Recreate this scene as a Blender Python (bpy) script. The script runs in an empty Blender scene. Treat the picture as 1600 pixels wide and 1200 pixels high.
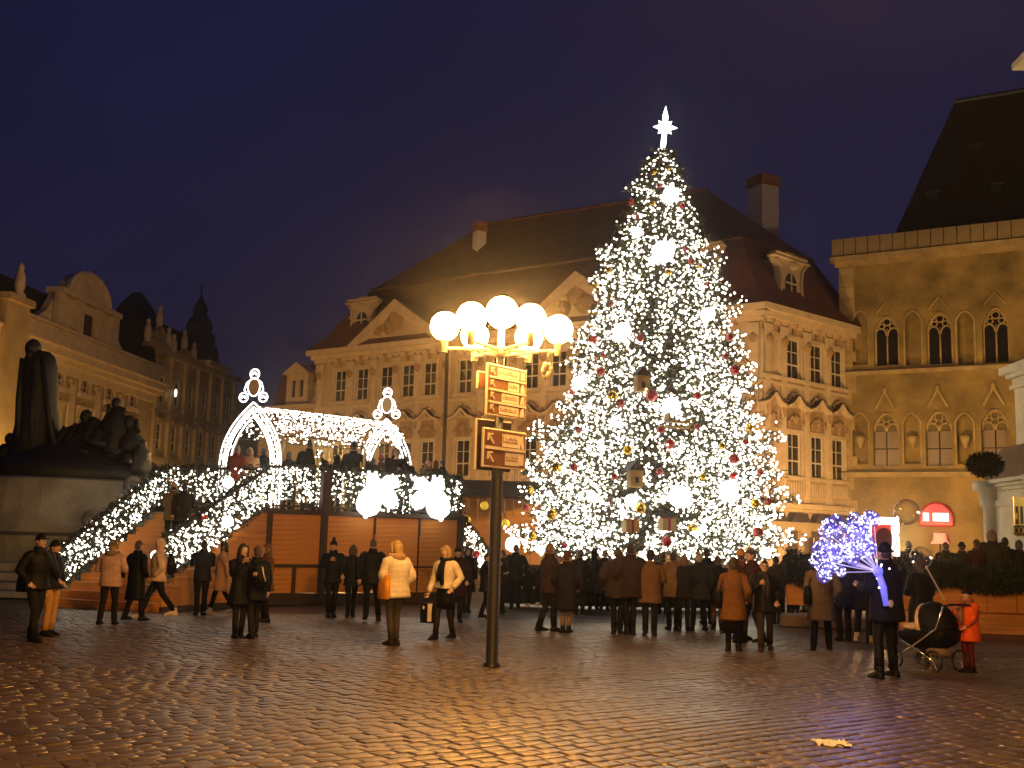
import bpy, bmesh, math, random
import numpy as np
from mathutils import Vector, Matrix
random.seed(7); RNG = np.random.default_rng(11)
SC = bpy.context.scene
COL = SC.collection
# ------------------------------------------------------------------ camera, sky, light, exposure
F, CX, CY = 1700.0, 800.0, 600.0          # lens of the photograph in its own pixels
PITCH, ROLL, CZ = math.radians(7.97), math.radians(1.6), 1.78
cam_d = bpy.data.cameras.new('camera'); cam = bpy.data.objects.new('camera', cam_d); COL.objects.link(cam)
cam_d.sensor_width = 36.0; cam_d.lens = 36.0*F/1600.0; cam_d.clip_start = 0.1; cam_d.clip_end = 3000
CAMR = (Matrix.Rotation(math.pi/2+PITCH, 4, 'X') @ Matrix.Rotation(ROLL, 4, 'Z'))
cam.matrix_world = Matrix.Translation((0, 0, CZ)) @ CAMR
SC.camera = cam
w = bpy.data.worlds.new('World'); SC.world = w; w.use_nodes = True
nt = w.node_tree; bg = nt.nodes['Background']
tc = nt.nodes.new('ShaderNodeTexCoord'); sx = nt.nodes.new('ShaderNodeSeparateXYZ'); cr = nt.nodes.new('ShaderNodeValToRGB')
nt.links.new(tc.outputs['Generated'], sx.inputs[0]); nt.links.new(sx.outputs['Z'], cr.inputs[0]); 
wn = nt.nodes.new('ShaderNodeTexNoise'); wn.inputs['Scale'].default_value = 2.3; wn.inputs['Detail'].default_value = 4; nt.links.new(tc.outputs['Generated'], wn.inputs['Vector'])
wr = nt.nodes.new('ShaderNodeMapRange'); wr.inputs[1].default_value = 0.3; wr.inputs[2].default_value = 0.7; wr.inputs[3].default_value = 0.80; wr.inputs[4].default_value = 1.22; nt.links.new(wn.outputs['Fac'], wr.inputs[0])
wm = nt.nodes.new('ShaderNodeMix'); wm.data_type = 'RGBA'; wm.blend_type = 'MULTIPLY'; wm.inputs[0].default_value = 1.0; nt.links.new(cr.outputs[0], wm.inputs[6]); nt.links.new(wr.outputs[0], wm.inputs[7]); nt.links.new(wm.outputs[2], bg.inputs[0])
cr.color_ramp.elements[0].position = 0.0; cr.color_ramp.elements[0].color = (0.0135, 0.0115, 0.029, 1)
cr.color_ramp.elements[1].position = 0.5; cr.color_ramp.elements[1].color = (0.0075, 0.0085, 0.036, 1)
bg.inputs[1].default_value = 1.0
sun_d = bpy.data.lights.new('sun', 'SUN'); sun_d.energy = 0.004; sun_d.angle = math.radians(20); sun_d.color = (0.7, 0.8, 1.0)
sun = bpy.data.objects.new('sun', sun_d); COL.objects.link(sun); sun.rotation_euler = (math.radians(35), 0, math.radians(20))
SC.view_settings.view_transform = 'Standard'; SC.view_settings.look = 'None'
SC.view_settings.exposure = 0.0; SC.view_settings.gamma = 1.0; SC.view_settings.use_curve_mapping = False
SC.cycles.use_denoising = True
SC.cycles.max_bounces = 6; SC.cycles.diffuse_bounces = 3; SC.cycles.glossy_bounces = 3; SC.cycles.transparent_max_bounces = 12
SC.cycles.sample_clamp_indirect = 4.0
SODIUM = (1.0, 0.50, 0.13)
WARM = (1.0, 0.62, 0.24)

# ------------------------------------------------------------------ rays of the photograph's lens, to survey positions
_R3 = CAMR.to_3x3()
def ray(px, py): return _R3 @ Vector(((px-CX)/F, (CY-py)/F, -1.0))
def P(px, py, Y):
    d = ray(px, py); t = Y/d.y; return Vector((d.x*t, Y, CZ+d.z*t))
def hz(px, py, z=0.0):
    d = ray(px, py); t = (z-CZ)/d.z; return Vector((d.x*t, d.y*t, z))
class Face:                                # a vertical plane: a along it, z up, n outward
    def __init__(s, A, B):
        s.o = Vector((A.x, A.y, 0)); d = Vector((B.x-A.x, B.y-A.y, 0)); s.len = d.length; s.u = d.normalized()
        s.n = Vector((s.u.y, -s.u.x, 0)); s.rz = math.atan2(s.u.y, s.u.x)
    def pt(s, a, z, n=0.0): return s.o + s.u*a + s.n*n + Vector((0, 0, z))
    def hit(s, px, py):
        d = ray(px, py); c = Vector((0, 0, CZ)); t = (s.o-c).dot(s.n)/d.dot(s.n); p = c+d*t
        return (p-s.o).dot(s.u), p.z

# ------------------------------------------------------------------ materials
MATS = {}
def mat(name, col, rough=0.75, metal=0.0, var=0.18, scale=3.0, bump=0.0, emis=None, es=0.0, bscale=None, spec=0.5, stretch=None, sampling=None):
    if name in MATS: return MATS[name]
    m = bpy.data.materials.new(name); m.use_nodes = True; n = m.node_tree.nodes; l = m.node_tree.links
    b = n['Principled BSDF']; b.inputs['Base Color'].default_value = (*col, 1); b.inputs['Roughness'].default_value = rough
    b.inputs['Metallic'].default_value = metal; b.inputs['Specular IOR Level'].default_value = spec
    if var > 0 or bump > 0:
        t = n.new('ShaderNodeTexCoord'); src = t.outputs['Object']
        if stretch:
            mp = n.new('ShaderNodeMapping'); mp.inputs['Scale'].default_value = stretch; l.new(src, mp.inputs[0]); src = mp.outputs[0]
    if var > 0:
        no = n.new('ShaderNodeTexNoise'); no.inputs['Scale'].default_value = scale; no.inputs['Detail'].default_value = 6; no.inputs['Roughness'].default_value = 0.65
        l.new(src, no.inputs['Vector'])
        r = n.new('ShaderNodeValToRGB'); r.color_ramp.elements[0].position = 0.3; r.color_ramp.elements[1].position = 0.72
        r.color_ramp.elements[0].color = (*[c*(1-var) for c in col], 1); r.color_ramp.elements[1].color = (*[min(1, c*(1+var)) for c in col], 1)
        l.new(no.outputs['Fac'], r.inputs[0]); l.new(r.outputs[0], b.inputs['Base Color'])
    if bump > 0:
        n2 = n.new('ShaderNodeTexNoise'); n2.inputs['Scale'].default_value = bscale or scale*6; n2.inputs['Detail'].default_value = 4
        l.new(src, n2.inputs['Vector']); bp = n.new('ShaderNodeBump'); bp.inputs['Strength'].default_value = bump; bp.inputs['Distance'].default_value = 0.03
        l.new(n2.outputs['Fac'], bp.inputs['Height']); l.new(bp.outputs[0], b.inputs['Normal'])
    if emis:
        b.inputs['Emission Color'].default_value = (*emis, 1); b.inputs['Emission Strength'].default_value = es
    if sampling: m.cycles.emission_sampling = sampling
    MATS[name] = m; return m
def attr_mat(name, rough=0.4, attr='tint', bump=0.0, bscale=40, rvar=0.0, spec=0.5):
    if name in MATS: return MATS[name]
    m = bpy.data.materials.new(name); m.use_nodes = True; n = m.node_tree.nodes; l = m.node_tree.links; b = n['Principled BSDF']
    a = n.new('ShaderNodeAttribute'); a.attribute_name = attr; t = n.new('ShaderNodeTexCoord')
    no = n.new('ShaderNodeTexNoise'); no.inputs['Scale'].default_value = 14; no.inputs['Detail'].default_value = 6; l.new(t.outputs['Object'], no.inputs['Vector'])
    mx = n.new('ShaderNodeMix'); mx.data_type = 'RGBA'; mx.blend_type = 'OVERLAY'; mx.inputs[0].default_value = 0.6
    l.new(a.outputs['Color'], mx.inputs[6]); l.new(no.outputs['Fac'], mx.inputs[7]); l.new(mx.outputs[2], b.inputs['Base Color'])
    b.inputs['Roughness'].default_value = rough; b.inputs['Specular IOR Level'].default_value = spec; b.inputs['Coat Weight'].default_value = 0.7; b.inputs['Coat Roughness'].default_value = 0.42; b.inputs['Coat Tint'].default_value = (1, .85, .66, 1); b.inputs['Specular Tint'].default_value = (1, .80, .54, 1)
    if rvar > 0:
        n3 = n.new('ShaderNodeTexNoise'); n3.inputs['Scale'].default_value = 0.55; n3.inputs['Detail'].default_value = 5; l.new(t.outputs['Object'], n3.inputs['Vector'])
        mr = n.new('ShaderNodeMapRange'); mr.inputs[1].default_value = 0.3; mr.inputs[2].default_value = 0.7; mr.inputs[3].default_value = rough-rvar; mr.inputs[4].default_value = rough+rvar
        l.new(n3.outputs['Fac'], mr.inputs[0]); l.new(mr.outputs[0], b.inputs['Roughness'])
    if bump > 0:
        n2 = n.new('ShaderNodeTexNoise'); n2.inputs['Scale'].default_value = bscale; n2.inputs['Detail'].default_value = 3; l.new(t.outputs['Object'], n2.inputs['Vector'])
        bp = n.new('ShaderNodeBump'); bp.inputs['Strength'].default_value = bump; bp.inputs['Distance'].default_value = 0.02
        l.new(n2.outputs['Fac'], bp.inputs['Height']); l.new(bp.outputs[0], b.inputs['Normal'])
    MATS[name] = m; return m
def glass_clear(name, tint=(1, 1, 1), mixf=0.8):
    m = bpy.data.materials.new(name); m.use_nodes = True; n = m.node_tree.nodes; l = m.node_tree.links; o = n['Material Output']; n.remove(n['Principled BSDF'])
    t = n.new('ShaderNodeBsdfTransparent'); t.inputs[0].default_value = (*tint, 1); g = n.new('ShaderNodeBsdfGlossy'); g.inputs['Roughness'].default_value = 0.05
    lw = n.new('ShaderNodeLayerWeight'); lw.inputs[0].default_value = 0.25; mx = n.new('ShaderNodeMixShader')
    l.new(lw.outputs['Facing'], mx.inputs[0]); l.new(t.outputs[0], mx.inputs[1]); l.new(g.outputs[0], mx.inputs[2]); l.new(mx.outputs[0], o.inputs[0]); return m

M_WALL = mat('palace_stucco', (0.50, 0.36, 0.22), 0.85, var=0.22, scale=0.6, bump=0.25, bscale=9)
M_TRIM = mat('palace_trim_stucco', (0.58, 0.43, 0.28), 0.8, var=0.2, scale=1.6, bump=0.3, bscale=10)
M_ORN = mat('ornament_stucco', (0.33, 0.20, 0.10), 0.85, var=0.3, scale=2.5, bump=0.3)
M_ROOF = mat('red_brown_tile', (0.12, 0.026, 0.012), 0.8, var=0.35, scale=1.2, bump=0.6, bscale=6)
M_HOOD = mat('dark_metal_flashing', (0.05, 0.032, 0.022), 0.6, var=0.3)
M_WHITE = mat('white_window_paint', (0.62, 0.52, 0.40), 0.5, var=0.08)
M_PANE = mat('window_glass_dark', (0.016, 0.011, 0.009), 0.08, var=0, spec=0.6)
M_STONE = mat('gothic_stone', (0.25, 0.165, 0.055), 0.9, var=0.55, scale=0.42, bump=0.5, bscale=7)
M_STONE2 = mat('gothic_stone_trim', (0.36, 0.25, 0.11), 0.88, var=0.35, scale=1.2, bump=0.4)
M_BLACKROOF = mat('black_slate', (0.012, 0.011, 0.012), 0.85, var=0.3, scale=2, bump=0.4, spec=0.2)
M_WOOD = mat('larch_boards', (0.55, 0.22, 0.035), 0.65, var=0.3, scale=2.2, bump=0.25, stretch=(0.4, 0.4, 6))
M_DKWOOD = mat('dark_brown_beam', (0.035, 0.018, 0.01), 0.6, var=0.3)
M_IRON = mat('black_iron', (0.014, 0.012, 0.012), 0.4, metal=0.3, var=0.2)
M_BRONZE = mat('dark_bronze', (0.020, 0.018, 0.015), 0.55, metal=0.2, var=0.35, scale=4, bump=0.5)
M_GRANITE = mat('grey_granite', (0.26, 0.25, 0.20), 0.85, var=0.4, scale=1.3, bump=0.6, bscale=12)
M_NEEDLE = mat('fir_needles', (0.042, 0.040, 0.012), 0.7, var=0.4, scale=1.5)
M_BARK = mat('fir_bark', (0.06, 0.04, 0.022), 0.9, var=0.3)
M_LED = mat('fairy_led', (0.9, 0.9, 0.85), 0.4, var=0, emis=(1.0, 0.91, 0.72), es=7.5)
M_LEDT = mat('tree_led', (0.9, 0.9, 0.85), 0.4, var=0, emis=(1.0, 0.91, 0.72), es=8.0)
M_TUBE = mat('white_light_tube', (0.9, 0.9, 0.9), 0.4, var=0, emis=(1.0, 0.96, 0.88), es=4.5)
M_BELL = mat('white_lit_figure', (0.9, 0.9, 0.9), 0.4, var=0, emis=(1.0, 0.94, 0.82), es=3.2)

# ------------------------------------------------------------------ geometry collector
class G:
    def __init__(s): s.v = []; s.f = []; s.m = []
    def add(s, vs, fs, mi=0):
        k = len(s.v); s.v.extend(Vector(q) for q in vs); s.f.extend(tuple(i+k for i in f) for f in fs); s.m.extend([mi]*len(fs)); return k
    def box(s, c, d, R=None, mi=0):
        c = Vector(c); x, y, z = d[0]/2, d[1]/2, d[2]/2
        vs = [Vector((i*x, j*y, k*z)) for i in (-1, 1) for j in (-1, 1) for k in (-1, 1)]
        if R is not None: vs = [R @ q for q in vs]
        s.add([q+c for q in vs], [(0, 1, 3, 2), (4, 6, 7, 5), (0, 4, 5, 1), (2, 3, 7, 6), (0, 2, 6, 4), (1, 5, 7, 3)], mi)
    def fbox(s, fr, a0, a1, z0, z1, n0, n1, mi=0):
        vs = [fr.pt(a, z, n) for a in (a0, a1) for n in (n1, n0) for z in (z0, z1)]
        s.add(vs, [(0, 1, 3, 2), (4, 6, 7, 5), (0, 4, 5, 1), (2, 3, 7, 6), (0, 2, 6, 4), (1, 5, 7, 3)], mi)
    def fprism(s, fr, poly, n0, n1, mi=0):
        k = len(poly); vs = [fr.pt(a, z, n1) for a, z in poly]+[fr.pt(a, z, n0) for a, z in poly]
        s.add(vs, [tuple(range(k)), tuple(range(2*k-1, k-1, -1))]+[(i, (i+1) % k+0, (i+1) % k+k, i+k)[::-1] for i in range(k)], mi)
    def loft(s, rings, c0=True, c1=True, mi=0):
        n = len(rings[0]); k = len(s.v); s.v.extend(Vector(q) for r in rings for q in r)
        for i in range(len(rings)-1):
            for j in range(n):
                a = k+i*n+j; b = k+i*n+(j+1) % n; s.f.append((a, b, b+n, a+n)); s.m.append(mi)
        if c0: s.f.append(tuple(k+j for j in range(n))[::-1]); s.m.append(mi)
        if c1: s.f.append(tuple(k+(len(rings)-1)*n+j for j in range(n))); s.m.append(mi)
    def tube(s, pts, r, n=8, mi=0, cap=True, closed=False):
        pts = [Vector(q) for q in pts]; rs = r if isinstance(r, (list, tuple)) else [r]*len(pts); rings = []; prev = None
        N = len(pts)
        for i, q in enumerate(pts):
            if closed: t = pts[(i+1) % N]-pts[i-1]
            else: t = pts[min(i+1, N-1)]-pts[max(i-1, 0)]
            t = t.normalized() if t.length > 1e-9 else Vector((0, 0, 1))
            if prev is None:
                ref = Vector((0, 0, 1)) if abs(t.z) < 0.9 else Vector((0, 1, 0)); a = t.cross(ref).normalized()
            else: a = (prev-t*prev.dot(t)).normalized()
            prev = a; b = t.cross(a)
            rings.append([q+a*(rs[i]*math.cos(2*math.pi*j/n))+b*(rs[i]*math.sin(2*math.pi*j/n)) for j in range(n)])
        if closed: rings.append(rings[0]); cap = False
        s.loft(rings, cap, cap, mi)
    def lathe(s, prof, c=(0, 0, 0), n=16, R=None, mi=0):
        c = Vector(c); rings = []
        for r, z in prof:
            ring = [Vector((r*math.cos(2*math.pi*j/n), r*math.sin(2*math.pi*j/n), z)) for j in range(n)]
            if R is not None: ring = [R @ q for q in ring]
            rings.append([q+c for q in ring])
        s.loft(rings, True, True, mi)
    def ball(s, c, r, nu=12, nv=8, R=None, mi=0, fn=None):
        c = Vector(c); r = (r, r, r) if isinstance(r, (int, float)) else r; rings = []
        for i in range(1, nv):
            th = math.pi*i/nv; ring = []
            for j in range(nu):
                ph = 2*math.pi*j/nu; q = Vector((r[0]*math.sin(th)*math.cos(ph), r[1]*math.sin(th)*math.sin(ph), -r[2]*math.cos(th)))
                if fn: q = fn(q)
                if R is not None: q = R @ q
                ring.append(q+c)
            rings.append(ring)
        bt = Vector((0, 0, -r[2])); tp = Vector((0, 0, r[2]))
        if fn: bt, tp = fn(bt), fn(tp)
        if R is not None: bt, tp = R @ bt, R @ tp
        k = len(s.v); s.loft(rings, False, False, mi)
        kb = len(s.v); s.v.append(bt+c); s.v.append(tp+c)
        for j in range(nu):
            s.f.append((kb, k+(j+1) % nu, k+j)); s.m.append(mi)
            e = k+(nv-2)*nu; s.f.append((kb+1, e+j, e+(j+1) % nu)); s.m.append(mi)
    def mesh(s, name, mats, off=Vector((0, 0, 0)), smooth=False, rz=0.0):
        me = bpy.data.meshes.new(name)
        if rz:
            Ri = Matrix.Rotation(-rz, 3, 'Z'); vs = [Ri @ (q-off) for q in s.v]
        else: vs = [q-off for q in s.v]
        me.from_pydata(vs, [], s.f)
        for m in (mats if isinstance(mats, (list, tuple)) else [mats]): me.materials.append(m)
        me.polygons.foreach_set('material_index', s.m)
        if smooth: me.polygons.foreach_set('use_smooth', [True]*len(s.f))
        me.update(); return me
    def build(s, name, mats, parent=None, smooth=False, local=False, off=None):
        o = bpy.data.objects.new(name, None) if False else None
        base = Vector((0, 0, 0)) if (local or parent is None) else wloc(parent)
        if off is not None and parent is None: base = Vector(off)
        me = s.mesh(name, mats, base, smooth); o = bpy.data.objects.new(name, me); COL.objects.link(o)
        if parent is not None: o.parent = parent
        elif off is not None: o.location = off
        return o
def wloc(o):
    q = Vector((0, 0, 0))
    while o is not None: q = q+o.location; o = o.parent
    return q
def thing(name, label, cat, loc=(0, 0, 0), rz=0.0, group=None):
    o = bpy.data.objects.new(name, None); o.empty_display_size = 0.2; COL.objects.link(o); o.location = loc; o.rotation_euler = (0, 0, rz)
    return tag(o, label, cat, group)
def tag(o, label=None, cat=None, group=None, kind=None):
    if label: o['label'] = label
    if cat: o['category'] = cat
    if group: o['group'] = group
    if kind: o['kind'] = kind
    return o
def inst(name, me, parent, loc, rz=0.0, scale=None):
    o = bpy.data.objects.new(name, me); COL.objects.link(o); o.parent = parent; o.location = Vector(loc)-(wloc(parent) if parent else Vector((0, 0, 0)))
    o.rotation_euler = (0, 0, rz)
    if scale: o.scale = scale
    return o
def np_obj(name, V, Fc, m, parent=None, smooth=False, tint=None):
    """fast mesh from numpy: V (n,3), Fc (k,3|4)"""
    V = np.asarray(V, dtype=np.float32); Fc = np.asarray(Fc, dtype=np.int32); me = bpy.data.meshes.new(name)
    if parent is not None: V = V-np.array(wloc(parent), dtype=np.float32)
    me.vertices.add(len(V)); me.vertices.foreach_set('co', V.ravel()); k = Fc.shape[1]
    me.loops.add(Fc.size); me.loops.foreach_set('vertex_index', Fc.ravel()); me.polygons.add(len(Fc))
    me.polygons.foreach_set('loop_start', np.arange(0, Fc.size, k, dtype=np.int32))
    if smooth: me.polygons.foreach_set('use_smooth', np.ones(len(Fc), dtype=bool))
    me.update(calc_edges=True); me.validate(); me.materials.append(m)
    if tint is not None:
        a = me.attributes.new('tint', 'FLOAT_COLOR', 'POINT'); a.data.foreach_set('color', np.asarray(tint, dtype=np.float32).ravel())
    o = bpy.data.objects.new(name, me); COL.objects.link(o)
    if parent is not None: o.parent = parent
    return o
OCT_V = np.array([(1, 0, 0), (-1, 0, 0), (0, 1, 0), (0, -1, 0), (0, 0, 1), (0, 0, -1)], dtype=np.float32)
OCT_F = np.array([(0, 2, 4), (2, 1, 4), (1, 3, 4), (3, 0, 4), (2, 0, 5), (1, 2, 5), (3, 1, 5), (0, 3, 5)], dtype=np.int32)
def leds(pts, r, m, parent, name='fairy_lights'):
    pts = np.asarray(pts, dtype=np.float32); n = len(pts); rr = (np.asarray(r)*(1+0.0*pts[:, 0])) if np.isscalar(r) else np.asarray(r)
    V = (pts[:, None, :]+OCT_V[None]*rr[:, None, None]).reshape(-1, 3); Fc = (OCT_F[None]+(np.arange(n)*6)[:, None, None]).reshape(-1, 3)
    o = np_obj(name, V, Fc, m, parent); o['kind'] = 'stuff'; return o
def sprays(base, dirs, ln, wd, m, parent, name='foliage'):
    """narrow leaf triangles: base (n,3), dirs (n,3) unit"""
    base = np.asarray(base, dtype=np.float32); dirs = np.asarray(dirs, dtype=np.float32); n = len(base)
    side = np.cross(dirs, RNG.normal(size=(n, 3))); side /= np.linalg.norm(side, axis=1)[:, None]+1e-9
    ln = np.asarray(ln)[:, None] if np.ndim(ln) else ln; wd = np.asarray(wd)[:, None] if np.ndim(wd) else wd
    V = np.stack([base-side*wd, base+side*wd, base+dirs*ln], axis=1).reshape(-1, 3); Fc = np.arange(3*n).reshape(-1, 3)
    o = np_obj(name, V, Fc, m, parent); o['kind'] = 'stuff'; return o
def point_light(name, loc, energy, col=SODIUM, r=0.25):
    d = bpy.data.lights.new(name, 'POINT'); d.energy = energy; d.color = col; d.shadow_soft_size = r
    o = bpy.data.objects.new(name, d); COL.objects.link(o); o.location = loc; return o
def spot_light(name, loc, target, energy, col=SODIUM, ang=80, r=0.3, blend=0.6):
    d = bpy.data.lights.new(name, 'SPOT'); d.energy = energy; d.color = col; d.shadow_soft_size = r; d.spot_size = math.radians(ang); d.spot_blend = blend
    o = bpy.data.objects.new(name, d); COL.objects.link(o); o.location = loc
    o.rotation_euler = (Vector(target)-Vector(loc)).to_track_quat('-Z', 'Y').to_euler(); return o

def holed_wall(g, fr, a0, a1, z0, z1, holes, depth=0.25, mi=0, n=0.0):
    A = sorted(set([a0, a1]+[q for h in holes for q in h[:2]])); Z = sorted(set([z0, z1]+[q for h in holes for q in h[2:4]]))
    for i in range(len(A)-1):
        for j in range(len(Z)-1):
            ca, cz = (A[i]+A[i+1])/2, (Z[j]+Z[j+1])/2
            if any(h[0] < ca < h[1] and h[2] < cz < h[3] for h in holes): continue
            g.add([fr.pt(A[i], Z[j], n), fr.pt(A[i+1], Z[j], n), fr.pt(A[i+1], Z[j+1], n), fr.pt(A[i], Z[j+1], n)], [(0, 1, 2, 3)], mi)
    for h in holes:
        b = [(h[0], h[2]), (h[1], h[2]), (h[1], h[3]), (h[0], h[3])]
        for k in range(4):
            p, q = b[k], b[(k+1) % 4]; g.add([fr.pt(*p, n), fr.pt(*p, n-depth), fr.pt(*q, n-depth), fr.pt(*q, n)], [(0, 1, 2, 3)], mi)
_WM = {}
def window(parent, fr, a, z0, wd, ht, cols=2, rows=(0.0, 0.36, 0.68, 1.0), depth=0.16, m=None, n=0.0, pm=None, bar=0.07):
    """a casement: frame mesh in its own part, each pane a sub-part"""
    key = (round(wd, 2), round(ht, 2), cols, rows, bar, (m or M_WHITE).name)
    if key not in _WM:
        g = G(); e = bar
        for k in range(cols+1):
            x = -wd/2+wd*k/cols; t = e*1.25 if k in (0, cols) else e*0.8; xx = min(max(x, -wd/2+t/2), wd/2-t/2); g.box((xx, 0, ht/2), (t, 0.09, ht))
        for k, q in enumerate(rows):
            t = e*1.3 if k in (0, 1, len(rows)-1) else e*0.6; zz = min(max(q*ht, t/2), ht-t/2); g.box((0, -0.006, zz), (wd-0.01, 0.10, t))
        panes = []
        for j in range(len(rows)-1):
            p = G(); h = (rows[j+1]-rows[j])*ht; w_ = wd/cols
            p.box((0, 0, h/2), (w_*0.97, 0.02, h*0.97)); panes.append(p.mesh('pane', pm or M_PANE))
        _WM[key] = (g.mesh('window', m or M_WHITE), panes)
    fm, panes = _WM[key]
    o = inst('window', fm, parent, fr.pt(a, z0, n-depth), fr.rz)
    for j, pmsh in enumerate(panes):
        for k in range(cols):
            q = bpy.data.objects.new('pane', pmsh); COL.objects.link(q); q.parent = o; q.location = (-wd/2+wd*(k+0.5)/cols, 0.02, rows[j]*ht)
            q.rotation_euler = (RNG.normal()*0.006, 0, RNG.normal()*0.012)
    return o
# ================================================================== GROUND
def cobbles():
    g = G(); g.add([(-400, -60, -0.02), (400, -60, -0.02), (400, 700, -0.02), (-400, 700, -0.02)], [(0, 1, 2, 3)])
    m = bpy.data.materials.new('wet_paving'); m.use_nodes = True; n = m.node_tree.nodes; l = m.node_tree.links; b = n['Principled BSDF']
    t = n.new('ShaderNodeTexCoord'); mp = n.new('ShaderNodeMapping'); mp.inputs['Rotation'].default_value = (0, 0, math.radians(-38)); l.new(t.outputs['Object'], mp.inputs[0])
    br = n.new('ShaderNodeTexBrick'); br.inputs['Scale'].default_value = 1.0; br.inputs['Brick Width'].default_value = 0.22; br.inputs['Row Height'].default_value = 0.16
    br.inputs['Mortar Size'].default_value = 0.016; br.inputs['Color1'].default_value = (0.042, 0.034, 0.025, 1); br.inputs['Color2'].default_value = (0.065, 0.052, 0.038, 1); br.inputs['Mortar'].default_value = (0.02, 0.016, 0.012, 1)
    l.new(mp.outputs[0], br.inputs['Vector']); l.new(br.outputs['Color'], b.inputs['Base Color']); b.inputs['Specular Tint'].default_value = (1, .80, .54, 1)
    no = n.new('ShaderNodeTexNoise'); no.inputs['Scale'].default_value = 0.5; no.inputs['Detail'].default_value = 5; l.new(t.outputs['Object'], no.inputs['Vector'])
    mr = n.new('ShaderNodeMapRange'); mr.inputs[1].default_value = 0.3; mr.inputs[2].default_value = 0.7; mr.inputs[3].default_value = 0.34; mr.inputs[4].default_value = 0.52
    l.new(no.outputs['Fac'], mr.inputs[0]); l.new(mr.outputs[0], b.inputs['Roughness'])
    n2 = n.new('ShaderNodeTexNoise'); n2.inputs['Scale'].default_value = 6; n2.inputs['Detail'].default_value = 4; l.new(t.outputs['Object'], n2.inputs['Vector'])
    ad = n.new('ShaderNodeMath'); ad.operation = 'SUBTRACT'; l.new(n2.outputs['Fac'], ad.inputs[0]); l.new(br.outputs['Fac'], ad.inputs[1])
    bp = n.new('ShaderNodeBump'); bp.inputs['Strength'].default_value = 0.5; bp.inputs['Distance'].default_value = 0.03; l.new(ad.outputs[0], bp.inputs['Height']); l.new(bp.outputs[0], b.inputs['Normal'])
    gr = g.build('ground', m); tag(gr, 'wet dark cobbled square reflecting the lamp and the lit tree', kind='structure')
    # individual setts, laid in rows at 38 degrees
    ca, sa = math.cos(math.radians(38)), math.sin(math.radians(38)); stones = []
    pitch = 0.16
    for r in range(-280, 330):
        y = r*pitch; x = -40+RNG.random()*0.25
        while x < 45:
            L = 0.17+RNG.random()*0.09; cx, cy = x+L/2, y; X, Y = cx*ca-cy*sa, cx*sa+cy*ca; x += L+0.010
            if 7.4 < Y < 24 and abs(X) < 0.49*Y+0.7: stones.append((X, Y, L, pitch-0.010))
    stones.sort(key=lambda q: q[1]-0.1*abs(q[0]))
    m2 = attr_mat('wet_sett', 0.48, bump=0.2, bscale=16, rvar=0.14, spec=0.9)
    near = stones[:300]; rest = stones[300:]
    def sett(L, W):
        a, b = L/2, W/2; i, j = a-0.02, b-0.02
        return [(-a, -b, -0.05), (a, -b, -0.05), (a, b, -0.05), (-a, b, -0.05), (-a, -b, -0.0045), (a, -b, -0.0045), (a, b, -0.0045), (-a, b, -0.0045), (-i, -j, 0), (i, -j, 0), (i, j, 0), (-i, j, 0)]
    SF = [(0, 1, 5, 4), (1, 2, 6, 5), (2, 3, 7, 6), (3, 0, 4, 7), (4, 5, 9, 8), (5, 6, 10, 9), (6, 7, 11, 10), (7, 4, 8, 11), (8, 9, 10, 11)]
    def tone(): t = 0.048*(1+RNG.normal()*0.25); t = max(0.03, t); return (t*1.25, t*0.92, t*0.55, 1)
    def pose(X, Y):
        R = Matrix.Rotation(math.radians(38)+RNG.normal()*0.025, 3, 'Z') @ Matrix.Rotation(RNG.normal()*0.008, 3, 'X') @ Matrix.Rotation(RNG.normal()*0.008, 3, 'Y')
        und = 0.012*math.sin(X*0.9+Y*0.6)+0.010*math.sin(X*0.37-Y*1.1)
        return R, und+RNG.normal()*0.0025
    protos = []
    for k in range(14):
        me = bpy.data.meshes.new('cobblestone'); me.from_pydata(sett(0.17+0.09*(k % 7)/6, pitch-0.010), [], SF); me.materials.append(m2)
        a = me.attributes.new('tint', 'FLOAT_COLOR', 'POINT'); c = tone(); a.data.foreach_set('color', np.array([c]*12, dtype=np.float32).ravel()); protos.append(me)
    for X, Y, L, W in near:
        k = min(6, max(0, round((L-0.17)/0.09*6)))+7*int(RNG.random() < 0.5); R, z = pose(X, Y)
        o = bpy.data.objects.new('cobblestone', protos[k]); COL.objects.link(o); o.parent = gr; o.location = (X, Y, z+0.012); o.rotation_euler = R.to_euler()
    V, T = [], []
    for X, Y, L, W in rest:
        R, z = pose(X, Y); c = tone(); fade = min(1, max(0, (24-Y)/4))
        for q in sett(L, W): p = R @ Vector(q); V.append((p.x+X, p.y+Y, p.z+(z+0.012)*fade-0.012*(1-fade))); T.append(c)
    Fq = (np.array(SF)[None]+(np.arange(len(rest))*12)[:, None, None]).reshape(-1, 4)
    o = np_obj('cobblestones', V, Fq, m2, gr, tint=T); o['kind'] = 'stuff'
    return gr
GROUND = cobbles()

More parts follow.
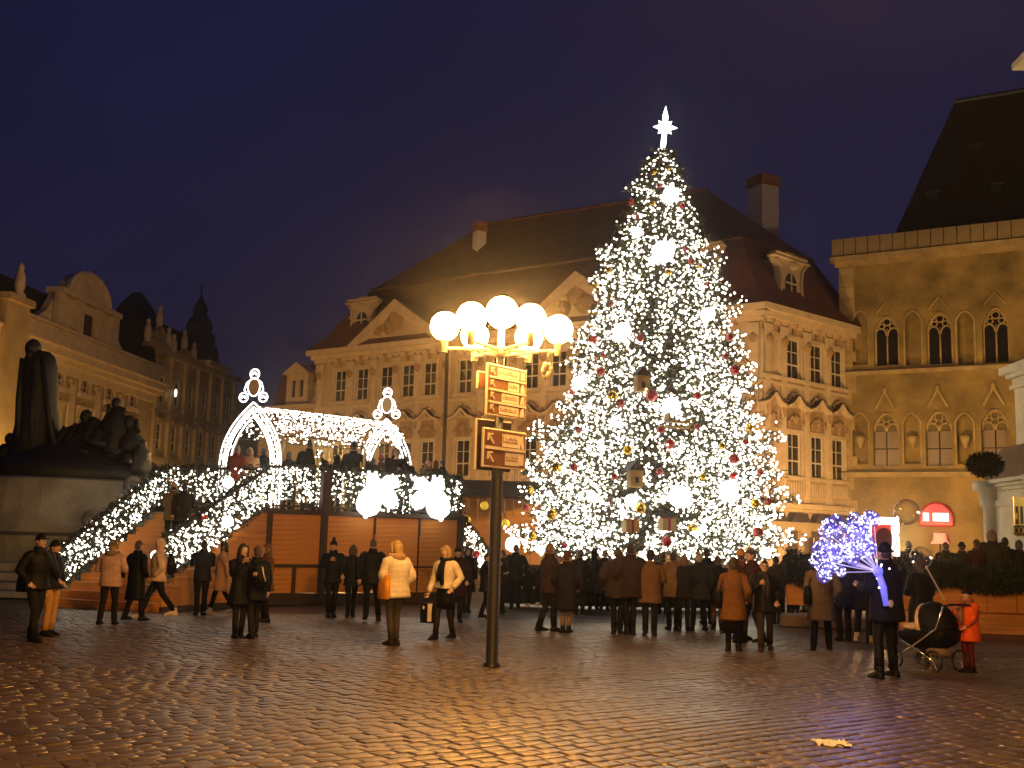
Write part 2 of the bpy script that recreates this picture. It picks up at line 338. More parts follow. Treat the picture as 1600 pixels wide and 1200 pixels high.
# ================================================================== ROCOCO PALACE behind the tree
PL, PC, PS = hz(497, 550, 16), hz(1190, 476, 16), hz(1335, 515, 16)
FW = Face(PL, PC); FS = Face(PC, PS)
pal = thing('palace', 'ornate rococo palace with two pediments and red mansard roof, glowing amber behind the lit tree', 'palace', (0, 80, 0))
def orn_blob(g, fr, a, z, s, n0=0.03):
    """scrolled stucco relief"""
    for sg in (-1, 1):
        pts = [fr.pt(a+sg*s*(0.15+0.75*t), z+s*(0.35*math.sin(t*3.6)-0.25*t), n0+0.10) for t in np.linspace(0, 1, 7)]
        g.tube(pts, [s*0.16*(1-0.55*t) for t in np.linspace(0, 1, 7)], 6)
        g.ball(fr.pt(a+sg*s*0.85, z-s*0.15, n0+0.08), (s*0.17, s*0.17, s*0.17), 8, 6)
    g.ball(fr.pt(a, z+s*0.1, n0+0.08), (s*0.26, s*0.26, s*0.42), 8, 6)
    g.ball(fr.pt(a, z-s*0.4, n0+0.06), (s*0.16, s*0.16, s*0.28), 8, 6)
def hood_mesh(fr, a, z, wd, g, gd):
    """wavy window hood with a dark flashing"""
    N = 12; top = [(a+wd*(t-0.5), z+0.52*math.exp(-((t-0.5)/0.17)**2)-0.20*abs(2*t-1)**2) for t in np.linspace(0, 1, N)]
    for i in range(N-1):
        (x0, y0), (x1, y1) = top[i], top[i+1]
        g.fprism(fr, [(x0, y0-0.2), (x1, y1-0.2), (x1, y1), (x0, y0)], 0.02, 0.42)
        gd.fprism(fr, [(x0, y0+0.012), (x1, y1+0.012), (x1, y1+0.07), (x0, y0+0.07)], 0.0, 0.47)
UZ0, UZ1 = 9.65, 12.95; LZ0, LZ1 = 3.2, 6.1
def row(fr, xs, py): return [fr.hit(x, py)[0] for x in xs]
ua = row(FW, [533.5, 567.5, 605, 638.5, 672.5, 727.5, 781, 830, 873, 915, 958, 1015, 1072, 1132], 560)
sa_ = row(FS, [1204, 1240, 1276, 1308], 620)
z_u = (FW.hit(672, 617)[1], FW.hit(672, 564)[1]); z_l = (FW.hit(724, 736)[1], FW.hit(724, 686)[1])
zs_u = (FS.hit(1240, 594)[1], FS.hit(1240, 532)[1]); zs_l = (FS.hit(1240, 755)[1], FS.hit(1240, 677)[1])
print('palace z', z_u, z_l, zs_u, zs_l, 'FW', FW.len, [round(a, 1) for a in ua], 'FS', FS.len, [round(a, 1) for a in sa_])
UZ0, UZ1 = (z_u[0]+zs_u[0])/2, (z_u[1]+zs_u[1])/2; LZ0, LZ1 = zs_l[0]*0.5+z_l[0]*0.5, (z_l[1]+zs_l[1])/2
WW = 1.35
def palace():
    for fr, aa, w_ in ((FW, ua, 1.3), (FS, sa_, 1.5)):
        holes = []
        gate = []
        for a in aa:
            holes.append((a-w_/2, a+w_/2, UZ0, UZ1)); holes.append((a-w_/2, a+w_/2, LZ0, LZ1))
        gw = G(); gt = G()
        L = fr.len
        holes = [h for h in holes if h[0] > 0.2 and h[1] < L-0.2]
        holed_wall(gw, fr, 0, L, LZ0-1.6, 16, holes, 0.3)
        # plinth storey stands proud
        gdoors = [(a-0.75, a+0.75, 0, 2.6) for a in aa if 1 < a < L-1]
        gz = LZ0-1.6
        holed_wall(gw, fr, 0, L, 0, gz, [(h[0], h[1], 0.0, min(2.6, gz-0.6)) for h in gdoors], 0.35)
        for h in gdoors: gd2 = G(); gd2.fbox(fr, h[0]+.02, h[1]-.02, 0.02, min(2.6, gz-0.6)-0.02, -0.33, -0.28); gd2.build('ground_floor_shutter', mat('shop_shutter', (0.12, 0.07, 0.035), 0.6), pal)
        for (z0, z1, n1) in ((gz-0.35, gz-0.05, 0.45), (gz-0.55, gz-0.36, 0.25), (15.0, 15.25, 0.22), (15.26, 15.6, 0.45), (15.61, 16.0, 0.8), (UZ0-0.55, UZ0-0.38, 0.14)):
            gt.fbox(fr, -n1*0.7, L+n1*0.7, z0, z1, 0.003, n1)
        for a in aa:
            if not (0.6 < a < L-0.6): continue
            for (z0, z1) in ((UZ0, UZ1), (LZ0, LZ1)):       # raised frames and sills
                e = 0.16
                gt.fbox(fr, a-w_/2-e, a-w_/2-0.004, z0, z1, 0.004, 0.09); gt.fbox(fr, a+w_/2+0.004, a+w_/2+e, z0, z1, 0.004, 0.09)
                gt.fbox(fr, a-w_/2-e, a+w_/2+e, z1+0.003, z1+0.18, 0.004, 0.11); gt.fbox(fr, a-w_/2-0.3, a+w_/2+0.3, z0-0.22, z0-0.003, 0.004, 0.22)
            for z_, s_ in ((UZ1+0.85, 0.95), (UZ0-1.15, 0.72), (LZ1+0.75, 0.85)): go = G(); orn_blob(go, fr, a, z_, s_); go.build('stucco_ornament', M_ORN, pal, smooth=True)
            gh = G(); gd = G(); hood_mesh(fr, a, LZ1+1.75, w_+1.05, gh, gd); gh.fprism(fr, [(a-w_*.5, LZ1+.2), (a+w_*.5, LZ1+.2), (a+w_*.42, LZ1+1.5), (a-w_*.42, LZ1+1.5)], 0.004, 0.05, 1)
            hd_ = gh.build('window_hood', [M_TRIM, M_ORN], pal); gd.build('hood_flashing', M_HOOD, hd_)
            for k in range(-3, 4): gt.fbox(fr, a+k*0.26-0.07, a+k*0.26+0.07, LZ0-1.15, LZ0-0.35, 0.004, 0.16)      # baluster panel
        srt = sorted(aa); mids = [0.45]+[(p+q)/2 for p, q in zip(srt, srt[1:])]+[L-0.45]
        for a in mids:                                       # pilasters with capitals
            gp = G()
            gp.fbox(fr, a-0.26, a+0.26, gz+0.02, 14.9, 0.004, 0.13); gp.fbox(fr, a-0.36, a+0.36, 14.2, 14.9, 0.14, 0.26)
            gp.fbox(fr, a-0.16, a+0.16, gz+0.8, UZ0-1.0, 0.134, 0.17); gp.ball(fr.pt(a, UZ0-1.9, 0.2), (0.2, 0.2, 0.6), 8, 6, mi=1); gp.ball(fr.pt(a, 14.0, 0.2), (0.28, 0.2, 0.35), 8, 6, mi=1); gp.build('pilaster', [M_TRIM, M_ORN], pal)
        for a in aa:                                         # little dark canopies over the ground floor openings
            if 0.6 < a < L-0.6: gs = G(); gs.fprism(fr, [(a-1.0, gz-1.15), (a+1.0, gz-1.15), (a+0.62, gz-0.62), (a-0.62, gz-0.62)], 0.004, 0.5); gs.build('door_canopy', M_HOOD, pal)
        gw.build('wall', M_WALL, pal); gt.build('cornice', M_TRIM, pal)
        for a in aa:
            if not (0.6 < a < L-0.6): continue
            window(pal, fr, a, UZ0, w_, UZ1-UZ0); window(pal, fr, a, LZ0, w_, LZ1-LZ0)
    # pediments
    for (xa, xp, xb, yp, tagk) in ((558, 627, 697, 470, 0), (820, 905, 1000, 428, 1)):
        a0 = FW.hit(xa, 540)[0]; a1 = FW.hit(xb, 520)[0]; ap, zp = FW.hit(xp, yp); ap = (a0+a1)/2
        g = G(); g.fprism(FW, [(a0+0.5, 16.01), (a1-0.5, 16.01), (ap, zp-0.5)], -0.4, 0.3); g.build('pediment', M_WALL, pal)
        g = G()
        for s, e in ((a0-0.3, ap), (a1+0.3, ap)):
            d = 0.55
            g.fprism(FW, [(s, 16.02), (e, zp), (e, zp-0.95), (s+(0.95 if e > s else -0.95), 16.02)] if e > s else [(e, zp), (s, 16.02), (s-0.95, 16.02), (e, zp-0.95)], -0.5, 0.85)
        g.build('pediment_cornice', M_TRIM, pal)
        g = G()
        for q in range(14):
            a = ap+RNG.normal()*(a1-a0)*0.10; z = 16.9+RNG.random()*1.6
            if abs(a-ap) < (a1-a0)/2*(1-(z-16)/(zp-16.6)): g.ball(FW.pt(a, z, 0.38), (0.3+RNG.random()*.3, .25, .3+RNG.random()*.3), 8, 6)
        g.ball(FW.pt(ap, 17.9, 0.4), (0.7, 0.35, 0.9), 10, 8); g.build('carved_crest', M_ORN, pal, smooth=True)
        # its roof running back into the mansard
        g = G(); b = 7.0
        pr = [FW.pt(a0-0.3, 16.05, 0.6), FW.pt(a1+0.3, 16.05, 0.6), FW.pt(ap, zp+0.06, 0.6)]; bk = [FW.pt(a0-0.3, 16.05, -b), FW.pt(a1+0.3, 16.05, -b), FW.pt(ap, zp+0.06, -b)]
        g.add(pr+bk, [(0, 3, 5, 2), (1, 2, 5, 4)]); g.build('pediment_roof', M_ROOF, pal)
    # rain pipe
    a = FW.hit(700, 640)[0]; g = G(); g.tube([FW.pt(a, 15.0, 0.3), FW.pt(a, 0.1, 0.3)], 0.13, 8); g.build('rain_pipe', M_HOOD, pal)
    # mansard roof: eaves, break, ridge
    R1, R2 = hz(760, 350, 27.0), hz(1104, 296, 27.0)
    n1 = -FW.n; n2 = -FS.n; e = 0.75
    back = PS+n1*2; b2 = PL+(-FW.n)*22; s2 = PS+(-FS.n)*2
    def off(p, d): return p
    E = [PL-FW.u*e+FW.n*e, PC+(FW.n+FS.n).normalized()*e*1.2, PS+FS.u*1.5+FS.n*e, PS+FS.u*1.5-FS.n*20, PL-FW.u*e-FW.n*24]
    ctr = (R1+R2)/2
    Bk = []
    tgt = [R1, R2, R2, R2, R1]
    for q, t in zip(E, tgt):
        d = Vector((t.x-q.x, t.y-q.y, 0)); Bk.append(Vector((q.x, q.y, 0))+d*0.36+Vector((0, 0, 21.2)))
    Ez = [Vector((q.x, q.y, 16.0)) for q in E]; Fl = [Vector((q.x, q.y, 0))+Vector((t.x-q.x, t.y-q.y, 0))*0.12+Vector((0, 0, 17.3)) for q, t in zip(E, tgt)]
    g = G(); k = 5; rr = [R1+Vector((0, 0, 0)), R2]
    for i in range(5):
        j = (i+1) % 5
        g.add([Ez[i], Ez[j], Fl[j], Fl[i]], [(0, 1, 2, 3)]); g.add([Fl[i], Fl[j], Bk[j], Bk[i]], [(0, 1, 2, 3)])
        if tgt[i] is tgt[j]: g.add([Bk[i], Bk[j], tgt[i]], [(0, 1, 2)])
        else: g.add([Bk[i], Bk[j], tgt[j], tgt[i]], [(0, 1, 2, 3)])
    rf = g.build('roof', M_ROOF, pal)
    g = G()
    for i in range(4): g.tube([Bk[i], Bk[i+1]], 0.12, 6)
    g.tube([R1, R2], 0.16, 6); g.build('ridge_tile', M_ROOF, rf)
    # chimneys
    for (x0, x1, yt, yb, Y, nm) in ((1170, 1216, 278, 352, 78, 'c1'), (738, 760, 348, 378, 84, 'c2')):
        p0, p1 = P(x0, yb, Y), P(x1, yb, Y); zt = P((x0+x1)/2, yt, Y).z; zb = p0.z-3; cx, wd = (p0.x+p1.x)/2, (p1.x-p0.x)*0.72
        R = Matrix.Rotation(math.radians(28), 3, 'Z')
        g = G(); g.box((cx, Y, (zt+zb)/2-0.3), (wd, wd, zt-zb-0.6), R); ch = g.build('chimney', mat('chimney_render', (0.72, 0.62, 0.52), 0.9, var=0.12), rf)
        g = G(); g.box((cx, Y, zt-0.28), (wd*1.12, wd*1.12, 0.55), R); g.box((cx, Y, zt-0.68), (wd*1.2, wd*1.2, 0.2), R); g.build('chimney_cap', mat('chimney_brick', (0.34, 0.13, 0.045), 0.9, var=0.3), rf)
    # baroque dormers: shaped gable front with a waisted outline, window, curled top
    def dormer(fr, px, py_top, py_bot, wpx, name='dormer', set_in=1.6):
        a, zt = fr.hit(px, py_top); _, zb = fr.hit(px, py_bot); a1, _ = fr.hit(px+wpx, py_bot); W = abs(a1-a); H = zt-zb; n = -set_in+0.8
        pr = [(0.5, 0), (0.47, 0.1), (0.36, 0.3), (0.33, 0.5), (0.36, 0.72), (0.5, 0.84), (0.44, 0.92), (0.2, 0.95), (0.1, 1.0)]
        po = [(a-W*q*2, zb+H*t) for q, t in pr]+[(a+W*q*2, zb+H*t) for q, t in pr[::-1]]
        d = G(); d.fprism(fr, po, n-0.35, n); do = d.build(name, M_TRIM, pal)
        d = G()
        for z_, q in ((0.86, 1.05), (0.92, 0.9)): d.fbox(fr, a-W*q, a+W*q, zb+H*z_, zb+H*(z_+0.04), n-0.4, n+0.18)
        for sg in (-1, 1):
            d.tube([fr.pt(a+sg*W*q*1.75, zb+H*t, n+0.05) for q, t in pr[:6]], 0.12, 6)
        d.ball(fr.pt(a, zb+H*0.78, n), (W*0.3, 0.2, H*0.09), 10, 6); d.build('dormer_scroll', M_TRIM, do, smooth=True)
        d = G(); d.fprism(fr, [(a+W*0.34*math.cos(t), zb+H*0.46+H*0.20*math.sin(t)) for t in np.linspace(0, 2*math.pi, 14)[:-1]], n+0.004, n+0.03); d.build('dormer_pane', M_PANE, do)
        d = G(); d.fbox(fr, a-0.05, a+0.05, zb+H*0.27, zb+H*0.65, n+0.034, n+0.08); d.fbox(fr, a-W*0.33, a+W*0.33, zb+H*0.47, zb+H*0.50, n+0.034, n+0.075); d.build('dormer_glazing_bar', M_WHITE, do)
        d = G(); d.fprism(fr, [(a-W*0.7, zb+0.2), (a+W*0.7, zb+0.2), (a+W*0.72, zb+H*0.86), (a, zb+H*0.98), (a-W*0.72, zb+H*0.86)], n-6, n-0.37); d.build('dormer_roof', M_ROOF, do)
    dormer(FW, 556, 460, 532, 22); dormer(FS, 1252, 392, 486, 27); 
    dormer(FW, 1098, 372, 450, 24)
    g = G(); a0, z0 = FW.hit(500, 541); a1, z1 = FW.hit(536, 475)       # the pale raking gable at the far end
    g.fprism(FW, [(a0-0.2, 16.1), (a0+0.6, 16.1), (a1+1.0, z1-1.0), (a1+0.5, z1+0.2), (a1-0.5, z1-1.2)], -1.4, -1.0); g.build('end_gable', M_TRIM, pal)
palace()

# small house that joins the palace on the north
hs = thing('town_house', 'small amber lit house with a pedimented attic dormer at the far end of the palace', 'house', (-18, 90, 0))
def small_house():
    A = PL-FW.u*7.6-FW.n*1.0; B = PL-FW.u*0.9-FW.n*1.0; fr = Face(A, B); zt = fr.hit(465, 641)[1]
    g = G(); ww = [fr.hit(x, 700)[0] for x in (448, 480)]
    holed_wall(g, fr, 0, fr.len, 0, zt, [(a-0.6, a+0.6, 4.2, 6.6) for a in ww], 0.25); g.build('wall', M_WALL, hs)
    g = G(); g.fbox(fr, -0.5, fr.len+0.4, zt, zt+0.4, -0.2, 0.6); g.build('cornice', M_TRIM, hs)
    for a in ww: window(hs, fr, a, 4.2, 1.2, 2.4)
    a0, a1 = fr.hit(441, 600)[0], fr.hit(474, 600)[0]; zd = fr.hit(457, 583)[1]; zp = fr.hit(457, 567)[1]
    mid = (a0+a1)/2; q = (a1-a0)
    g = G(); holed_wall(g, fr, a0, a1, zt+0.4, zd, [(mid-q*.3, mid-q*.08, zt+1.2, zd-0.5), (mid+q*.08, mid+q*.3, zt+1.2, zd-0.5)], 0.2, n=-0.5)
    g.fbox(fr, a0, a1, zt+.4, zd, -3.5, -0.82); dm = g.build('dormer', M_TRIM, hs)
    g = G(); g.fprism(fr, [(a0-0.35, zd), (a1+0.35, zd), (mid, zp+0.1)], -3.5, -0.2); g.build('dormer_pediment', M_TRIM, dm)
    for s in (-1, 1): g = G(); g.fbox(fr, mid+s*q*.19-q*.1, mid+s*q*.19+q*.1, zt+1.25, zd-0.55, -0.72, -0.68); g.build('dormer_pane', M_PANE, dm)
    g = G(); a2 = fr.len; zz = fr.hit(498, 572)[1]
    g.fprism(fr, [(a1+0.3, zt+0.4), (a2+0.3, zt+0.4), (a2+0.3, zz), (a2-0.4, zz-0.4), (a2-0.8, zz-1.8), (a1+1.0, zt+1.3)], -0.9, -0.4); g.build('side_gable', M_TRIM, hs)
    g = G(); g.fprism(fr, [(-0.4, zt+0.4), (fr.len, zt+0.4), (fr.len-1, zd+1.0), (0.9, zd+0.6)], -9, -1.6); g.build('roof', M_ROOF, hs)
small_house()

# ================================================================== GOTHIC STONE HOUSE on the right
GB0 = PS+(PS-PC).normalized()*0.4; GBa = Vector((21.5, 70.4, 0)); GBb = Vector((32.6, 63.9, 0))
FG = Face(GBa, GBb)
goth = thing('gothic_house', 'tall gothic stone house with traceried pointed windows and black hipped roof at the square corner', 'house', (26, 67, 0))
def arch_pts(a, z0, zs, zt, hw, n=7):
    """pointed arch outline, from left foot over the apex to the right foot"""
    L = [(a-hw, z0), (a-hw, zs)]; R = hw*1.0
    for t in np.linspace(0, 1, n)[1:]:
        x = -hw+hw*t; L.append((a+x, zs+(zt-zs)*math.sin(t*math.pi/2)**0.85))
    return L+[(2*a-x, z) for x, z in L[:-1][::-1]]
def gothic():
    fr = FG; L = fr.len+8; zc = fr.hit(1450, 392)[1]; zp = fr.hit(1450, 362)[1]
    z2 = fr.hit(1450, 571)[1]; z1 = fr.hit(1450, 733)[1]
    print('gothic z', zc, zp, z2, z1)
    up = []; lo = []
    for x, yt, ys, yb in ((1385, 494, 515, 571), (1468, 487, 512, 569), (1556, 480, 508, 566)): up.append((fr.hit(x, 530)[0], fr.hit(x, yb)[1], fr.hit(x, ys)[1], fr.hit(x, yt)[1]))
    for x, yt, ys, yb in ((1384, 645, 665, 728), (1467, 642, 664, 728), (1555, 639, 662, 727)): lo.append((fr.hit(x, 690)[0], fr.hit(x, yb)[1], fr.hit(x, ys)[1], fr.hit(x, yt)[1]))
    nic_u = [(fr.hit(x, 540)[0], fr.hit(x, 570)[1], fr.hit(x, 500)[1], fr.hit(x, 486)[1]) for x in (1344, 1427, 1509)]
    nic_l = [(fr.hit(x, 690)[0], fr.hit(x, 725)[1], fr.hit(x, 660)[1], fr.hit(x, 645)[1]) for x in (1344, 1425, 1508)]
    sp = up[1][0]-up[0][0]; up.append((up[2][0]+sp, *up[2][1:])); lo.append((lo[2][0]+sp, *lo[2][1:])); hwU, hwN = 0.78, 0.5
    items = [(q, hwU) for q in up+lo]+[(q, hwN) for q in nic_u+nic_l]
    holes = [(q[0]-h, q[0]+h, q[1], q[3]+0.05) for q, h in items]
    g = G(); holed_wall(g, fr, 0, L, 0, zc, holes, 0.45)
    for q, h in items:                                     # spandrels that turn the opening into a pointed arch
        ap = arch_pts(q[0], q[1], q[2], q[3], h); half = len(ap)//2
        Lh = ap[1:half+1]; 
        g.fprism(fr, [(q[0]-h-0.001, q[2])]+Lh[1:]+[(q[0]-h-0.001, q[3]+0.06)], -0.45, 0.006)
        g.fprism(fr, ([(q[0]+h+0.001, q[2])]+[(2*q[0]-x, z) for x, z in Lh[1:]]+[(q[0]+h+0.001, q[3]+0.06)])[::-1], -0.45, 0.006)
    g.build('wall', M_STONE, goth)
    # large dressed blocks at corner and around openings
    gq = G(); z = 0.3
    while z < zc-1:
        h = 0.55+RNG.random()*0.35; gq.fbox(fr, -0.02, 0.5+RNG.random()*0.5, z, z+h-0.03, 0.002, 0.035+RNG.random()*0.03); z += h
    gq.build('quoin', M_STONE2, goth)
    g = G()
    for z0_, z1_, n1 in ((zc-0.55, zc-0.25, 0.25), (zc-0.25, zc+0.1, 0.5), (z2-0.45, z2-0.2, 0.28), (z1-0.5, z1-0.2, 0.35)): g.fbox(fr, -n1, L, z0_, z1_, 0.004, n1)
    g.build('string_course', M_STONE2, goth)
    g = G()
    for z0_, n1 in ((z2-0.2, 0.30), (z1-0.2, 0.37)): g.fprism(fr, [(-n1, z0_+0.002), (L, z0_+0.002), (L, z0_+0.07), (-n1, z0_+0.07)], 0.004, n1+0.02)
    g.build('ledge_flashing', M_HOOD, goth)
    # parapet of upright slabs
    a = -0.4; slabs = []
    me = None
    while a < L:
        g = G(); wd = 0.78; g.box((0, 0, 0), (wd-0.05, 0.3, zp-zc-0.15)); me = me or g.mesh('parapet_slab', mat('parapet_stone', (0.235, 0.165, 0.085), 0.9, var=0.3, scale=0.9, bump=0.3))
        o = inst('parapet_slab', me, goth, fr.pt(a+wd/2, (zc+zp)/2+0.12, 0.25+RNG.normal()*0.02), fr.rz+RNG.normal()*0.006); a += wd
    g = G()
    for q in up:                                           # tracery windows: mullion, two lights, quatrefoils
        pass
    def tracery(q, h, pm, m):
        a, z0, zs, zt = q; n = -0.28; g = G(); r = 0.075
        g.tube([fr.pt(x, z, n) for x, z in arch_pts(a, z0, zs, zt-0.04, h-0.05)], 0.085, 6)
        g.tube([fr.pt(a, z0, n), fr.pt(a, zs+0.1, n)], 0.06, 6)
        for s in (-1, 1):
            c = a+s*h*0.5; g.tube([fr.pt(c-h*0.45+h*0.45*(1-math.cos(t)), zs-0.35+0.5*math.sin(t), n) for t in np.linspace(0, math.pi, 9)], r*0.8, 6)
        for (dx, dz, rr) in ((0, (zt-zs)*0.62, h*0.30), (-h*0.42, (zt-zs)*0.30, h*0.22), (h*0.42, (zt-zs)*0.30, h*0.22)):
            g.tube([fr.pt(a+dx+rr*math.cos(t), zs+dz+rr*math.sin(t), n) for t in np.linspace(0, 2*math.pi, 11)[:-1]], r*0.65, 6, closed=True)
        o = g.build('window_tracery', M_STONE2, goth, smooth=True)
        g2 = G(); 
        g2.fprism(fr, arch_pts(a, z0, zs, zt, h), n-0.14, n-0.10); g2.build('pane', pm, o); return o
    PALE = mat('pale_blind_glass', (0.22, 0.15, 0.095), 0.35, var=0.15, scale=1)
    for q in up: tracery(q, hwU, M_PANE, None)
    for q in lo:
        o = tracery((q[0], q[2]-0.3, q[2], q[3]), hwU, mat('blind_tracery_stone', (0.16, 0.115, 0.05), 0.9), None)
        for s in (-1, 1):
            for (b, t) in ((q[1], q[1]+(q[2]-q[1]-0.35)*0.5-0.04), (q[1]+(q[2]-q[1]-0.35)*0.5+0.04, q[2]-0.35)):
                g = G(); g.fbox(fr, q[0]+s*hwU*0.5-hwU*0.44, q[0]+s*hwU*0.5+hwU*0.44, b, t, -0.36, -0.32); g.build('pane', PALE, o)
        g = G(); g.fbox(fr, q[0]-hwU, q[0]+hwU, q[1], q[2], -0.44, -0.40); g.build('window_back', M_DKWOOD, o)
        g = G(); a, zt = q[0], q[3]                        # little stone gable above
        for s in (-1, 1): g.tube([fr.pt(a+s*hwU*0.75, zt+0.25, 0.06), fr.pt(a, zt+1.35, 0.08)], 0.09, 6)
        g.ball(fr.pt(a, zt+1.45, 0.08), (0.14, 0.14, 0.22), 8, 6); g.build('carved_gable', M_STONE2, goth)
    for q in up: g = G(); g.tube([fr.pt(q[0]-hwU*0.8, q[3]+0.2, 0.03), fr.pt(q[0], q[3]+0.95, 0.04), fr.pt(q[0]+hwU*0.8, q[3]+0.2, 0.03)], 0.05, 6); g.build('gable_moulding', M_STONE2, goth)
    for q in nic_u+nic_l:
        g = G(); g.tube([fr.pt(x, z, 0.02) for x, z in arch_pts(q[0], q[1], q[2], q[3], hwN+0.04)], 0.07, 6); nm = g.build('niche_moulding', M_STONE2, goth)
        g = G(); g.fbox(fr, q[0]-hwN, q[0]+hwN, q[1], q[3]+0.05, -0.5, -0.44); g.build('niche_back', M_STONE, nm)
    for q in nic_l: g = G(); g.lathe([(0.06, 0), (0.28, 0.55), (0.34, 0.75), (0.05, 0.8)], fr.pt(q[0], q[1]+(q[2]-q[1])*0.38, -0.1), 8); g.build('niche_console', M_STONE2, goth, smooth=True)
    # hipped roof
    A = fr.pt(-0.2, zp+0.1-0.6, -0.2); 
    t0 = fr.hit(1385, 366); g = G(); za = zp-0.3; zr = None
    e0 = fr.pt(fr.hit(1384, 366)[0], za, -1.2); e1 = fr.pt(L+2, za, -1.2); R0 = P(1492, 159, 74.5); R1 = R0+fr.u*12; zr = R0.z; R1.z = zr
    b0 = e0-fr.n*15; b1 = e1-fr.n*15
    g.add([e0, e1, R1, R0, b0, b1], [(0, 1, 2, 3), (0, 3, 4), (4, 3, 2, 5)]); rf = g.build('roof', M_BLACKROOF, goth)
    g = G(); g.tube([R0, R1], 0.18, 6); g.build('roof_ridge', M_IRON, rf)
    nrm = (e1-e0).cross(R0-e0).normalized()
    if nrm.y > 0: nrm = -nrm
    for px, py in ((1524, 237), (1459, 311), (1559, 298)):
        d = ray(px, py); c = Vector((0, 0, CZ)); t = (e0-c).dot(nrm)/d.dot(nrm); p = c+d*t
        g = G(); g.box(p+Vector((0, 0, 0.1)), (0.75, 0.6, 0.5), Matrix.Rotation(fr.rz, 3, 'Z')); dd = g.build('roof_hatch', M_BLACKROOF, rf)
        g = G(); g.box(p+Vector((0, 0, 0.38))+fr.n*0.05, (0.9, 0.75, 0.07), Matrix.Rotation(fr.rz, 3, 'Z')); g.build('roof_hatch_cover', mat('worn_zinc', (0.06, 0.055, 0.06), 0.5, metal=0.5), dd)
gothic()
# red sign, lampshade
def red_sign():
    fr = FG; a, z0 = fr.hit(1464, 822); _, z1 = fr.hit(1464, 786); hw = abs(fr.hit(1490, 822)[0]-a)
    poly = [(a-hw, z0), (a+hw, z0)]+[(a+hw*math.cos(t)*(1-0.0*t), z0+0.3+(z1-z0-0.3)*math.sin(t)) for t in np.linspace(0.0, math.pi, 13)]
    t = thing('arched_sign', 'glowing red arched sign with white lettering on the gothic house front', 'sign', fr.pt(a, z0, 0.2))
    g = G(); g.fprism(fr, poly, 0.12, 0.3); g.build('sign_face', mat('red_lit_acrylic', (0.16, 0.003, 0.01), 0.3, var=0.0, emis=(0.72, 0.008, 0.04), es=1.0), t)
    g = G(); g.tube([fr.pt(x, z, 0.28) for x, z in poly], 0.06, 6, closed=True); g.build('sign_frame', mat('red_trim', (0.45, 0.01, 0.04), 0.4), t)
    ML = mat('white_lit_letter', (1, 1, 1), 0.4, var=0, emis=(1.0, 0.88, 0.94), es=2.4)
    g = G(); zc = z0+(z1-z0)*0.38; hh = (z1-z0)*0.17
    xs = [-0.74, -0.40, -0.02, 0.20, 0.42, 0.62]; wds = [0.26, 0.0, 0.17, 0.16, 0.16, 0.16]
    for x, w_ in ((-0.60, 0.17), (-0.06, 0.11), (0.19, 0.12), (0.44, 0.12), (0.66, 0.10)):
        c = a+x*hw; ww = w_*hw
        g.fbox(fr, c-ww, c-ww*0.4, zc-hh, zc+hh, 0.305, 0.36); g.fbox(fr, c+ww*0.35, c+ww, zc-hh, zc+hh, 0.305, 0.355); g.fbox(fr, c-ww, c+ww, zc+hh*0.45, zc+hh*1.02, 0.305, 0.365); g.fbox(fr, c-ww, c+ww, zc-hh*0.98, zc-hh*0.5, 0.305, 0.362); g.fbox(fr, c-ww*0.8, c+ww*0.8, zc-hh*0.2, zc+hh*0.2, 0.305, 0.35)
    g.build('lettering', ML, t)
    a, z0 = fr.hit(1471, 850); _, z1 = fr.hit(1471, 833); hw = abs(fr.hit(1486, 850)[0]-a)
    t = thing('window_lamp', 'pink red lampshade glowing below the red arched sign', 'lamp', fr.pt(a, z0-0.8, 0.5))
    g = G(); g.lathe([(hw*0.62, z1-z0), (hw*0.66, (z1-z0)*0.8), (hw*0.72, (z1-z0)*0.35), (hw*1.0, 0)], fr.pt(a, z0, 0.5), 16); g.build('lamp_shade', mat('pink_lit_shade', (0.8, 0.3, 0.25), 0.6, var=0, emis=(1.0, 0.22, 0.16), es=0.95), t, smooth=True)
    g = G(); g.tube([fr.pt(a, z0, 0.5), fr.pt(a, 0.9, 0.5)], 0.05, 6); g.lathe([(0.3, 0), (0.28, 0.06), (0.06, 0.1)], fr.pt(a, 0.86, 0.5), 12); g.build('lamp_stem', M_IRON, t)
    g = G(); g.fbox(fr, a-1.5, a+1.7, 0, 0.86, 0.15, 0.9); b = g.build('window_counter', M_DKWOOD); tag(b, 'dark counter under the pink lamp against the gothic house', 'counter')
red_sign()

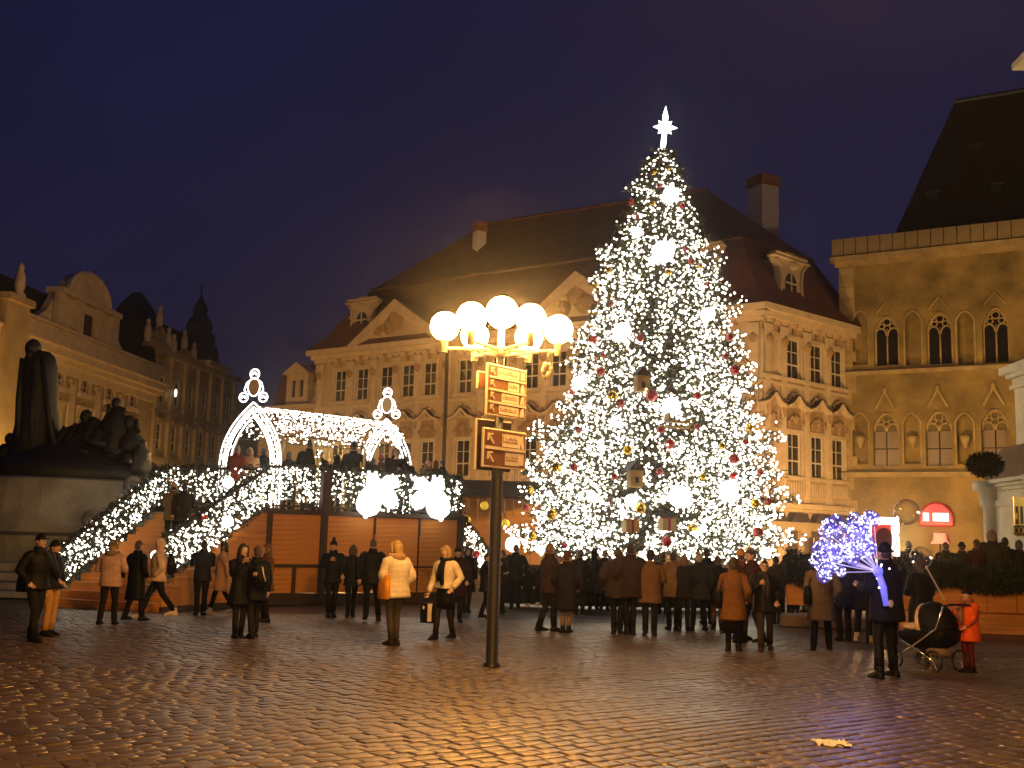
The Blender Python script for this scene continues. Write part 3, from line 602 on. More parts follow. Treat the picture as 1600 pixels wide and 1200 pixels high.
# ================================================================== COLUMN PEDESTAL, far right
def monument_column():
    Y = 34.0; cx = P(1690, 700, Y).x; M = mat('pale_sandstone', (0.50, 0.46, 0.36), 0.8, var=0.2, scale=1.5, bump=0.3)
    t = thing('column_monument', 'floodlit pale stone column on a tiered pedestal, cut by the picture edge', 'monument', (cx, Y, 0))
    R = Matrix.Rotation(math.radians(-3), 3, 'Z')
    hw = 2.05; z1 = P(1550, 738, Y-hw).z
    def tier(name, hx, z0, z1_, m=M): g = G(); g.box((cx, Y, (z0+z1_)/2), (2*hx, 2*hx, z1_-z0), R); return g.build(name, m, t)
    tier('lower_pedestal', hw, 0, z1-0.35); 
    g = G()
    for dz, e in ((0, 0.06), (0.12, 0.14), (0.24, 0.28)): g.box((cx, Y, z1-0.35+dz+0.058), (2*hw+2*e, 2*hw+2*e, 0.115), R)
    g.box((cx, Y, z1-0.75), (2*hw+0.12, 2*hw+0.12, 0.2), R); g.build('lower_cornice', M, t)
    for sx_ in (-1, 1):
        for sy in (-1, 1): g = G(); g.lathe([(0.42, 0), (0.42, 0.3), (0.34, 0.4), (0.32, z1-0.9), (0.42, z1-0.8), (0.46, z1-0.38), (0.62, z1-0.3), (0.64, z1-0.02)], Vector((cx, Y, 0))+R @ Vector((sx_*(hw-0.05), sy*(hw-0.05), 0)), 20); g.build('corner_column', M, t, smooth=True)
    hu = 1.42; zu = P(1585, 549, Y-hu).z
    g = G(); rings = []
    for k, (h_, z_) in enumerate(((hw+0.1, z1), (hu+0.9, z1+0.35), (hu+0.3, z1+1.1))): rings.append([Vector((cx, Y, z_))+R @ Vector((a*h_, b*h_, 0)) for a, b in ((-1, -1), (1, -1), (1, 1), (-1, 1))])
    g.loft(rings); g.build('sloped_cap', mat('brown_stone_cap', (0.14, 0.085, 0.05), 0.85, var=0.3), t)
    tier('upper_pedestal', hu, z1+1.1, zu-0.75)
    g = G()
    for dz, e, h_ in ((-0.75, 0.12, 0.14), (-0.6, 0.05, 0.2), (-0.39, 0.2, 0.13), (-0.255, 0.36, 0.25)): g.box((cx, Y, zu+dz+h_/2), (2*hu+2*e, 2*hu+2*e, h_), R)
    g.build('upper_cornice', M, t)
    zt = P(1594, 74, Y).z; zb = P(1594, 112, Y).z; rc = 1.28
    g = G(); g.lathe([(0.85, zu), (0.85, zu+0.3), (0.7, zu+0.5), (0.6, zu+0.6), (0.55, zt-2.0)], (cx, Y, 0), 24); g.build('column_shaft', M, t, smooth=True)
    g = G(); g.lathe([(0.58, zt-2.0), (0.66, zt-1.9), (0.6, zt-1.75), (0.75, zt-1.2), (1.1, zt-0.6), (rc*0.98, zt-0.25)], (cx, Y, 0), 16); g.box((cx, Y, zt-0.12), (2*rc*.94, 2*rc*.94, 0.22), R)
    for k in range(12):
        a = k*math.pi/6; g.ball((cx+1.0*math.cos(a), Y+1.0*math.sin(a), zt-0.75), (0.2, 0.2, 0.32), 8, 6)
    g.build('capital', M, t)
    # gilded grille
    fr = Face(Vector((cx, Y, 0))+R @ Vector((-hw, -hw-0.01, 0)), Vector((cx, Y, 0))+R @ Vector((hw, -hw-0.01, 0)))
    a0, zt_ = fr.hit(1582, 776); a1, zb_ = fr.hit(1650, 838); zb_ = fr.hit(1582, 838)[1]; Mg = mat('gilded_metal', (0.65, 0.40, 0.08), 0.4, metal=0.6, var=0.2)
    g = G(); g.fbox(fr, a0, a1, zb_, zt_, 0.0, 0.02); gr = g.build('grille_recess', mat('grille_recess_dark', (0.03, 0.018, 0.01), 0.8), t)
    g = G(); g.fbox(fr, a0, a1, zt_-0.28, zt_, 0.024, 0.09); g.fbox(fr, a0, a1, zb_, zb_+0.05, 0.024, 0.09); g.fbox(fr, a0, a1, zb_+0.32, zb_+0.37, 0.024, 0.09); g.fbox(fr, a0, a0+0.08, (zt_+zb_)/2-0.08, (zt_+zb_)/2+0.1, 0.092, 0.12)
    k = 0
    while a0+k*0.13 < a1:
        g.fbox(fr, a0+k*0.13, a0+k*0.13+0.045, zb_+0.38, zt_-0.285, 0.024, 0.07)
        g.tube([fr.pt(a0+k*0.13+0.06+0.06*math.cos(q), zb_+0.18+0.1*math.sin(q), 0.05) for q in np.linspace(0, 6.283, 9)[:-1]], 0.016, 5, closed=True); k += 1
    g.build('gilded_bar', Mg, gr)
    b = P(1560, 718, Y-hw-0.4); b.z = z1+0.26
    V, D = [], []
    for k in range(900):
        q = RNG.normal(size=3); q /= np.linalg.norm(q); rr = 0.5+0.12*RNG.random(); V.append((b.x+q[0]*rr*0.8, b.y+0.9+q[1]*rr*0.7, b.z+q[2]*rr*0.56)); D.append(q)
    bt = thing('clipped_bush', 'dark rounded bush on the ledge of the column pedestal', 'bush', (b.x, b.y+0.9, z1))
    g = G(); g.ball((b.x, b.y+0.9, b.z), (0.40, 0.36, 0.29), 14, 10); g.lathe([(0.2, 0), (0.25, 0.12)], (b.x, b.y+0.9, z1+.01), 10); g.build('crown', mat('dark_leaf', (0.005, 0.005, 0.003), 0.9, spec=0.1), bt)
    sprays(V, D, 0.12, 0.03, MATS['dark_leaf'], bt, 'leaves')
    return t, cx, Y, z1
COLM = monument_column()

# ================================================================== STREET OF HOUSES on the left
LA, LB, LC = hz(10, 505, 16), hz(240, 590, 16), Vector((-31.9, 124.0, 0))
FL1 = Face(LA-(LB-LA).normalized()*14, LB); FL2 = Face(LB+(LB-LA).normalized()*0.15, LC)
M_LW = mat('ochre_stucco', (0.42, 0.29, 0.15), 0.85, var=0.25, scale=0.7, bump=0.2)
def left_palace():
    fr = FL1; L = fr.len; t = thing('baroque_house', 'long ochre baroque house with arched attic gable, behind the dark monument', 'house', (-38, 90, 0))
    wx = [(52, 590), (91, 594), (132, 602), (171, 610), (207, 617)]; aa = [fr.hit(*q)[0] for q in wx]
    zu0, zu1 = fr.hit(132, 614)[1], fr.hit(132, 590)[1]; zl0, zl1 = zu0-5.0, zu0-2.2
    print('left', aa, zu0, zu1, zl0, L)
    aa = [aa[0]-5, ]+aa
    holes = [(a-0.75, a+0.75, z0, z1) for a in aa for z0, z1 in ((zu0, zu1), (zl0, zl1))]
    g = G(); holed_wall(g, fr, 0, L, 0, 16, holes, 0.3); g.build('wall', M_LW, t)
    g = G()
    for z0, z1, n1 in ((13.6, 14.3, 0.25), (14.3, 14.7, 0.7), (14.7, 15.3, 1.2), (15.3, 15.5, 1.4)): g.fbox(fr, -1, L+0.6, z0, z1, 0.004, n1)
    g.fbox(fr, -1, L+0.5, 15.5, 16.9, -0.1, 0.5); g.fbox(fr, -1, L+0.6, 16.9, 17.15, -0.2, 0.75); g.build('cornice', M_TRIM, t)
    for a in aa:
        for z0, z1 in ((zu0, zu1), (zl0, zl1)):
            g = G()
            for s in (-1, 1): g.fbox(fr, a+s*0.9-0.14, a+s*0.9+0.14, z0-0.1, z1+0.1, 0.004, 0.12)
            g.fbox(fr, a-1.2, a+1.2, z0-0.5, z0-0.12, 0.004, 0.3); g.fbox(fr, a-1.15, a+1.15, z1+0.14, z1+0.8, 0.004, 0.16); g.fbox(fr, a-1.3, a+1.3, z1+0.8, z1+1.0, 0.004, 0.4); g.build('window_surround', M_TRIM, t)
        go = G(); orn_blob(go, fr, a, zu0-1.2, 0.7); go.build('stucco_ornament', M_ORN, t, smooth=True)
    aq = sorted(aa)
    for p, q in zip(aq, aq[1:]): g = G(); g.fbox(fr, (p+q)/2-0.5, (p+q)/2+0.5, 0.5, 13.4, 0.004, 0.18); g.build('pilaster', M_TRIM, t); go = G(); orn_blob(go, fr, (p+q)/2, zu0+0.4, 0.6); go.build('stucco_ornament', M_ORN, t, smooth=True)
    for a in aa:
        for z0, z1 in ((zu0, zu1), (zl0, zl1)): window(t, fr, a, z0, 1.5, z1-z0)
    # attic gable: pilasters, niche, arched top
    n = -1.0; a0, a1 = fr.hit(104, 520)[0], fr.hit(192, 520)[0]; zb = 17.1; z3 = fr.hit(130, 462)[1]; zt = fr.hit(152, 428)[1]; mid = (a0+a1)/2; q = a1-a0
    g = G(); g.fbox(fr, a0, a1, zb, z3, n-0.8, n); ga = g.build('attic_gable', M_TRIM, t)
    g = G(); 
    for f_ in (0.02, 0.32, 0.68, 0.98): g = G(); g.fbox(fr, a0+q*f_-q*0.07, a0+q*f_+q*0.07, zb, z3-0.3, n+0.004, n+0.4); g.build('gable_pilaster', M_TRIM, ga)
    g = G(); g.fbox(fr, a0-0.4, a1+0.4, z3-0.3, z3+0.15, n-0.85, n+0.7); g.build('gable_cornice', M_TRIM, ga)
    g = G(); po = [(mid+q*0.36*math.cos(x), z3+0.16+(zt-z3-0.16)*math.sin(x)) for x in np.linspace(0, math.pi, 15)]; g.fprism(fr, po, n-0.8, n+0.1); g.tube([fr.pt(x, z, n+0.2) for x, z in po], 0.28, 6); g.build('arched_pediment', M_TRIM, ga)
    g = G(); g.fbox(fr, mid-q*0.13, mid+q*0.13, zb+0.6, z3-1.0, n+0.004, n+0.03); g.build('blind_window', M_HOOD, ga)
    for s, e in ((a0, -1), (a1, 1)):
        g = G(); g.fprism(fr, [(s, zb), (s+e*q*0.42, zb), (s+e*q*0.3, zb+0.5), (s+e*q*0.12, zb+1.6), (s, zb+3.2)][::(1 if e > 0 else -1)], n-0.7, n-0.1); g.build('gable_volute', M_TRIM, ga)
    g = G(); g.fprism(fr, [(-1, 16.5), (L+0.4, 16.5), (L-4, z3-0.4), (3, z3-0.4)], -12, -2.0); g.build('roof', M_BLACKROOF, t)
    # projecting corner bay at the picture edge
    a, _ = fr.hit(4, 600); g = G(); g.fbox(fr, a-3, a+0.1, 0, 17.2, 0.02, 1.5); g.fbox(fr, a-3.2, a+0.3, 17.2, 17.7, -0.1, 1.8); g.build('corner_bay', M_LW, t)
    g = G(); g.lathe([(0.5, 17.7), (0.5, 18.1), (0.3, 18.3), (0.42, 18.7), (0.36, 19.5), (0.2, 19.9), (0.26, 20.1), (0.05, 20.5)], fr.pt(a-0.4, 0, 0.8), 10); g.build('finial', M_TRIM, t, smooth=True)
left_palace()
def left_house2():
    fr = FL2; L = fr.len; t = thing('gabled_house', 'tall shadowy house with volute gables and small statues, at the end of the left street', 'house', (-33, 112, 0))
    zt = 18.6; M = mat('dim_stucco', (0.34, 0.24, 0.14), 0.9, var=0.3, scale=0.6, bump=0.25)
    aa = np.linspace(1.6, L-1.6, 6); holes = [(a-0.75, a+0.75, z, z+2.6) for a in aa for z in (4.5, 9.2, 13.8)]
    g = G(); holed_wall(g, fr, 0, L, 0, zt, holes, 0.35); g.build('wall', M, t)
    g = G(); 
    for a in np.linspace(0.3, L-0.3, 7): g = G(); g.fbox(fr, a-0.35, a+0.35, 0.2, zt-0.3, 0.004, 0.35); g.build('pilaster', M, t)
    g = G()
    for z0, z1, n1 in ((zt-0.3, zt+0.3, 0.9), (8.0, 8.4, 0.4), (12.8, 13.1, 0.35)): g.fbox(fr, -0.3, L+0.3, z0, z1, 0.0045, n1)
    g.build('cornice', M, t)
    for a in aa: g = G(); g.fbox(fr, a-1.2, a+1.2, 11.9, 12.2, 0.004, 0.5); g.build('window_ledge', M, t)
    for a in aa:
        for z in (4.5, 9.2, 13.8): window(t, fr, a, z, 1.5, 2.6)
    for (x0, xm, x1, yt, nst) in ((228, 243, 262, 508, 0), (270, 283, 303, 545, 1)):
        a0, a1 = fr.hit(x0, 570)[0], fr.hit(x1, 580)[0]; am = (a0+a1)/2; zp = fr.hit(xm, yt)[1]; h = zp-zt-0.3
        po = [(a0, zt+.3), (a1, zt+.3), (a1-0.1*(a1-a0), zt+.3+h*0.25), (a1-0.3*(a1-a0), zt+.3+h*0.4), (a1-0.28*(a1-a0), zt+.3+h*0.7), (am, zp), (a0+0.28*(a1-a0), zt+.3+h*0.7), (a0+0.3*(a1-a0), zt+.3+h*0.4), (a0+0.1*(a1-a0), zt+.3+h*0.25)]
        g = G(); g.fprism(fr, po, -0.6, 0.2); g.tube([fr.pt(x, z, 0.1) for x, z in po[1:]], 0.22, 6); gb = g.build('volute_gable', M, t)
        for a, z in ((am, zp), (a0+0.1, zt+h*0.35), (a1-0.1, zt+h*0.35)):
            g = G(); g.lathe([(0.35, 0), (0.3, 0.3), (0.38, 0.5), (0.34, 1.2), (0.25, 1.6), (0.1, 1.7), (0.22, 1.85), (0.2, 2.1), (0.05, 2.25)], fr.pt(a, z-0.1, -0.1), 10); g.build('roof_statue', M_TRIM, gb, smooth=True)
    a0, a1 = fr.hit(310, 600)[0], fr.hit(338, 600)[0]; z0, z1 = fr.hit(325, 640)[1], fr.hit(325, 568)[1]
    g = G(); g.fbox(fr, a0, a1, zt-0.1, z1-0.6, -2.5, 1.0); g.fbox(fr, a0-0.4, a1+0.4, z1-0.6, z1, -2.8, 1.4); g.build('corner_turret', M, t)
    g = G(); g.fprism(fr, [(0, zt), (L, zt), (L-2, zt+3.5), (2, zt+3.5)], -12, -1.5); g.build('roof', M_BLACKROOF, t)
    a, z = fr.hit(261, 614); b = thing('wall_lamp', 'tiny white lantern on the shadowy gabled house front', 'lamp', fr.pt(a, z, 0.9))
    g = G(); g.ball(fr.pt(a, z, 0.9), (0.14, 0.14, 0.4), 8, 6); g.build('lantern_glass', mat('lantern_white', (1, 1, 1), 0.4, var=0, emis=(1, 0.9, 0.7), es=4.0), b)
    g = G(); g.tube([fr.pt(a, z+0.45, 0.9), fr.pt(a, z+0.5, 0.0)], 0.04, 5); g.build('lantern_bracket', M_IRON, b)
left_house2()
def far_house():
    A, B = P(346, 700, 136), P(470, 700, 132); fr = Face(A, B); t = thing('narrow_house', 'dark narrow house with curved gable closing the street behind the light arch', 'house', (A.x, A.y, 0))
    M = mat('dim_stucco', (0.34, 0.24, 0.14)); zs = fr.hit(360, 660)[1]; zt = fr.hit(350, 622)[1]
    aa = np.linspace(2, fr.len-2, 4)
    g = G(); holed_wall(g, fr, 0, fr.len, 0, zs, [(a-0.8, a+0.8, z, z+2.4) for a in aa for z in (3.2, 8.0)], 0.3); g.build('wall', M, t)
    for a in aa:
        for z in (3.2, 8.0): window(t, fr, a, z, 1.6, 2.4)
    g = G(); po = [(0, zs), (4.6, zs), (4.3, zs+0.6), (3.2, zs+1.2), (2.4, zt-0.6), (1.6, zt), (0.5, zt), (0, zt-.4)]; g.fprism(fr, po, -0.6, 0.1); g.build('curved_gable', M, t)
    g = G(); g.fprism(fr, [(0, zs), (fr.len, zs), (fr.len-1, zs+2.0), (1, zs+2.2)], -10, -1); g.build('roof', M_BLACKROOF, t)
far_house()
def towers():
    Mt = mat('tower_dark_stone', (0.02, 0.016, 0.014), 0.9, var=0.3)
    for (xc, hw, yt, ysh, Y, lab) in ((305, 21, 462, 520, 190, 'dark church tower with a bulbous cap against the night sky'), (205, 30, 458, 505, 170, 'dark hipped roof block rising behind the baroque house')):
        c = P(xc, 600, Y); w_ = hw/F*Y; zt = P(xc, yt, Y).z; zs = P(xc, ysh, Y).z
        t = thing('church_tower' if hw < 30 else 'roof_block', lab, 'tower' if hw < 30 else 'building', (c.x, Y, 0))
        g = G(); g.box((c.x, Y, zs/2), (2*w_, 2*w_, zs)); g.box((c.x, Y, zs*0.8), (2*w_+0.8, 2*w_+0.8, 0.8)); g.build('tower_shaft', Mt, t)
        g = G(); h = zt-zs
        if hw < 30: g.lathe([(w_*0.95, zs), (w_*1.05, zs+h*0.18), (w_*0.8, zs+h*0.35), (w_*0.5, zs+h*0.5), (w_*0.62, zs+h*0.62), (w_*0.3, zs+h*0.85), (0.15, zt), (0.12, zt+h*0.3)], (c.x, Y, 0), 8)
        else: g.lathe([(w_*1.45, zs), (w_*0.9, zs+h*0.6), (w_*0.3, zt)], (c.x, Y, 0), 4, Matrix.Rotation(math.pi/4, 3, 'Z'))
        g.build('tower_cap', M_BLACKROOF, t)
        g = G(); g.box((c.x, Y-w_-0.02, zs*0.86), (w_*0.5, 0.06, 3.0)); g.build('tower_window', M_PANE, t)
towers()
# ================================================================== CHRISTMAS TREE
TY = 40.0
TB = P(1018, 920, TY); TB.z = 0.0
S40 = TY/F
PROF = [(228, 5), (250, 20), (265, 30), (300, 50), (340, 56), (380, 76), (400, 84), (430, 104), (470, 118), (500, 124), (540, 136), (570, 142), (600, 152), (640, 158), (680, 172), (720, 180), (760, 200), (780, 207), (810, 205), (850, 206), (880, 203), (905, 190)]
TZ = [P(1025, y, TY).z for y, _ in PROF]
TOPX = P(1034, 232, TY).x
def axis_x(z): t = (z)/(TZ[0]); return TB.x+(TOPX-TB.x)*t
def tree_r(z): return float(np.interp(z, TZ[::-1], [r*S40*0.99 for _, r in PROF][::-1]))
tree = thing('christmas_tree', 'towering fir covered in thousands of white fairy lights in the middle of the square', 'christmas tree', TB)
def build_tree():
    g = G(); g.tube([(TB.x, TY, -0.05), (axis_x(5), TY, 5), (axis_x(11), TY, 11), (axis_x(16.6), TY, 16.7)], [0.42, 0.32, 0.18, 0.04], 10); g.build('trunk', M_BARK, tree, smooth=True)
    g = G(); bases, dirs, lns = [], [], []; lp = []; lr = []
    zt = TZ[0]; zb = 1.0; z = zb; lev = 0
    while z < zt-0.25:
        R = tree_r(z); nb = max(5, int(7+R*3.6)); ph = RNG.random()*6.28
        for k in range(nb):
            a = ph+2*math.pi*k/nb+RNG.normal()*0.16; L = R*(1+0.09*math.sin(z*5.2+2.2*math.sin(a*2)))*(0.80+0.26*RNG.random() if RNG.random() > 0.2 else 0.62+0.2*RNG.random()); zz = z+RNG.normal()*0.10
            d = np.array([math.cos(a), math.sin(a)]); rise = 0.30*L; N = 7
            pts = []
            for t in np.linspace(0.04, 1, N):
                h = zz+rise*(1-t)*0.9-0.10*L*math.sin(t*math.pi)*0.9+0.10*L*t*t
                pts.append(np.array([axis_x(zz)+d[0]*L*t, TY+d[1]*L*t, h]))
            g.tube(pts, [0.05*(1-0.85*i/(N-1))*min(1, L/2+.2) for i in range(N)], 4, cap=False)
            # twigs with needles
            nt_ = int(10+L*9)
            for q in range(nt_):
                t = 0.22+0.72*math.sqrt(RNG.random()); i = min(N-2, int(t*(N-1))); f_ = t*(N-1)-i; p = pts[i]*(1-f_)+pts[i+1]*f_
                dv = (pts[i+1]-pts[i]); dv = dv/np.linalg.norm(dv); sd = np.array([-d[1], d[0], 0])*RNG.choice([-1, 1]); tw = dv*0.7+sd*(0.4+0.6*RNG.random())+np.array([0, 0, RNG.normal()*0.35]); tw /= np.linalg.norm(tw)
                tl = (0.22+0.34*RNG.random())*(0.6+0.12*L)
                for s_ in range(5):
                    u = s_/5.0; nd = tw+RNG.normal(size=3)*0.55; nd /= np.linalg.norm(nd); bases.append(p+tw*tl*u); dirs.append(nd); lns.append(0.12+0.13*RNG.random())
            # lights strung along the branch, thicker towards the tip and low on the tree
            dens = (2.9+1.9*max(0, 1-z/zt)) * (1.0 if z < 13 else 0.92)
            front = d[1] < 0.25
            nl = int(L*dens*(1.0 if front else 0.45)*1.6+1.5)
            for q in range(nl):
                t = 0.30+0.73*RNG.random()**0.52; i = min(N-2, int(t*(N-1))); f_ = t*(N-1)-i; p = pts[i]*(1-f_)+pts[i+1]*f_
                sd = np.array([-d[1], d[0], 0]); off = sd*RNG.normal()*0.17*(1.25-0.8*t)*min(1.5, L+.3); lp.append(p+off+np.array([0, 0, RNG.normal()*0.10])); lr.append(0.034+0.018*RNG.random())
        z += 0.27+0.02*RNG.random(); lev += 1
    g.build('branch', M_BARK, tree)['kind'] = 'stuff'
    sprays(bases, dirs, np.array(lns), 0.022, M_NEEDLE, tree, 'crown')
    lp = np.array(lp); lr = np.array(lr)
    # the photograph shows a dark slot beside the trunk about half way up
    dx = lp[:, 0]-np.array([axis_x(q) for q in lp[:, 2]]); zz = lp[:, 2]
    keep = ~((np.abs(dx-0.12) < 0.19) & (zz > 6.0) & (zz < 9.4) & (lp[:, 1] < TY+0.5) & (RNG.random(len(lp)) < 0.85))
    for cx_, cz_, r_ in ((-0.7, 9.2, .55), (1.3, 5.7, .5), (-0.9, 3.2, .6), (0.2, 2.6, .5), (-1.5, 4.0, .35)): keep &= ~(((dx-cx_)**2+(zz-cz_)**2 < (r_*.8)**2) & (lp[:, 1] < TY-0.3) & (RNG.random(len(lp)) < 0.65))
    lp = lp[keep]; lr = lr[keep]; print('tree leds', len(lp), 'needles', len(bases)); leds(lp, lr, M_LEDT, tree)
    # topmost star
    c = P(1039, 199, TY); s = S40; t = thing('tree_star', 'white glowing pointed star with a long upper ray on top of the fir', 'star', (c.x, TY, P(1035, 238, TY).z))
    for k, (ang, ln) in enumerate(((90, 37), (0, 21), (180, 20), (45, 16), (135, 16), (225, 16), (315, 16))):
        g = G(); a = math.radians(ang+1.6*-1); dv = Vector((math.cos(a), 0, math.sin(a))); pr = Vector((-dv.z, 0, dv.x)); L = ln*s; w_ = 5.2*s if ang != 90 else 6.0*s
        g.add([c+dv*0.02*s+pr*w_*.6, c+dv*0.02*s-pr*w_*.6, c+dv*L*0.5-pr*w_*.8, c+dv*L, c+dv*L*0.5+pr*w_*.8, c+dv*L*.35+Vector((0, -0.12, 0)), c+dv*L*.35+Vector((0, 0.12, 0))], [(0, 1, 5), (1, 2, 5), (2, 3, 5), (3, 4, 5), (4, 0, 5), (1, 0, 6), (2, 1, 6), (3, 2, 6), (4, 3, 6), (0, 4, 6)]); g.build('star_ray', M_TUBE, t)
    g = G(); g.tube([c, P(1035, 240, TY)], [4*s, 4.5*s], 8); g.build('star_stem', M_TUBE, t)
build_tree()
ORD = 'first second third fourth fifth sixth seventh eighth ninth tenth eleventh twelfth thirteenth fourteenth fifteenth sixteenth seventeenth eighteenth nineteenth twentieth twenty-first twenty-second twenty-third twenty-fourth twenty-fifth twenty-sixth twenty-seventh twenty-eighth twenty-ninth thirtieth'.split()
def on_tree(px, py, out=0.05):
    q = P(px, py, TY); R = tree_r(q.z)
    for _ in range(6):
        x = q.x-axis_x(q.z); R = tree_r(q.z); Y = TY-math.sqrt(max(0.04, R*R-x*x))*0.93-out; q = P(px, py, Y)
    return q
def tree_ornaments():
    big = [(1048, 304, 18), (995, 363, 12), (1036, 394, 25), (1107, 491, 15), (973, 518, 20), (905, 598, 14), (1150, 612, 9), (916, 640, 10), (1049, 635, 20), (958, 660, 9), (941, 700, 8), (925, 776, 11), (1062, 776, 24), (1138, 768, 21), (986, 782, 14), (843, 858, 9), (1195, 862, 10), (1006, 868, 10)]
    big.sort(key=lambda q: q[1]); proto = None
    for i, (x, y, r) in enumerate(big):
        q = on_tree(x, y, 0.2); rr = r*q.y/F
        g = G(); g.ball((0, 0, 0), 0.72, 14, 10)
        for k in range(26):
            d = Vector(RNG.normal(size=3)).normalized(); g.tube([d*0.6, d*(0.95+0.2*RNG.random())], [0.10, 0.04], 5)
        size = 'huge' if r >= 20 else ('large' if r >= 14 else 'small')
        o = g.build('snowball_lamp', M_BELL, None, smooth=True, local=True); o.location = q; o.scale = (rr, rr, rr); o.rotation_euler = tuple(RNG.random(3)*6)
        tag(o, '%s glowing white snowball lamp, %s from the top of the lit fir' % (size, ORD[i] if i else 'topmost one'), 'lamp', 'snowball lamps hung in the fir')
    red = [(1030, 290, 4), (986, 315, 5), (1066, 322, 5), (993, 338, 5), (1072, 390, 5), (1080, 408, 5), (1107, 445, 5), (955, 475, 4), (1140, 527, 6), (926, 530, 7), (1000, 528, 6), (942, 555, 4), (1134, 557, 5), (938, 580, 7), (1148, 578, 8), (1018, 618, 9), (893, 613, 4), (1090, 618, 6), (969, 630, 7), (904, 672, 5), (1033, 671, 6), (1090, 667, 5), (1047, 694, 8), (1165, 690, 5), (1147, 717, 8), (897, 730, 6), (1188, 738, 5), (1031, 737, 5), (960, 745, 5), (1147, 745, 7), (1200, 784, 6), (952, 783, 5), (822, 793, 5), (1184, 831, 8), (1042, 846, 8), (882, 852, 5)]
    gold = [(1022, 268, 5), (1046, 262, 4), (1020, 318, 4), (952, 422, 5), (1094, 415, 4), (1044, 425, 5), (932, 445, 4), (957, 619, 8), (1170, 667, 6), (981, 703, 7), (1128, 697, 5), (870, 731, 8), (996, 735, 6), (828, 766, 6), (1180, 786, 7), (1001, 794, 8), (1082, 826, 7), (862, 804, 8), (832, 838, 6), (1170, 858, 5), (1098, 745, 5)]
    mr = mat('red_glass_bauble', (0.42, 0.012, 0.008), 0.15, var=0, spec=0.7); mg = mat('gold_bauble', (0.75, 0.48, 0.05), 0.22, metal=0.85, var=0)
    mc = mat('bauble_cap', (0.5, 0.4, 0.2), 0.3, metal=0.9, var=0)
    for nm, arr, m in (('red', red, mr), ('gold', gold, mg)):
        arr.sort(key=lambda q: q[1]); gb = G(); gb.ball((0, 0, 0), 1.0, 14, 10); bm_ = gb.mesh('bauble_ball', m, smooth=True); gc = G(); gc.lathe([(0.22, 0.93), (0.22, 1.12), (0.08, 1.14), (0.06, 1.3)], n=8); cm = gc.mesh('cap', mc)
        for i, (x, y, r) in enumerate(arr):
            q = on_tree(x, y, 0.16); rr = r*1.05*q.y/F; lab = ('%s from the top' % ORD[i]) if i < 30 else ('%s from the bottom' % ORD[len(arr)-1-i])
            o = bpy.data.objects.new('bauble', bm_); COL.objects.link(o); o.location = q; o.scale = (rr, rr, rr); tag(o, 'round %s bauble on the lit fir, %s among the %s ones' % (nm, lab, nm), 'bauble', '%s baubles in the fir' % nm)
            c = bpy.data.objects.new('cap', cm); COL.objects.link(c); c.parent = o
    mw = mat('gilded_wood_toy', (0.42, 0.25, 0.05), 0.45, var=0.2)
    toys = [(1002, 600, 'house', 'gilded wooden house ornament hung beside the dark trunk slot of the fir'), (1058, 662, 'sledge', 'gilded wooden sledge ornament below the middle snowball lamp'), (992, 748, 'house', 'gilded wooden house ornament low on the fir above the gold bauble'), (985, 822, 'gift', 'gilded gift box ornament near the foot of the fir'), (1042, 820, 'gift', 'gilded gift box ornament right of the other box at the foot of the fir')]
    for x, y, kd, lab in toys:
        q = on_tree(x, y, 0.15); t = thing('wooden_ornament', lab, 'ornament', q, 0.3, 'gilded wooden toys in the fir')
        if kd == 'house':
            g = G(); g.box((0, 0, 0), (0.44, 0.34, 0.55)); g.build('toy_wall', mw, t, local=True); g = G(); g.loft([[Vector((-.3, y_, .27)), Vector((.3, y_, .27)), Vector((0, y_, .62))] for y_ in (-.24, .24)]); g.build('toy_roof', M_DKWOOD, t, local=True)
            g = G(); g.box((0, -0.18, -0.05), (0.12, 0.03, 0.2)); g.build('toy_door', M_DKWOOD, t, local=True)
        elif kd == 'sledge':
            for s in (-1, 1): g = G(); g.tube([(-.5, s*.13, -.1), (.35, s*.13, -.12), (.52, s*.13, .02), (.46, s*.13, .2)], 0.035, 6); g.build('runner', mw, t, local=True)
            g = G(); g.box((0, 0, .06), (.8, .34, .06)); g.box((-.36, 0, .2), (.06, .34, .26)); g.build('sledge_seat', mw, t, local=True)
        else:
            g = G(); g.box((0, 0, 0), (.46, .4, .38)); g.build('gift_box', mw, t, local=True); g = G(); g.box((0, 0, 0), (.08, .42, .40)); g.box((0, 0, .21), (.48, .08, .04)); g.build('ribbon', mat('red_ribbon', (.3, .01, .01), .5), t, local=True)
tree_ornaments()
# low dark fence round the foot of the fir
def tree_fence():
    t = thing('tree_barrier', 'low dark cloth covered barrier around the foot of the fir', 'barrier', (TB.x, TY-5, 0))
    pts = [hz(x, y, 0) for x, y in ((785, 944), (860, 948), (960, 950), (1060, 952), (1160, 953), (1225, 950))]
    g = G(); 
    for p, q in zip(pts, pts[1:]):
        N = 10; f_ = [p.lerp(q, i/N) for i in range(N+1)]
        for i in range(N):
            a, b = f_[i], f_[i+1]; w_ = 0.04*math.sin(i*2.1); g.add([a+Vector((0, w_, 0.03)), b+Vector((0, 0.04*math.sin((i+1)*2.1), 0.03)), b+Vector((0, 0.05, 1.0)), a+Vector((0, 0.05, 1.0))], [(0, 1, 2, 3)])
    g.build('barrier_cloth', mat('black_cloth', (0.012, 0.010, 0.010), 0.9), t)
    for p in pts: g = G(); g.tube([p, p+Vector((0, 0.06, 1.05))], 0.035, 6); g.build('barrier_post', M_IRON, t)
    g = G(); g.tube([p+Vector((0, 0.05, 1.03)) for p in pts], 0.03, 6); g.build('barrier_rail', M_IRON, t)
tree_fence()

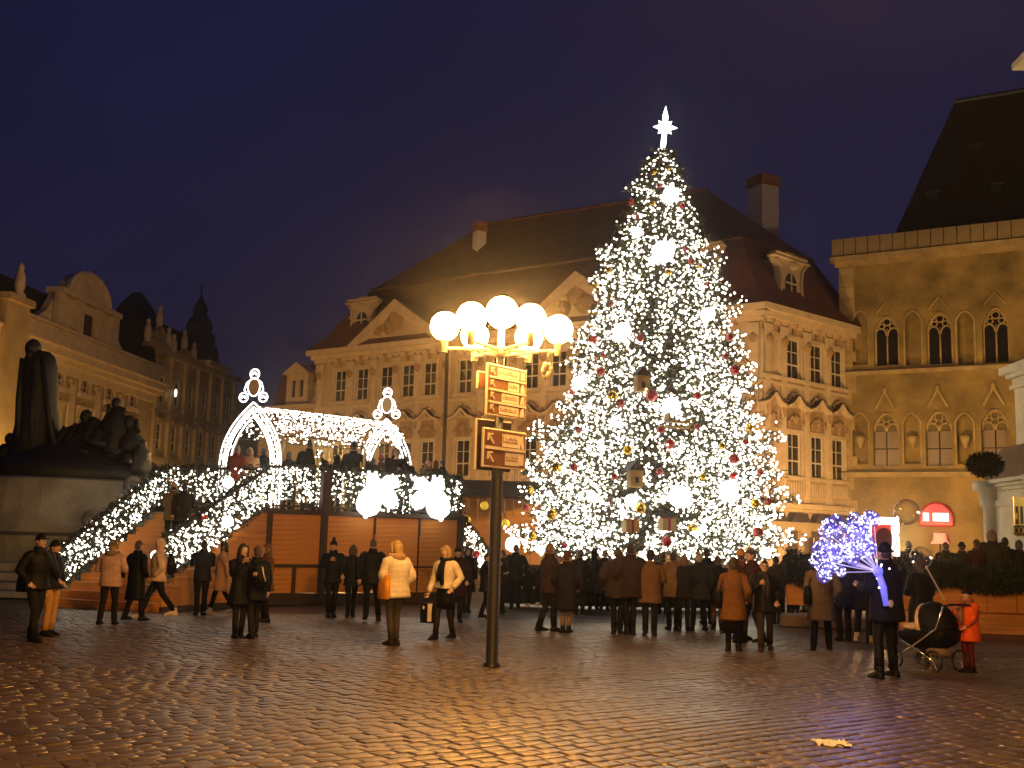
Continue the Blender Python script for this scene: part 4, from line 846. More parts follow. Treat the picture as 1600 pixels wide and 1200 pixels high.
# ================================================================== VIEWING PLATFORM with stair and lit railings
N0, N1 = Vector((-5.80, 26.4, 0)), Vector((-7.25, 23.2, 0)); F0, F1 = Vector((-8.65, 27.3, 0)), Vector((-9.85, 24.0, 0))
PR = hz(716, 942, 0); PLf = Vector((N0.x, N0.y, 0)); DZ = P(560, 800, 27.6).z
fp = Face(PLf, PR)
M_GAR = mat('dark_garland_needles', (0.020, 0.026, 0.012), 0.75, var=0.4)
plat = thing('viewing_platform', 'wooden viewing platform with amber board walls and a stair down to the left', 'platform', (PLf.x+2, PLf.y+1, 0))
def platform():
    L = fp.len; segs = [(0.1, fp.hit(498, 870)[0]), (fp.hit(508, 870)[0], fp.hit(582, 860)[0]), (fp.hit(583, 860)[0], fp.hit(652, 860)[0]), (fp.hit(653, 860)[0], L-0.12)]
    pm = {}
    for si, (a0, a1) in enumerate(segs):
        nb = 16; z0, z1 = 0.28, DZ-0.12; h = (z1-z0)/nb
        for k in range(nb):
            g = G(); g.box((0, 0, 0), (a1-a0-0.03, 0.03, h-0.003)); key = round(a1-a0, 2); pm[key] = pm.get(key) or g.mesh('board', M_WOOD)
            inst('board', pm[key], plat, fp.pt((a0+a1)/2, z0+h*(k+.5), 0.02+RNG.normal()*0.001), fp.rz)
    for a in (0.03, fp.hit(503, 870)[0], L-0.05): g = G(); g.fbox(fp, a-0.09, a+0.09, 0, DZ+0.02, -0.1, 0.08); g.build('corner_post', M_DKWOOD, plat)
    for a in (fp.hit(582.5, 860)[0], fp.hit(652.5, 860)[0]): g = G(); g.fbox(fp, a-0.03, a+0.03, DZ-0.55, DZ-0.12, 0.04, 0.07); g.build('batten', M_DKWOOD, plat)
    g = G()
    z = fp.hit(460, 884)[1]; a0, a1 = fp.hit(423, 880)[0], fp.hit(500, 880)[0]; g.fbox(fp, a0, a1, z-0.04, z+0.04, 0.045, 0.085); am = fp.hit(457, 910)[0]; g.fbox(fp, am-0.05, am+0.05, 0.28, z, 0.045, 0.08)
    g.build('batten', M_DKWOOD, plat); g = G(); a2, a3 = fp.hit(625, 885)[0], L-.1; g.fbox(fp, a2, a3, z-0.02, z+0.02, 0.045, 0.07); g.build('batten', M_DKWOOD, plat)
    g = G(); g.fbox(fp, -0.05, L+0.05, 0.0, 0.27, -0.06, 0.06); g.build('plinth', M_DKWOOD, plat)
    g = G(); g.fbox(fp, -0.1, L+0.15, DZ-0.11, DZ, -4.6, 0.12); g.fbox(fp, L-0.06, L-0.02, 0.1, DZ-0.12, -4.5, -0.1); g.fbox(fp, 0.0, L-0.1, 0.1, DZ-0.12, -4.5, -4.45); g.build('deck', M_DKWOOD, plat)
    # landing to the far railing
    g = G(); q = [N0, fp.pt(0.1, 0, -4.6), fp.pt(-2.9, 0, -3.6), F0]; g.loft([[Vector((p.x, p.y, DZ-0.12)) for p in q], [Vector((p.x, p.y, DZ-0.003)) for p in q]]); g.build('landing', M_DKWOOD, plat)
    ns = 12; st = None
    for k in range(ns):
        t0, t1 = k/ns, (k+1)/ns; zt = DZ*(1-(k+1)/(ns+1)); g = G(); A0, A1, B0, B1 = N0.lerp(N1, t0), N0.lerp(N1, t1), F0.lerp(F1, t0), F0.lerp(F1, t1)
        g.loft([[Vector((p.x, p.y, 0.0)) for p in (A0, A1, B1, B0)], [Vector((p.x, p.y, zt)) for p in (A0, A1, B1, B0)]]); g.build('step', M_WOOD, plat)
    fs = Face(N1, N0)                                    # closed side of the stair, stepped boards
    L2 = fs.len; nb = 12
    for k in range(ns):
        zt = DZ*(k+1)/(ns+1); a0 = L2*k/ns; g = G(); g.fbox(fs, a0+0.003, a0+L2/ns-0.003, 0.12, zt+0.12, 0.01, 0.05); g.build('stringer_board', M_WOOD, plat)
    g = G(); g.fbox(fs, 0, L2, 0, 0.11, 0.01, 0.06); g.build('plinth', M_DKWOOD, plat)
platform()
def garland_rail(name, label, A, B, zA, zB, h, n, seed=0, leaf=True, rail=True, r=0.028, dens=1.0, group='lit garland railings'):
    """railing between A and B (bottom at zA, zB), wound with needles and fairy lights"""
    A = Vector((A.x, A.y, zA)); B = Vector((B.x, B.y, zB)); t = thing(name, label, 'railing', A.lerp(B, 0.5)-Vector((0, 0, 0)), 0, group); L = (B-A).length; ln = (B-A).normalized(); sd = Vector((ln.y, -ln.x, 0)).normalized()
    g = G(); g.tube([A+Vector((0, 0, h)), B+Vector((0, 0, h))], 0.04, 6); g.tube([A+Vector((0, 0, 0.08)), B+Vector((0, 0, 0.08))], 0.03, 6); g.build('handrail', M_DKWOOD, t)
    k = max(2, int(L/1.2))
    for i in range(k+1): g = G(); p = A.lerp(B, i/k); g.tube([p, p+Vector((0, 0, h))], 0.035, 6); g.build('baluster', M_DKWOOD, t)
    N = int(n*dens*1.4); P_, D_ = [], []
    for _ in range(int(L*h*900)):
        u, v = RNG.random(), RNG.random()**0.8; p = A.lerp(B, u)+Vector((0, 0, v*(h+0.1)))+sd*float(RNG.normal()*0.07); P_.append(p[:]); q = RNG.normal(size=3); q[2] -= 0.4; D_.append(q/np.linalg.norm(q))
    sprays(P_, D_, 0.15, 0.016, M_GAR, t, 'garland')
    lp = []
    for i in range(N):
        u = RNG.random(); v = (0.1+0.9*RNG.random()); wv = 0.12*math.sin(u*L*2.4); p = A.lerp(B, u)+Vector((0, 0, min(h+0.1, max(0.0, v*h+wv*(1-v)))))+sd*float((RNG.choice([-1, 1]))*(0.08+0.05*RNG.random())); lp.append(p[:])
    leds(lp, 0.019+0.010*RNG.random(len(lp)), M_LED, t); return t
dk = [fp.pt(-0.05, 0, -0.05), fp.pt(fp.hit(503, 770)[0], 0, -0.05), fp.pt(fp.len, 0, -0.05), fp.pt(fp.len, 0, -4.4)]
garland_rail('garland_railing', 'lit garland railing on the platform edge, left of the tall dark post', dk[0], dk[1], DZ, DZ, 1.02, 230)
garland_rail('garland_railing', 'lit garland railing on the platform edge behind the two bright bell figures', dk[1], dk[2], DZ, DZ, 1.02, 330)
garland_rail('garland_railing', 'lit garland railing along the far right side of the platform', dk[2], dk[3], DZ, DZ, 1.0, 100)
garland_rail('garland_railing', 'lit garland railing sloping down the near side of the stair above the amber boards', N0, N1, DZ, 0.55, 1.0, 520)
garland_rail('garland_railing', 'lit garland railing sloping down the far left side of the stair', F0, F1, DZ, 0.2, 0.95, 420)
garland_rail('garland_railing', 'lit garland railing along the landing under the foot of the front arch', F0, N0, DZ, DZ, 0.95, 230)
q0 = hz(722, 934, 0); q1 = hz(762, 930, 0)
garland_rail('garland_railing', 'lit garland railing sloping down to the right behind the platform corner', Vector((PR.x+0.1, PR.y+0.3, 0)), Vector((P(762, 900, 29.6).x, 29.6, 0)), 1.25, 0.45, 0.95, 120)
def post_and_red():
    a = fp.hit(503, 790)[0]; g = G(); g.fbox(fp, a-0.12, a+0.12, DZ, DZ+0.95, 0.10, 0.3); o = g.build('railing_post', M_DKWOOD); tag(o, 'tall dark square post between the two front railings of the platform', 'post')
    for (x, y, Yd, r, lab) in ((382, 778, 25.9, 6, 'red bauble on the lit railing at the top of the stair'), (318, 808, 24.2, 6, 'red bauble half way down the near stair railing'), (744, 866, 29.2, 6, 'red bauble on the lit railing right of the platform corner')):
        q = P(x, y, Yd); g = G(); g.ball((0, 0, 0), r*Yd/F, 12, 8); o = g.build('bauble', mat('red_glass_bauble', (.4, 0, 0)), None, smooth=True, local=True); o.location = q; tag(o, lab, 'bauble', 'red baubles on the railings')
    for (x, y, Yd, r, lab) in ((357, 754, 25.7, 9, 'white glowing ball at the top of the stair beside the arch foot'), (356, 815, 24.3, 9, 'white glowing ball low on the near stair railing'), (243, 868, 23.1, 8, 'white glowing ball near the bottom of the stair'), (756, 878, 29.0, 8, 'white glowing ball on the railing right of the platform')):
        q = P(x, y, Yd); g = G(); g.ball((0, 0, 0), r*Yd/F, 12, 8); o = g.build('glow_ball', M_BELL, None, smooth=True, local=True); o.location = q; tag(o, lab, 'lamp', 'glowing balls on the railings')
post_and_red()
# light arches and the vault of lights between them
A1 = P(389, 745, 27.0); A2 = P(601, 730, 29.9)
ax = Vector((A2.x-A1.x, A2.y-A1.y, 0)).normalized(); lat = Vector((ax.y, -ax.x, 0))
def ogee(hw, z0, zs, za, n=12):
    L = [(-hw, z0), (-hw, zs)]
    for t in np.linspace(0, 1, n)[1:]: L.append((-hw*(1-t**1.9) if t < 1 else 0, zs+(za-zs)*t**0.85))
    return L+[(-x, z) for x, z in L[:-1][::-1]]
def light_arch(c, hw, za, ztop, label):
    t = thing('light_arch', label, 'arch', (c.x, c.y, DZ), 0, 'arches of white light tubes'); zs = DZ+1.05; c = Vector((c.x, c.y, 0))
    lt = Vector((0.965, -0.26, 0)); av = Vector((0.26, 0.965, 0)); pt = lambda x, z, n=0.0: c+lt*x+av*n+Vector((0, 0, z))
    for k in range(4):
        d = 0.095*k; ln = ogee(hw-d, DZ+0.03, zs, za-d*1.25)
        g = G(); g.tube([pt(x, z, 0.03*(k % 2)) for x, z in ln], 0.017, 6); g.build('light_tube', M_TUBE, t)
    g = G()
    for k in range(2): g.tube([pt(x, z, 0.10) for x, z in ogee(hw-0.02-0.28*k, DZ+0.02, zs, za-0.32*k)], 0.018, 5)
    g.build('arch_frame', mat('grey_steel', (0.3, 0.3, 0.3), 0.5, metal=0.6), t)
    lp = []
    for k in range(90):
        ln = ogee(hw-0.04-0.26*RNG.random(), DZ+0.05, zs, za-0.2); i = RNG.integers(0, len(ln)-1); f_ = RNG.random(); lp.append(pt(ln[i][0]*(1-f_)+ln[i+1][0]*f_, ln[i][1]*(1-f_)+ln[i+1][1]*f_, -0.03)[:])
    leds(lp, 0.02, M_LED, t)
    H = ztop-za; r = H*0.145
    def circ(x, z, rx, rz_, rr=0.03): g = G(); g.tube([pt(x+rx*math.cos(q), z+rz_*math.sin(q), -0.02) for q in np.linspace(0, 2*math.pi, 17)[:-1]], rr, 6, closed=True); return g
    for x, z, q in ((0, za+H*0.84, r), (-0.27, za+H*0.14, r*0.95), (0.27, za+H*0.14, r*0.95)):
        g = circ(x, z, q, q, 0.018); g.tube([pt(x+q*.45*math.cos(b), z+q*.45*math.sin(b)-q*.2, -0.03) for b in np.linspace(0, math.pi, 7)], 0.025, 5); g.build('light_loop', M_TUBE, t)
    for s in (-1, 1):
        g = G(); g.tube([pt(s*0.02, za+H*0.72, -.02), pt(s*0.2, za+H*0.58, -.02), pt(s*0.26, za+H*0.36, -.02), pt(s*0.16, za+H*0.2, -.02)], 0.018, 6); g.build('light_loop', M_TUBE, t)
    g = circ(0, za+H*0.45, 0.165, 0.235, 0.016); g.build('medallion_rim', M_TUBE, t)
    g = G(); g.fprism(Face(pt(-0.2, 0), pt(0.2, 0)), [(0.2+0.15*math.cos(b), za+H*0.45+0.215*math.sin(b)) for b in np.linspace(0, 2*math.pi, 17)[:-1]], -0.03, 0.03); g.build('medallion', mat('tan_medallion', (0.42, 0.30, 0.15), 0.6, var=0.1), t)
    return t
za1, zt1 = P(390, 628, 27.0).z, P(390, 576, 27).z; za2, zt2 = P(601, 654, 29.9).z, P(601, 606, 29.9).z
light_arch(A1, 0.84, za1, zt1, 'front arch of white light tubes with a tan medallion, at the head of the stair')
light_arch(A2, 0.78, za2, zt2, 'rear arch of white light tubes with an oval medallion, at the far platform end')
def vault():
    t = thing('light_vault', 'barrel vault of fairy lights spanning between the two light arches', 'canopy', (A1.x, A1.y, DZ+1.6)); Ln = (Vector((A2.x, A2.y, 0))-Vector((A1.x, A1.y, 0))).length; c0 = Vector((A1.x, A1.y, 0)); zsp = P(500, 690, 28.0).z
    def pt(u, s): 
        za = za1+(za2-za1)*u-0.12; x = -0.98*math.cos(s); return c0+ax*(Ln*u)+lat*x+Vector((0, 0, zsp+(za-zsp)*math.sin(s)**0.8))
    g = G()
    for k in range(9): g.tube([pt(0.04+0.92*k/8, s) for s in np.linspace(0.0, math.pi, 13)], 0.016, 5)
    for k in range(7): g.tube([pt(u, math.pi*k/6) for u in np.linspace(0.04, 0.96, 6)], 0.014, 5)
    g.build('vault_frame', M_IRON, t)
    lp = [pt(0.03+0.94*RNG.random(), math.pi*RNG.random())[:] for _ in range(1400)]; leds(lp, 0.021, M_LED, t)
    lp = []
    for u in (0.33, 0.66):                                   # strings of light hanging on inner posts
        for s in (-1, 1):
            b = c0+ax*(Ln*u)+lat*(0.98*s); g = G(); g.tube([b+Vector((0, 0, DZ)), b+Vector((0, 0, zsp))], 0.035, 6); g.tube([b+Vector((0, 0, zsp-.9)), b+lat*(-0.35*s)+Vector((0, 0, zsp))], 0.03, 6); g.build('vault_post', mat('yellow_wood', (0.4, 0.3, 0.1), 0.6), t)
            for q in range(36): lp.append((b+Vector((RNG.normal()*.04, RNG.normal()*.04, DZ+(zsp-DZ)*RNG.random())))[:])
    leds(lp, 0.022, M_LED, t)
vault()
def bells(px, py, mir, label):
    c = fp.hit(px, py); n = 0.32; t = thing('bell_decoration', label, 'bell', fp.pt(c[0], c[1], n), 0, 'lit bell figures on the platform railing'); s = fp.pt(0, 0).y/F*1.06
    def W(x, y, d=0.0): return fp.pt(c[0]+mir*x*s*1.18, c[1]+y*s, n+d)
    def bell(x, y, r, tilt, lab):
        ang = math.radians(tilt)*mir; R = Matrix.Rotation(fp.rz, 3, 'Z') @ Matrix.Rotation(ang, 3, 'Y'); g = G(); q = r*s
        g.lathe([(q*0.15, q*1.35), (q*0.6, q*1.2), (q*0.88, q*0.7), (q*1.0, q*0.15), (q*1.0, -q*0.3), (q*0.8, -q*0.72), (q*0.4, -q*0.98), (q*.1, -q*1.05)], W(x, y), 20, R); b = g.build('bell', M_BELL, t, smooth=True)
        g = G(); g.ball(W(x, y)+R @ Vector((0, -0.02, -q*1.08)), q*0.2, 10, 8); g.build('clapper', M_BELL, b, smooth=True)
        g = G(); g.tube([W(x, y)+R @ Vector((q*0.55*math.cos(a), -q*1.08+q*0.1*abs(math.cos(a)), -q*0.3-q*0.16*math.sin(a))) for a in np.linspace(0.3, math.pi-0.3, 7)], 0.012, 5); g.build('bell_crease', M_IRON, b)
    bell(-16, -19, 19, 14, ''); bell(14, -12, 12, -22, '')
    for sx_, w_, h_ in ((-1, 15, 12), (1, 21, 10)):
        g = G(); pts = [(0, 0), (sx_*w_*0.5, h_*0.85), (sx_*w_, h_*0.75), (sx_*w_*1.05, -h_*0.1), (sx_*w_*0.5, -h_*0.35)]
        g.tube([W(-2+x, 12+y, 0.03*i) for i, (x, y) in enumerate(pts)]+[W(-2, 12, 0.0)], [3*s, 5*s, 6*s, 6*s, 5*s, 3*s], 8); g.build('bow_loop', M_BELL, t, smooth=True)
    for sx_ in (-1, 1):
        g = G(); g.tube([W(-2, 12), W(-6+sx_*8, 2), W(-8+sx_*16, -6)], [3*s, 4.5*s, 5*s], 8); g.build('bow_tail', M_BELL, t, smooth=True)
        g = G(); g.tube([W(-12+sx_*4, 12), W(-13+sx_*5, 30)], [4*s, 2.5*s], 8); g.build('bow_tip', M_BELL, t, smooth=True)
    g = G(); g.ball(W(-2, 12, 0.06), 6*s, 10, 8); g.build('bow_knot', M_BELL, t, smooth=True)
bells(586, 768, 1, 'brilliant white pair of lit bells with a bow on the railing, nearer the dark post')
bells(660, 772, -1, 'brilliant white pair of lit bells with a bow on the railing, nearer the lamp post')

# ================================================================== LAMP POST WITH SIGNS
def lamp_post():
    LB_ = hz(768, 1045, 0); Y = LB_.y; X = LB_.x; t = thing('street_lamp', 'black lamp post crowned by seven glowing white globes', 'street lamp', (X, Y, 0))
    zc = P(779, 547, Y).z; M_G = bpy.data.materials.new('lamp_globe'); M_G.use_nodes = True
    b = M_G.node_tree.nodes['Principled BSDF']; b.inputs['Base Color'].default_value = (0.9, 0.8, 0.6, 1); b.inputs['Emission Color'].default_value = (1.0, 0.50, 0.13, 1); b.inputs['Emission Strength'].default_value = 150.0
    M_LP = mat('lamp_post_paint', (0.020, 0.016, 0.014), 0.4, metal=0.2, var=0.2); M_AR = mat('lamp_arm_paint', (0.30, 0.24, 0.16), 0.45, var=0.15)
    g = G(); g.lathe([(0.115, 0), (0.115, 0.06), (0.085, 0.09), (0.08, 2.6), (0.06, 2.62), (0.055, zc-0.02)], (X, Y, 0), 16); g.build('post', M_LP, t, smooth=True)
    ra = 0.80
    pos = [(180, 0), (0, 0), (240, 0), (300, 0), (60, 0), (120, 0)]
    g = G(); g.lathe([(0.06, zc-0.1), (0.1, zc-0.05), (0.1, zc+0.03), (0.05, zc+0.05), (0.045, zc+0.32)], (X, Y, 0), 12); g.build('hub', M_AR, t, smooth=True)
    for a, _ in pos:
        a = math.radians(a); c = Vector((X+ra*math.cos(a), Y+ra*math.sin(a), zc)); g = G(); g.tube([(X, Y, zc), c], 0.028, 8); ar = g.build('arm', M_AR, t)
        g = G(); g.lathe([(0.045, -0.06), (0.05, -0.055), (0.05, 0.10), (0.085, 0.15)], c, 12); g.build('lamp_holder', M_AR, ar, smooth=True)
        g = G(); g.ball(c+Vector((0, 0, 0.32)), 0.205, 24, 16); g.build('globe', M_G, t, smooth=True)
    g = G(); g.ball((X, Y, zc+0.54), 0.23, 24, 16); g.build('globe', M_G, t, smooth=True)
    g = G(); p = Vector((X, Y, zc-0.09)); q = P(858, 548, Y-0.4); g.tube([p+Vector((-0.3, 0, 0.05)), p, q], 0.02, 6); g.build('bracket', M_AR, t)
    qb = P(855, 577, Y-0.4); g = G(); g.tube([q, qb+Vector((0, 0, .12))], 0.012, 5)
    for k in range(6): a = k*1.05; g.ball(qb+Vector((0.045*math.cos(a), 0.03*math.sin(a), 0.07*math.sin(a*2)-0.02)), (0.045, 0.04, 0.06), 8, 6)
    g.build('hanging_ornament', M_AR, t, smooth=True)
    # finger boards
    mb = mat('sign_brown', (0.16, 0.066, 0.02), 0.5, var=0.12); mw = mat('sign_cream', (0.62, 0.52, 0.38), 0.5, var=0.1); md = mat('sign_dark_back', (0.045, 0.026, 0.022), 0.5, var=0.15)
    dx = Vector((0.62, 0.785, 0)); 
    def board(x0, y0, x1, y1, rows, label, back=False, Yo=-0.36, wd=None):
        A = P(x0, y0, Y+Yo); zt = A.z; zb = P(x0, y1, Y+Yo).z; fr = Face(Vector((A.x, A.y, 0)), Vector((A.x, A.y, 0))+dx); a1 = wd or fr.hit(x1, (y0+y1)/2)[0]
        s = thing('direction_sign', label, 'sign', fr.pt(a1/2, zb, 0), 0, 'direction signs on the lamp post')
        g = G(); g.fbox(fr, 0, a1, zb, zt, -0.05, 0); g.build('panel', md if back else mb, s)
        e = 0.018; mfr = mw
        g = G(); g.tube([fr.pt(a, z, -0.02) for a, z in ((0, zb), (a1, zb), (a1, zt), (0, zt))], 0.024, 6, closed=True); g.build('rim', mfr if not back else M_AR, s)
        n = len(rows)
        for i, (tx, pic, arrow) in enumerate(rows):
            h = (zt-zb)/n; z1 = zt-h*i-h*0.12; z0 = zt-h*(i+1)+h*0.12; hh = z1-z0; zm = (z0+z1)/2
            if i: g = G(); g.fbox(fr, 0.02, a1-0.02, zt-h*i-h*0.08, zt-h*i+h*0.08, 0.002, 0.02); g.build('divider', mw, s)
            g = G(); u = hh*0.42; ca = 0.03+u*1.2                                # arrow
            g.tube([fr.pt(ca+u*0.8, zm-u*0.8, 0.012), fr.pt(ca-u*0.5, zm+u*0.6, 0.012)], u*0.2, 5); g.tube([fr.pt(ca+u*0.55, zm+u*0.75, 0.012), fr.pt(ca-u*0.65, zm+u*0.75, 0.012), fr.pt(ca-u*0.65, zm-u*0.4, 0.012)], u*0.2, 5); g.build('arrow', mw, s)
            g = G(); t0, t1 = tx; 
            g.fbox(fr, a1*t0, a1*t1, z0+hh*0.02, z1-hh*0.06, 0.002, 0.006); tp = g.build('text_plate', mw, s)
            g = G(); a = a1*t0+0.02
            while a < a1*t1-0.035:                                                # rows of small dark strokes where the lettering cannot be read
                l_ = 0.012+RNG.random()*0.02; g.fbox(fr, a, a+l_*0.35, zm-hh*0.2, zm+hh*(0.15 if RNG.random() < 0.6 else 0.3), 0.0065, 0.009); g.fbox(fr, a+l_*0.35, a+l_, zm-hh*0.2, zm-hh*0.08, 0.0065, 0.009)
                if RNG.random() < 0.6: g.fbox(fr, a+l_*0.4, a+l_, zm+hh*0.03, zm+hh*0.15, 0.0065, 0.009)
                a += l_+0.012
            g.build('lettering', mb, tp)
            pc = a1-0.03-u*1.1; g = G(); mm = mw
            if pic == 'tower': g.fprism(fr, [(pc-u*.8, z0), (pc+u*.8, z0), (pc+u*.8, zm), (pc, z1), (pc-u*.8, zm)], 0.002, 0.012)
            elif pic == 'cross': g.fbox(fr, pc-u*.85, pc+u*.85, z0+hh*.1, z1-hh*.05, 0.002, 0.008)
            else: g.fprism(fr, [(pc-u*.9, z0), (pc-u*.3, z0), (pc-u*.1, zm), (pc+u*.2, z0), (pc+u*.9, z0), (pc+u*.5, z1), (pc-u*.4, z1-hh*.2)], 0.002, 0.012)
            g.build('pictogram', mm, s)
    board(763, 568, 822, 646, [((0.24, 0.80), 'cross', 1), ((0.52, 0.80), 'tower', 1), ((0.36, 0.80), 'walker', 1), ((0.30, 0.80), 'walker', 1)], 'upper brown direction sign with four rows and cream rim, just under the globes')
    board(757, 669, 822, 727, [((0.42, 0.84), 'walker', 1), ((0.5, 0.84), 'cross', 1)], 'lower brown direction sign with two rows and rounded cream rim', wd=0.93)
    for x0, y0, x1, y1, lab in ((746, 655, 798, 733, 'large dark sign panel seen from behind, left of the lower direction sign'), (748, 581, 770, 606, 'small brown sign end sticking out left of the upper direction sign')):
        A = P(x0, y0, Y-0.05); zb = P(x0, y1, Y-.05).z; fr = Face(Vector((A.x, A.y, 0)), Vector((A.x, A.y, 0))+Vector((0.72, 0.69, 0))); a1 = fr.hit(x1, (y0+y1)/2)[0]; s = thing('direction_sign', lab, 'sign', fr.pt(a1/2, zb, 0), 0, 'direction signs on the lamp post')
        g = G(); g.fbox(fr, 0.006, a1, zb, A.z, -0.05, 0); g.build('panel', md if y1 > 700 else mb, s); g = G(); g.tube([fr.pt(a, z, -0.02) for a, z in ((0, zb), (0, A.z), (a1, A.z))], 0.022, 6); g.build('rim', mw, s)
        if y1 > 700:
            for zz in (0.3, 0.62): g = G(); g.fbox(fr, 0.02, a1-0.02, zb+(A.z-zb)*zz, zb+(A.z-zb)*zz+0.02, 0.003, 0.014); g.build('divider', md, s)
    return t
lamp_post()

# ================================================================== DARK BRONZE MONUMENT, left
def hus():
    Y = 31.0; t = thing('bronze_monument', 'dark bronze monument with a tall cloaked statue and crouching group on a stone base', 'monument', (P(110, 900, Y).x, Y, 0))
    cx = P(95, 800, Y).x; z1 = P(120, 746, Y-2).z; z0 = P(120, 836, Y-3).z; print('monument', cx, z1, z0)
    def oval(rx, ry, z, n=40, jit=0.0, ph=0): 
        return [Vector((cx+rx*math.cos(a)*(1+jit*math.sin(a*5+ph)), Y+1.0+ry*math.sin(a)*(1+jit*math.sin(a*7+ph)), z)) for a in np.linspace(0, 2*math.pi, n+1)[:-1]]
    for k, (r1, r2, zz0, zz1) in enumerate(((6.6, 5.9, 0, 0.16), (6.1, 5.4, 0.16, 0.34), (5.6, 4.9, 0.34, 0.55), (5.1, 4.4, 0.55, 0.78))):
        g = G(); g.loft([oval(r1-0.1, r2-0.1, zz0), oval(r1, r2, zz0+0.02), oval(r1, r2, zz1-0.02), oval(r1-0.03, r2-0.03, zz1)]); g.build('base_step', M_GRANITE, t)
    rx = P(262, 800, Y).x-cx
    g = G(); g.loft([oval(rx*.93, 3.3, 0.78), oval(rx*.94, 3.4, z0-0.05), oval(rx*1.0, 3.7, z0+0.05), oval(rx*1.03, 3.75, z0+0.25), oval(rx*1.0, 3.6, z0+0.5), oval(rx*.99, 3.5, z1-0.3), oval(rx*.97, 3.4, z1-0.06), oval(rx*.9, 3.1, z1)]); g.build('stone_ledge', M_GRANITE, t)
    # carved loops on the ledge front
    g = G(); fr = Face(Vector((cx-3, Y-2.5, 0)), Vector((cx+3, Y-2.5, 0)))
    for k, (x, y, r) in enumerate(((143, 818, 14), (206, 762, 12), (222, 778, 9))):
        g = G()
        q = P(x, y, Y-2.45); s = r*Y/F
        g.tube([q+Vector((s*math.cos(a), 0.25-0.25*abs(math.sin(a)), s*1.1*math.sin(a))) for a in np.linspace(-0.3, math.pi+0.2, 10)], s*0.34, 6); g.build('carved_relief', M_GRANITE, t, smooth=True)
    def wob(rings, amp=0.06):
        return [[q+Vector((math.sin(i*2.3+j*1.7), math.cos(j*2.9+i), 0.5*math.sin(i*3+j))).normalized()*amp*(0.5+0.5*math.sin(j*1.3+i*2.1)) for j, q in enumerate(r)] for i, r in enumerate(rings)]
    # rocky bronze plinth
    g = G(); zl = P(60, 690, Y).z; g.loft(wob([oval(rx*.86, 2.9, z1-0.1, 30), oval(rx*.84, 2.8, z1+0.35, 30), oval(rx*.66, 2.3, z1+0.6, 30), oval(rx*.5, 1.7, zl-0.1, 30), oval(rx*.2, 0.8, zl+0.1, 30)], 0.16)); g.build('bronze_rock', M_BRONZE, t, smooth=True)
    # tall cloaked figure
    c = P(58, 700, Y); zt = P(52, 546, Y).z; zb = z1+0.2; H = zt-zb; s = Y/F
    def el(xp, hw, dep, z, n=20): xx = P(xp, 650, Y).x; return [Vector((xx+hw*s*math.cos(a), Y+dep*math.sin(a)+0.1, z)) for a in np.linspace(0, 2*math.pi, n+1)[:-1]]
    zz = lambda y: P(55, y, Y).z
    g = G(); g.loft(wob([el(62, 52, 1.0, zz(728)), el(60, 40, .85, zz(705)), el(59, 36, .75, zz(685)), el(58, 32, .68, zz(660)), el(55, 30, .62, zz(630)), el(54, 29, .55, zz(600)), el(53, 26, .5, zz(570)), el(53, 22, .42, zz(556)), el(53, 10, .28, zz(548))], 0.05))
    g.tube([P(34, 560, Y-.35), P(30, 620, Y-.5), P(28, 700, Y-.5)], [0.06, .1, .12], 6); g.tube([P(66, 558, Y-.4), P(74, 630, Y-.55), P(86, 705, Y-.6)], [0.06, .09, .12], 6); g.tube([P(52, 575, Y-.45), P(50, 640, Y-.55), P(50, 700, Y-.6)], [0.05, .08, .1], 6)
    st = g.build('cloaked_statue', M_BRONZE, t, smooth=True)
    g = G(); h = P(52, 545, Y-.1); g.ball(h, (0.22, 0.25, 0.29), 14, 10); g.ball(h+Vector((0, -.24, -.02)), (.05, .07, .07), 6, 5); g.ball(h+Vector((0, -.17, -.2)), (.12, .12, .14), 8, 6); g.build('statue_head', M_BRONZE, st, smooth=True)
    # crouching group on the right
    for (x, yt, yb, hw, hd, lean, lab) in ((134, 642, 740, 30, 10, 0.1, 0), (181, 621, 740, 30, 8, -0.0, 0), (207, 651, 742, 24, 10, -.15, 0), (158, 658, 740, 34, 0, 0, 0), (113, 664, 740, 20, 0, 0.2, 0), (221, 690, 742, 14, 0, 0, 0), (14, 676, 735, 22, 8, 0.3, 0)):
        zt_, zb_ = P(x, yt, Y).z, P(x, yb, Y).z; g = G(); R_ = []
        for q, wv in ((0, 1.2), (0.25, 1.15), (0.5, 0.95), (0.72, 0.85), (0.9, 0.5), (1.0, 0.3)): z_ = zb_+(zt_-zb_-(0.3 if hd else 0))*q; R_.append(el(x+lean*20*q, hw*wv, 0.55*wv, z_, 14))
        g.loft(wob(R_, 0.09)); cx_ = P(x+lean*20, 650, Y).x
        g.tube([Vector((cx_-hw*s*.8, Y-.3, zb_+(zt_-zb_)*.7)), Vector((cx_-hw*s*1.2, Y-.5, zb_+(zt_-zb_)*.4)), Vector((cx_, Y-.7, zb_+(zt_-zb_)*.35))], [0.13, 0.12, 0.1], 7)
        f_ = g.build('crouching_figure', M_BRONZE, t, smooth=True)
        if hd: g = G(); hh = Vector((cx_, Y-.05, zt_-0.18)); g.ball(hh, (hd*s*.95, hd*s, hd*s*1.2), 12, 8); g.ball(hh+Vector((0, -hd*s*1.0, -.02)), .05, 6, 5); g.build('figure_head', M_BRONZE, f_, smooth=True)
    for (x, y) in ((120, 666), (172, 636), (196, 642), (216, 660)): g = G(); g.tube([P(x, y+16, Y), P(x-3, y-5, Y-.1)], [0.1, 0.05], 6); g.build('raised_arm', M_BRONZE, t, smooth=True)
hus()

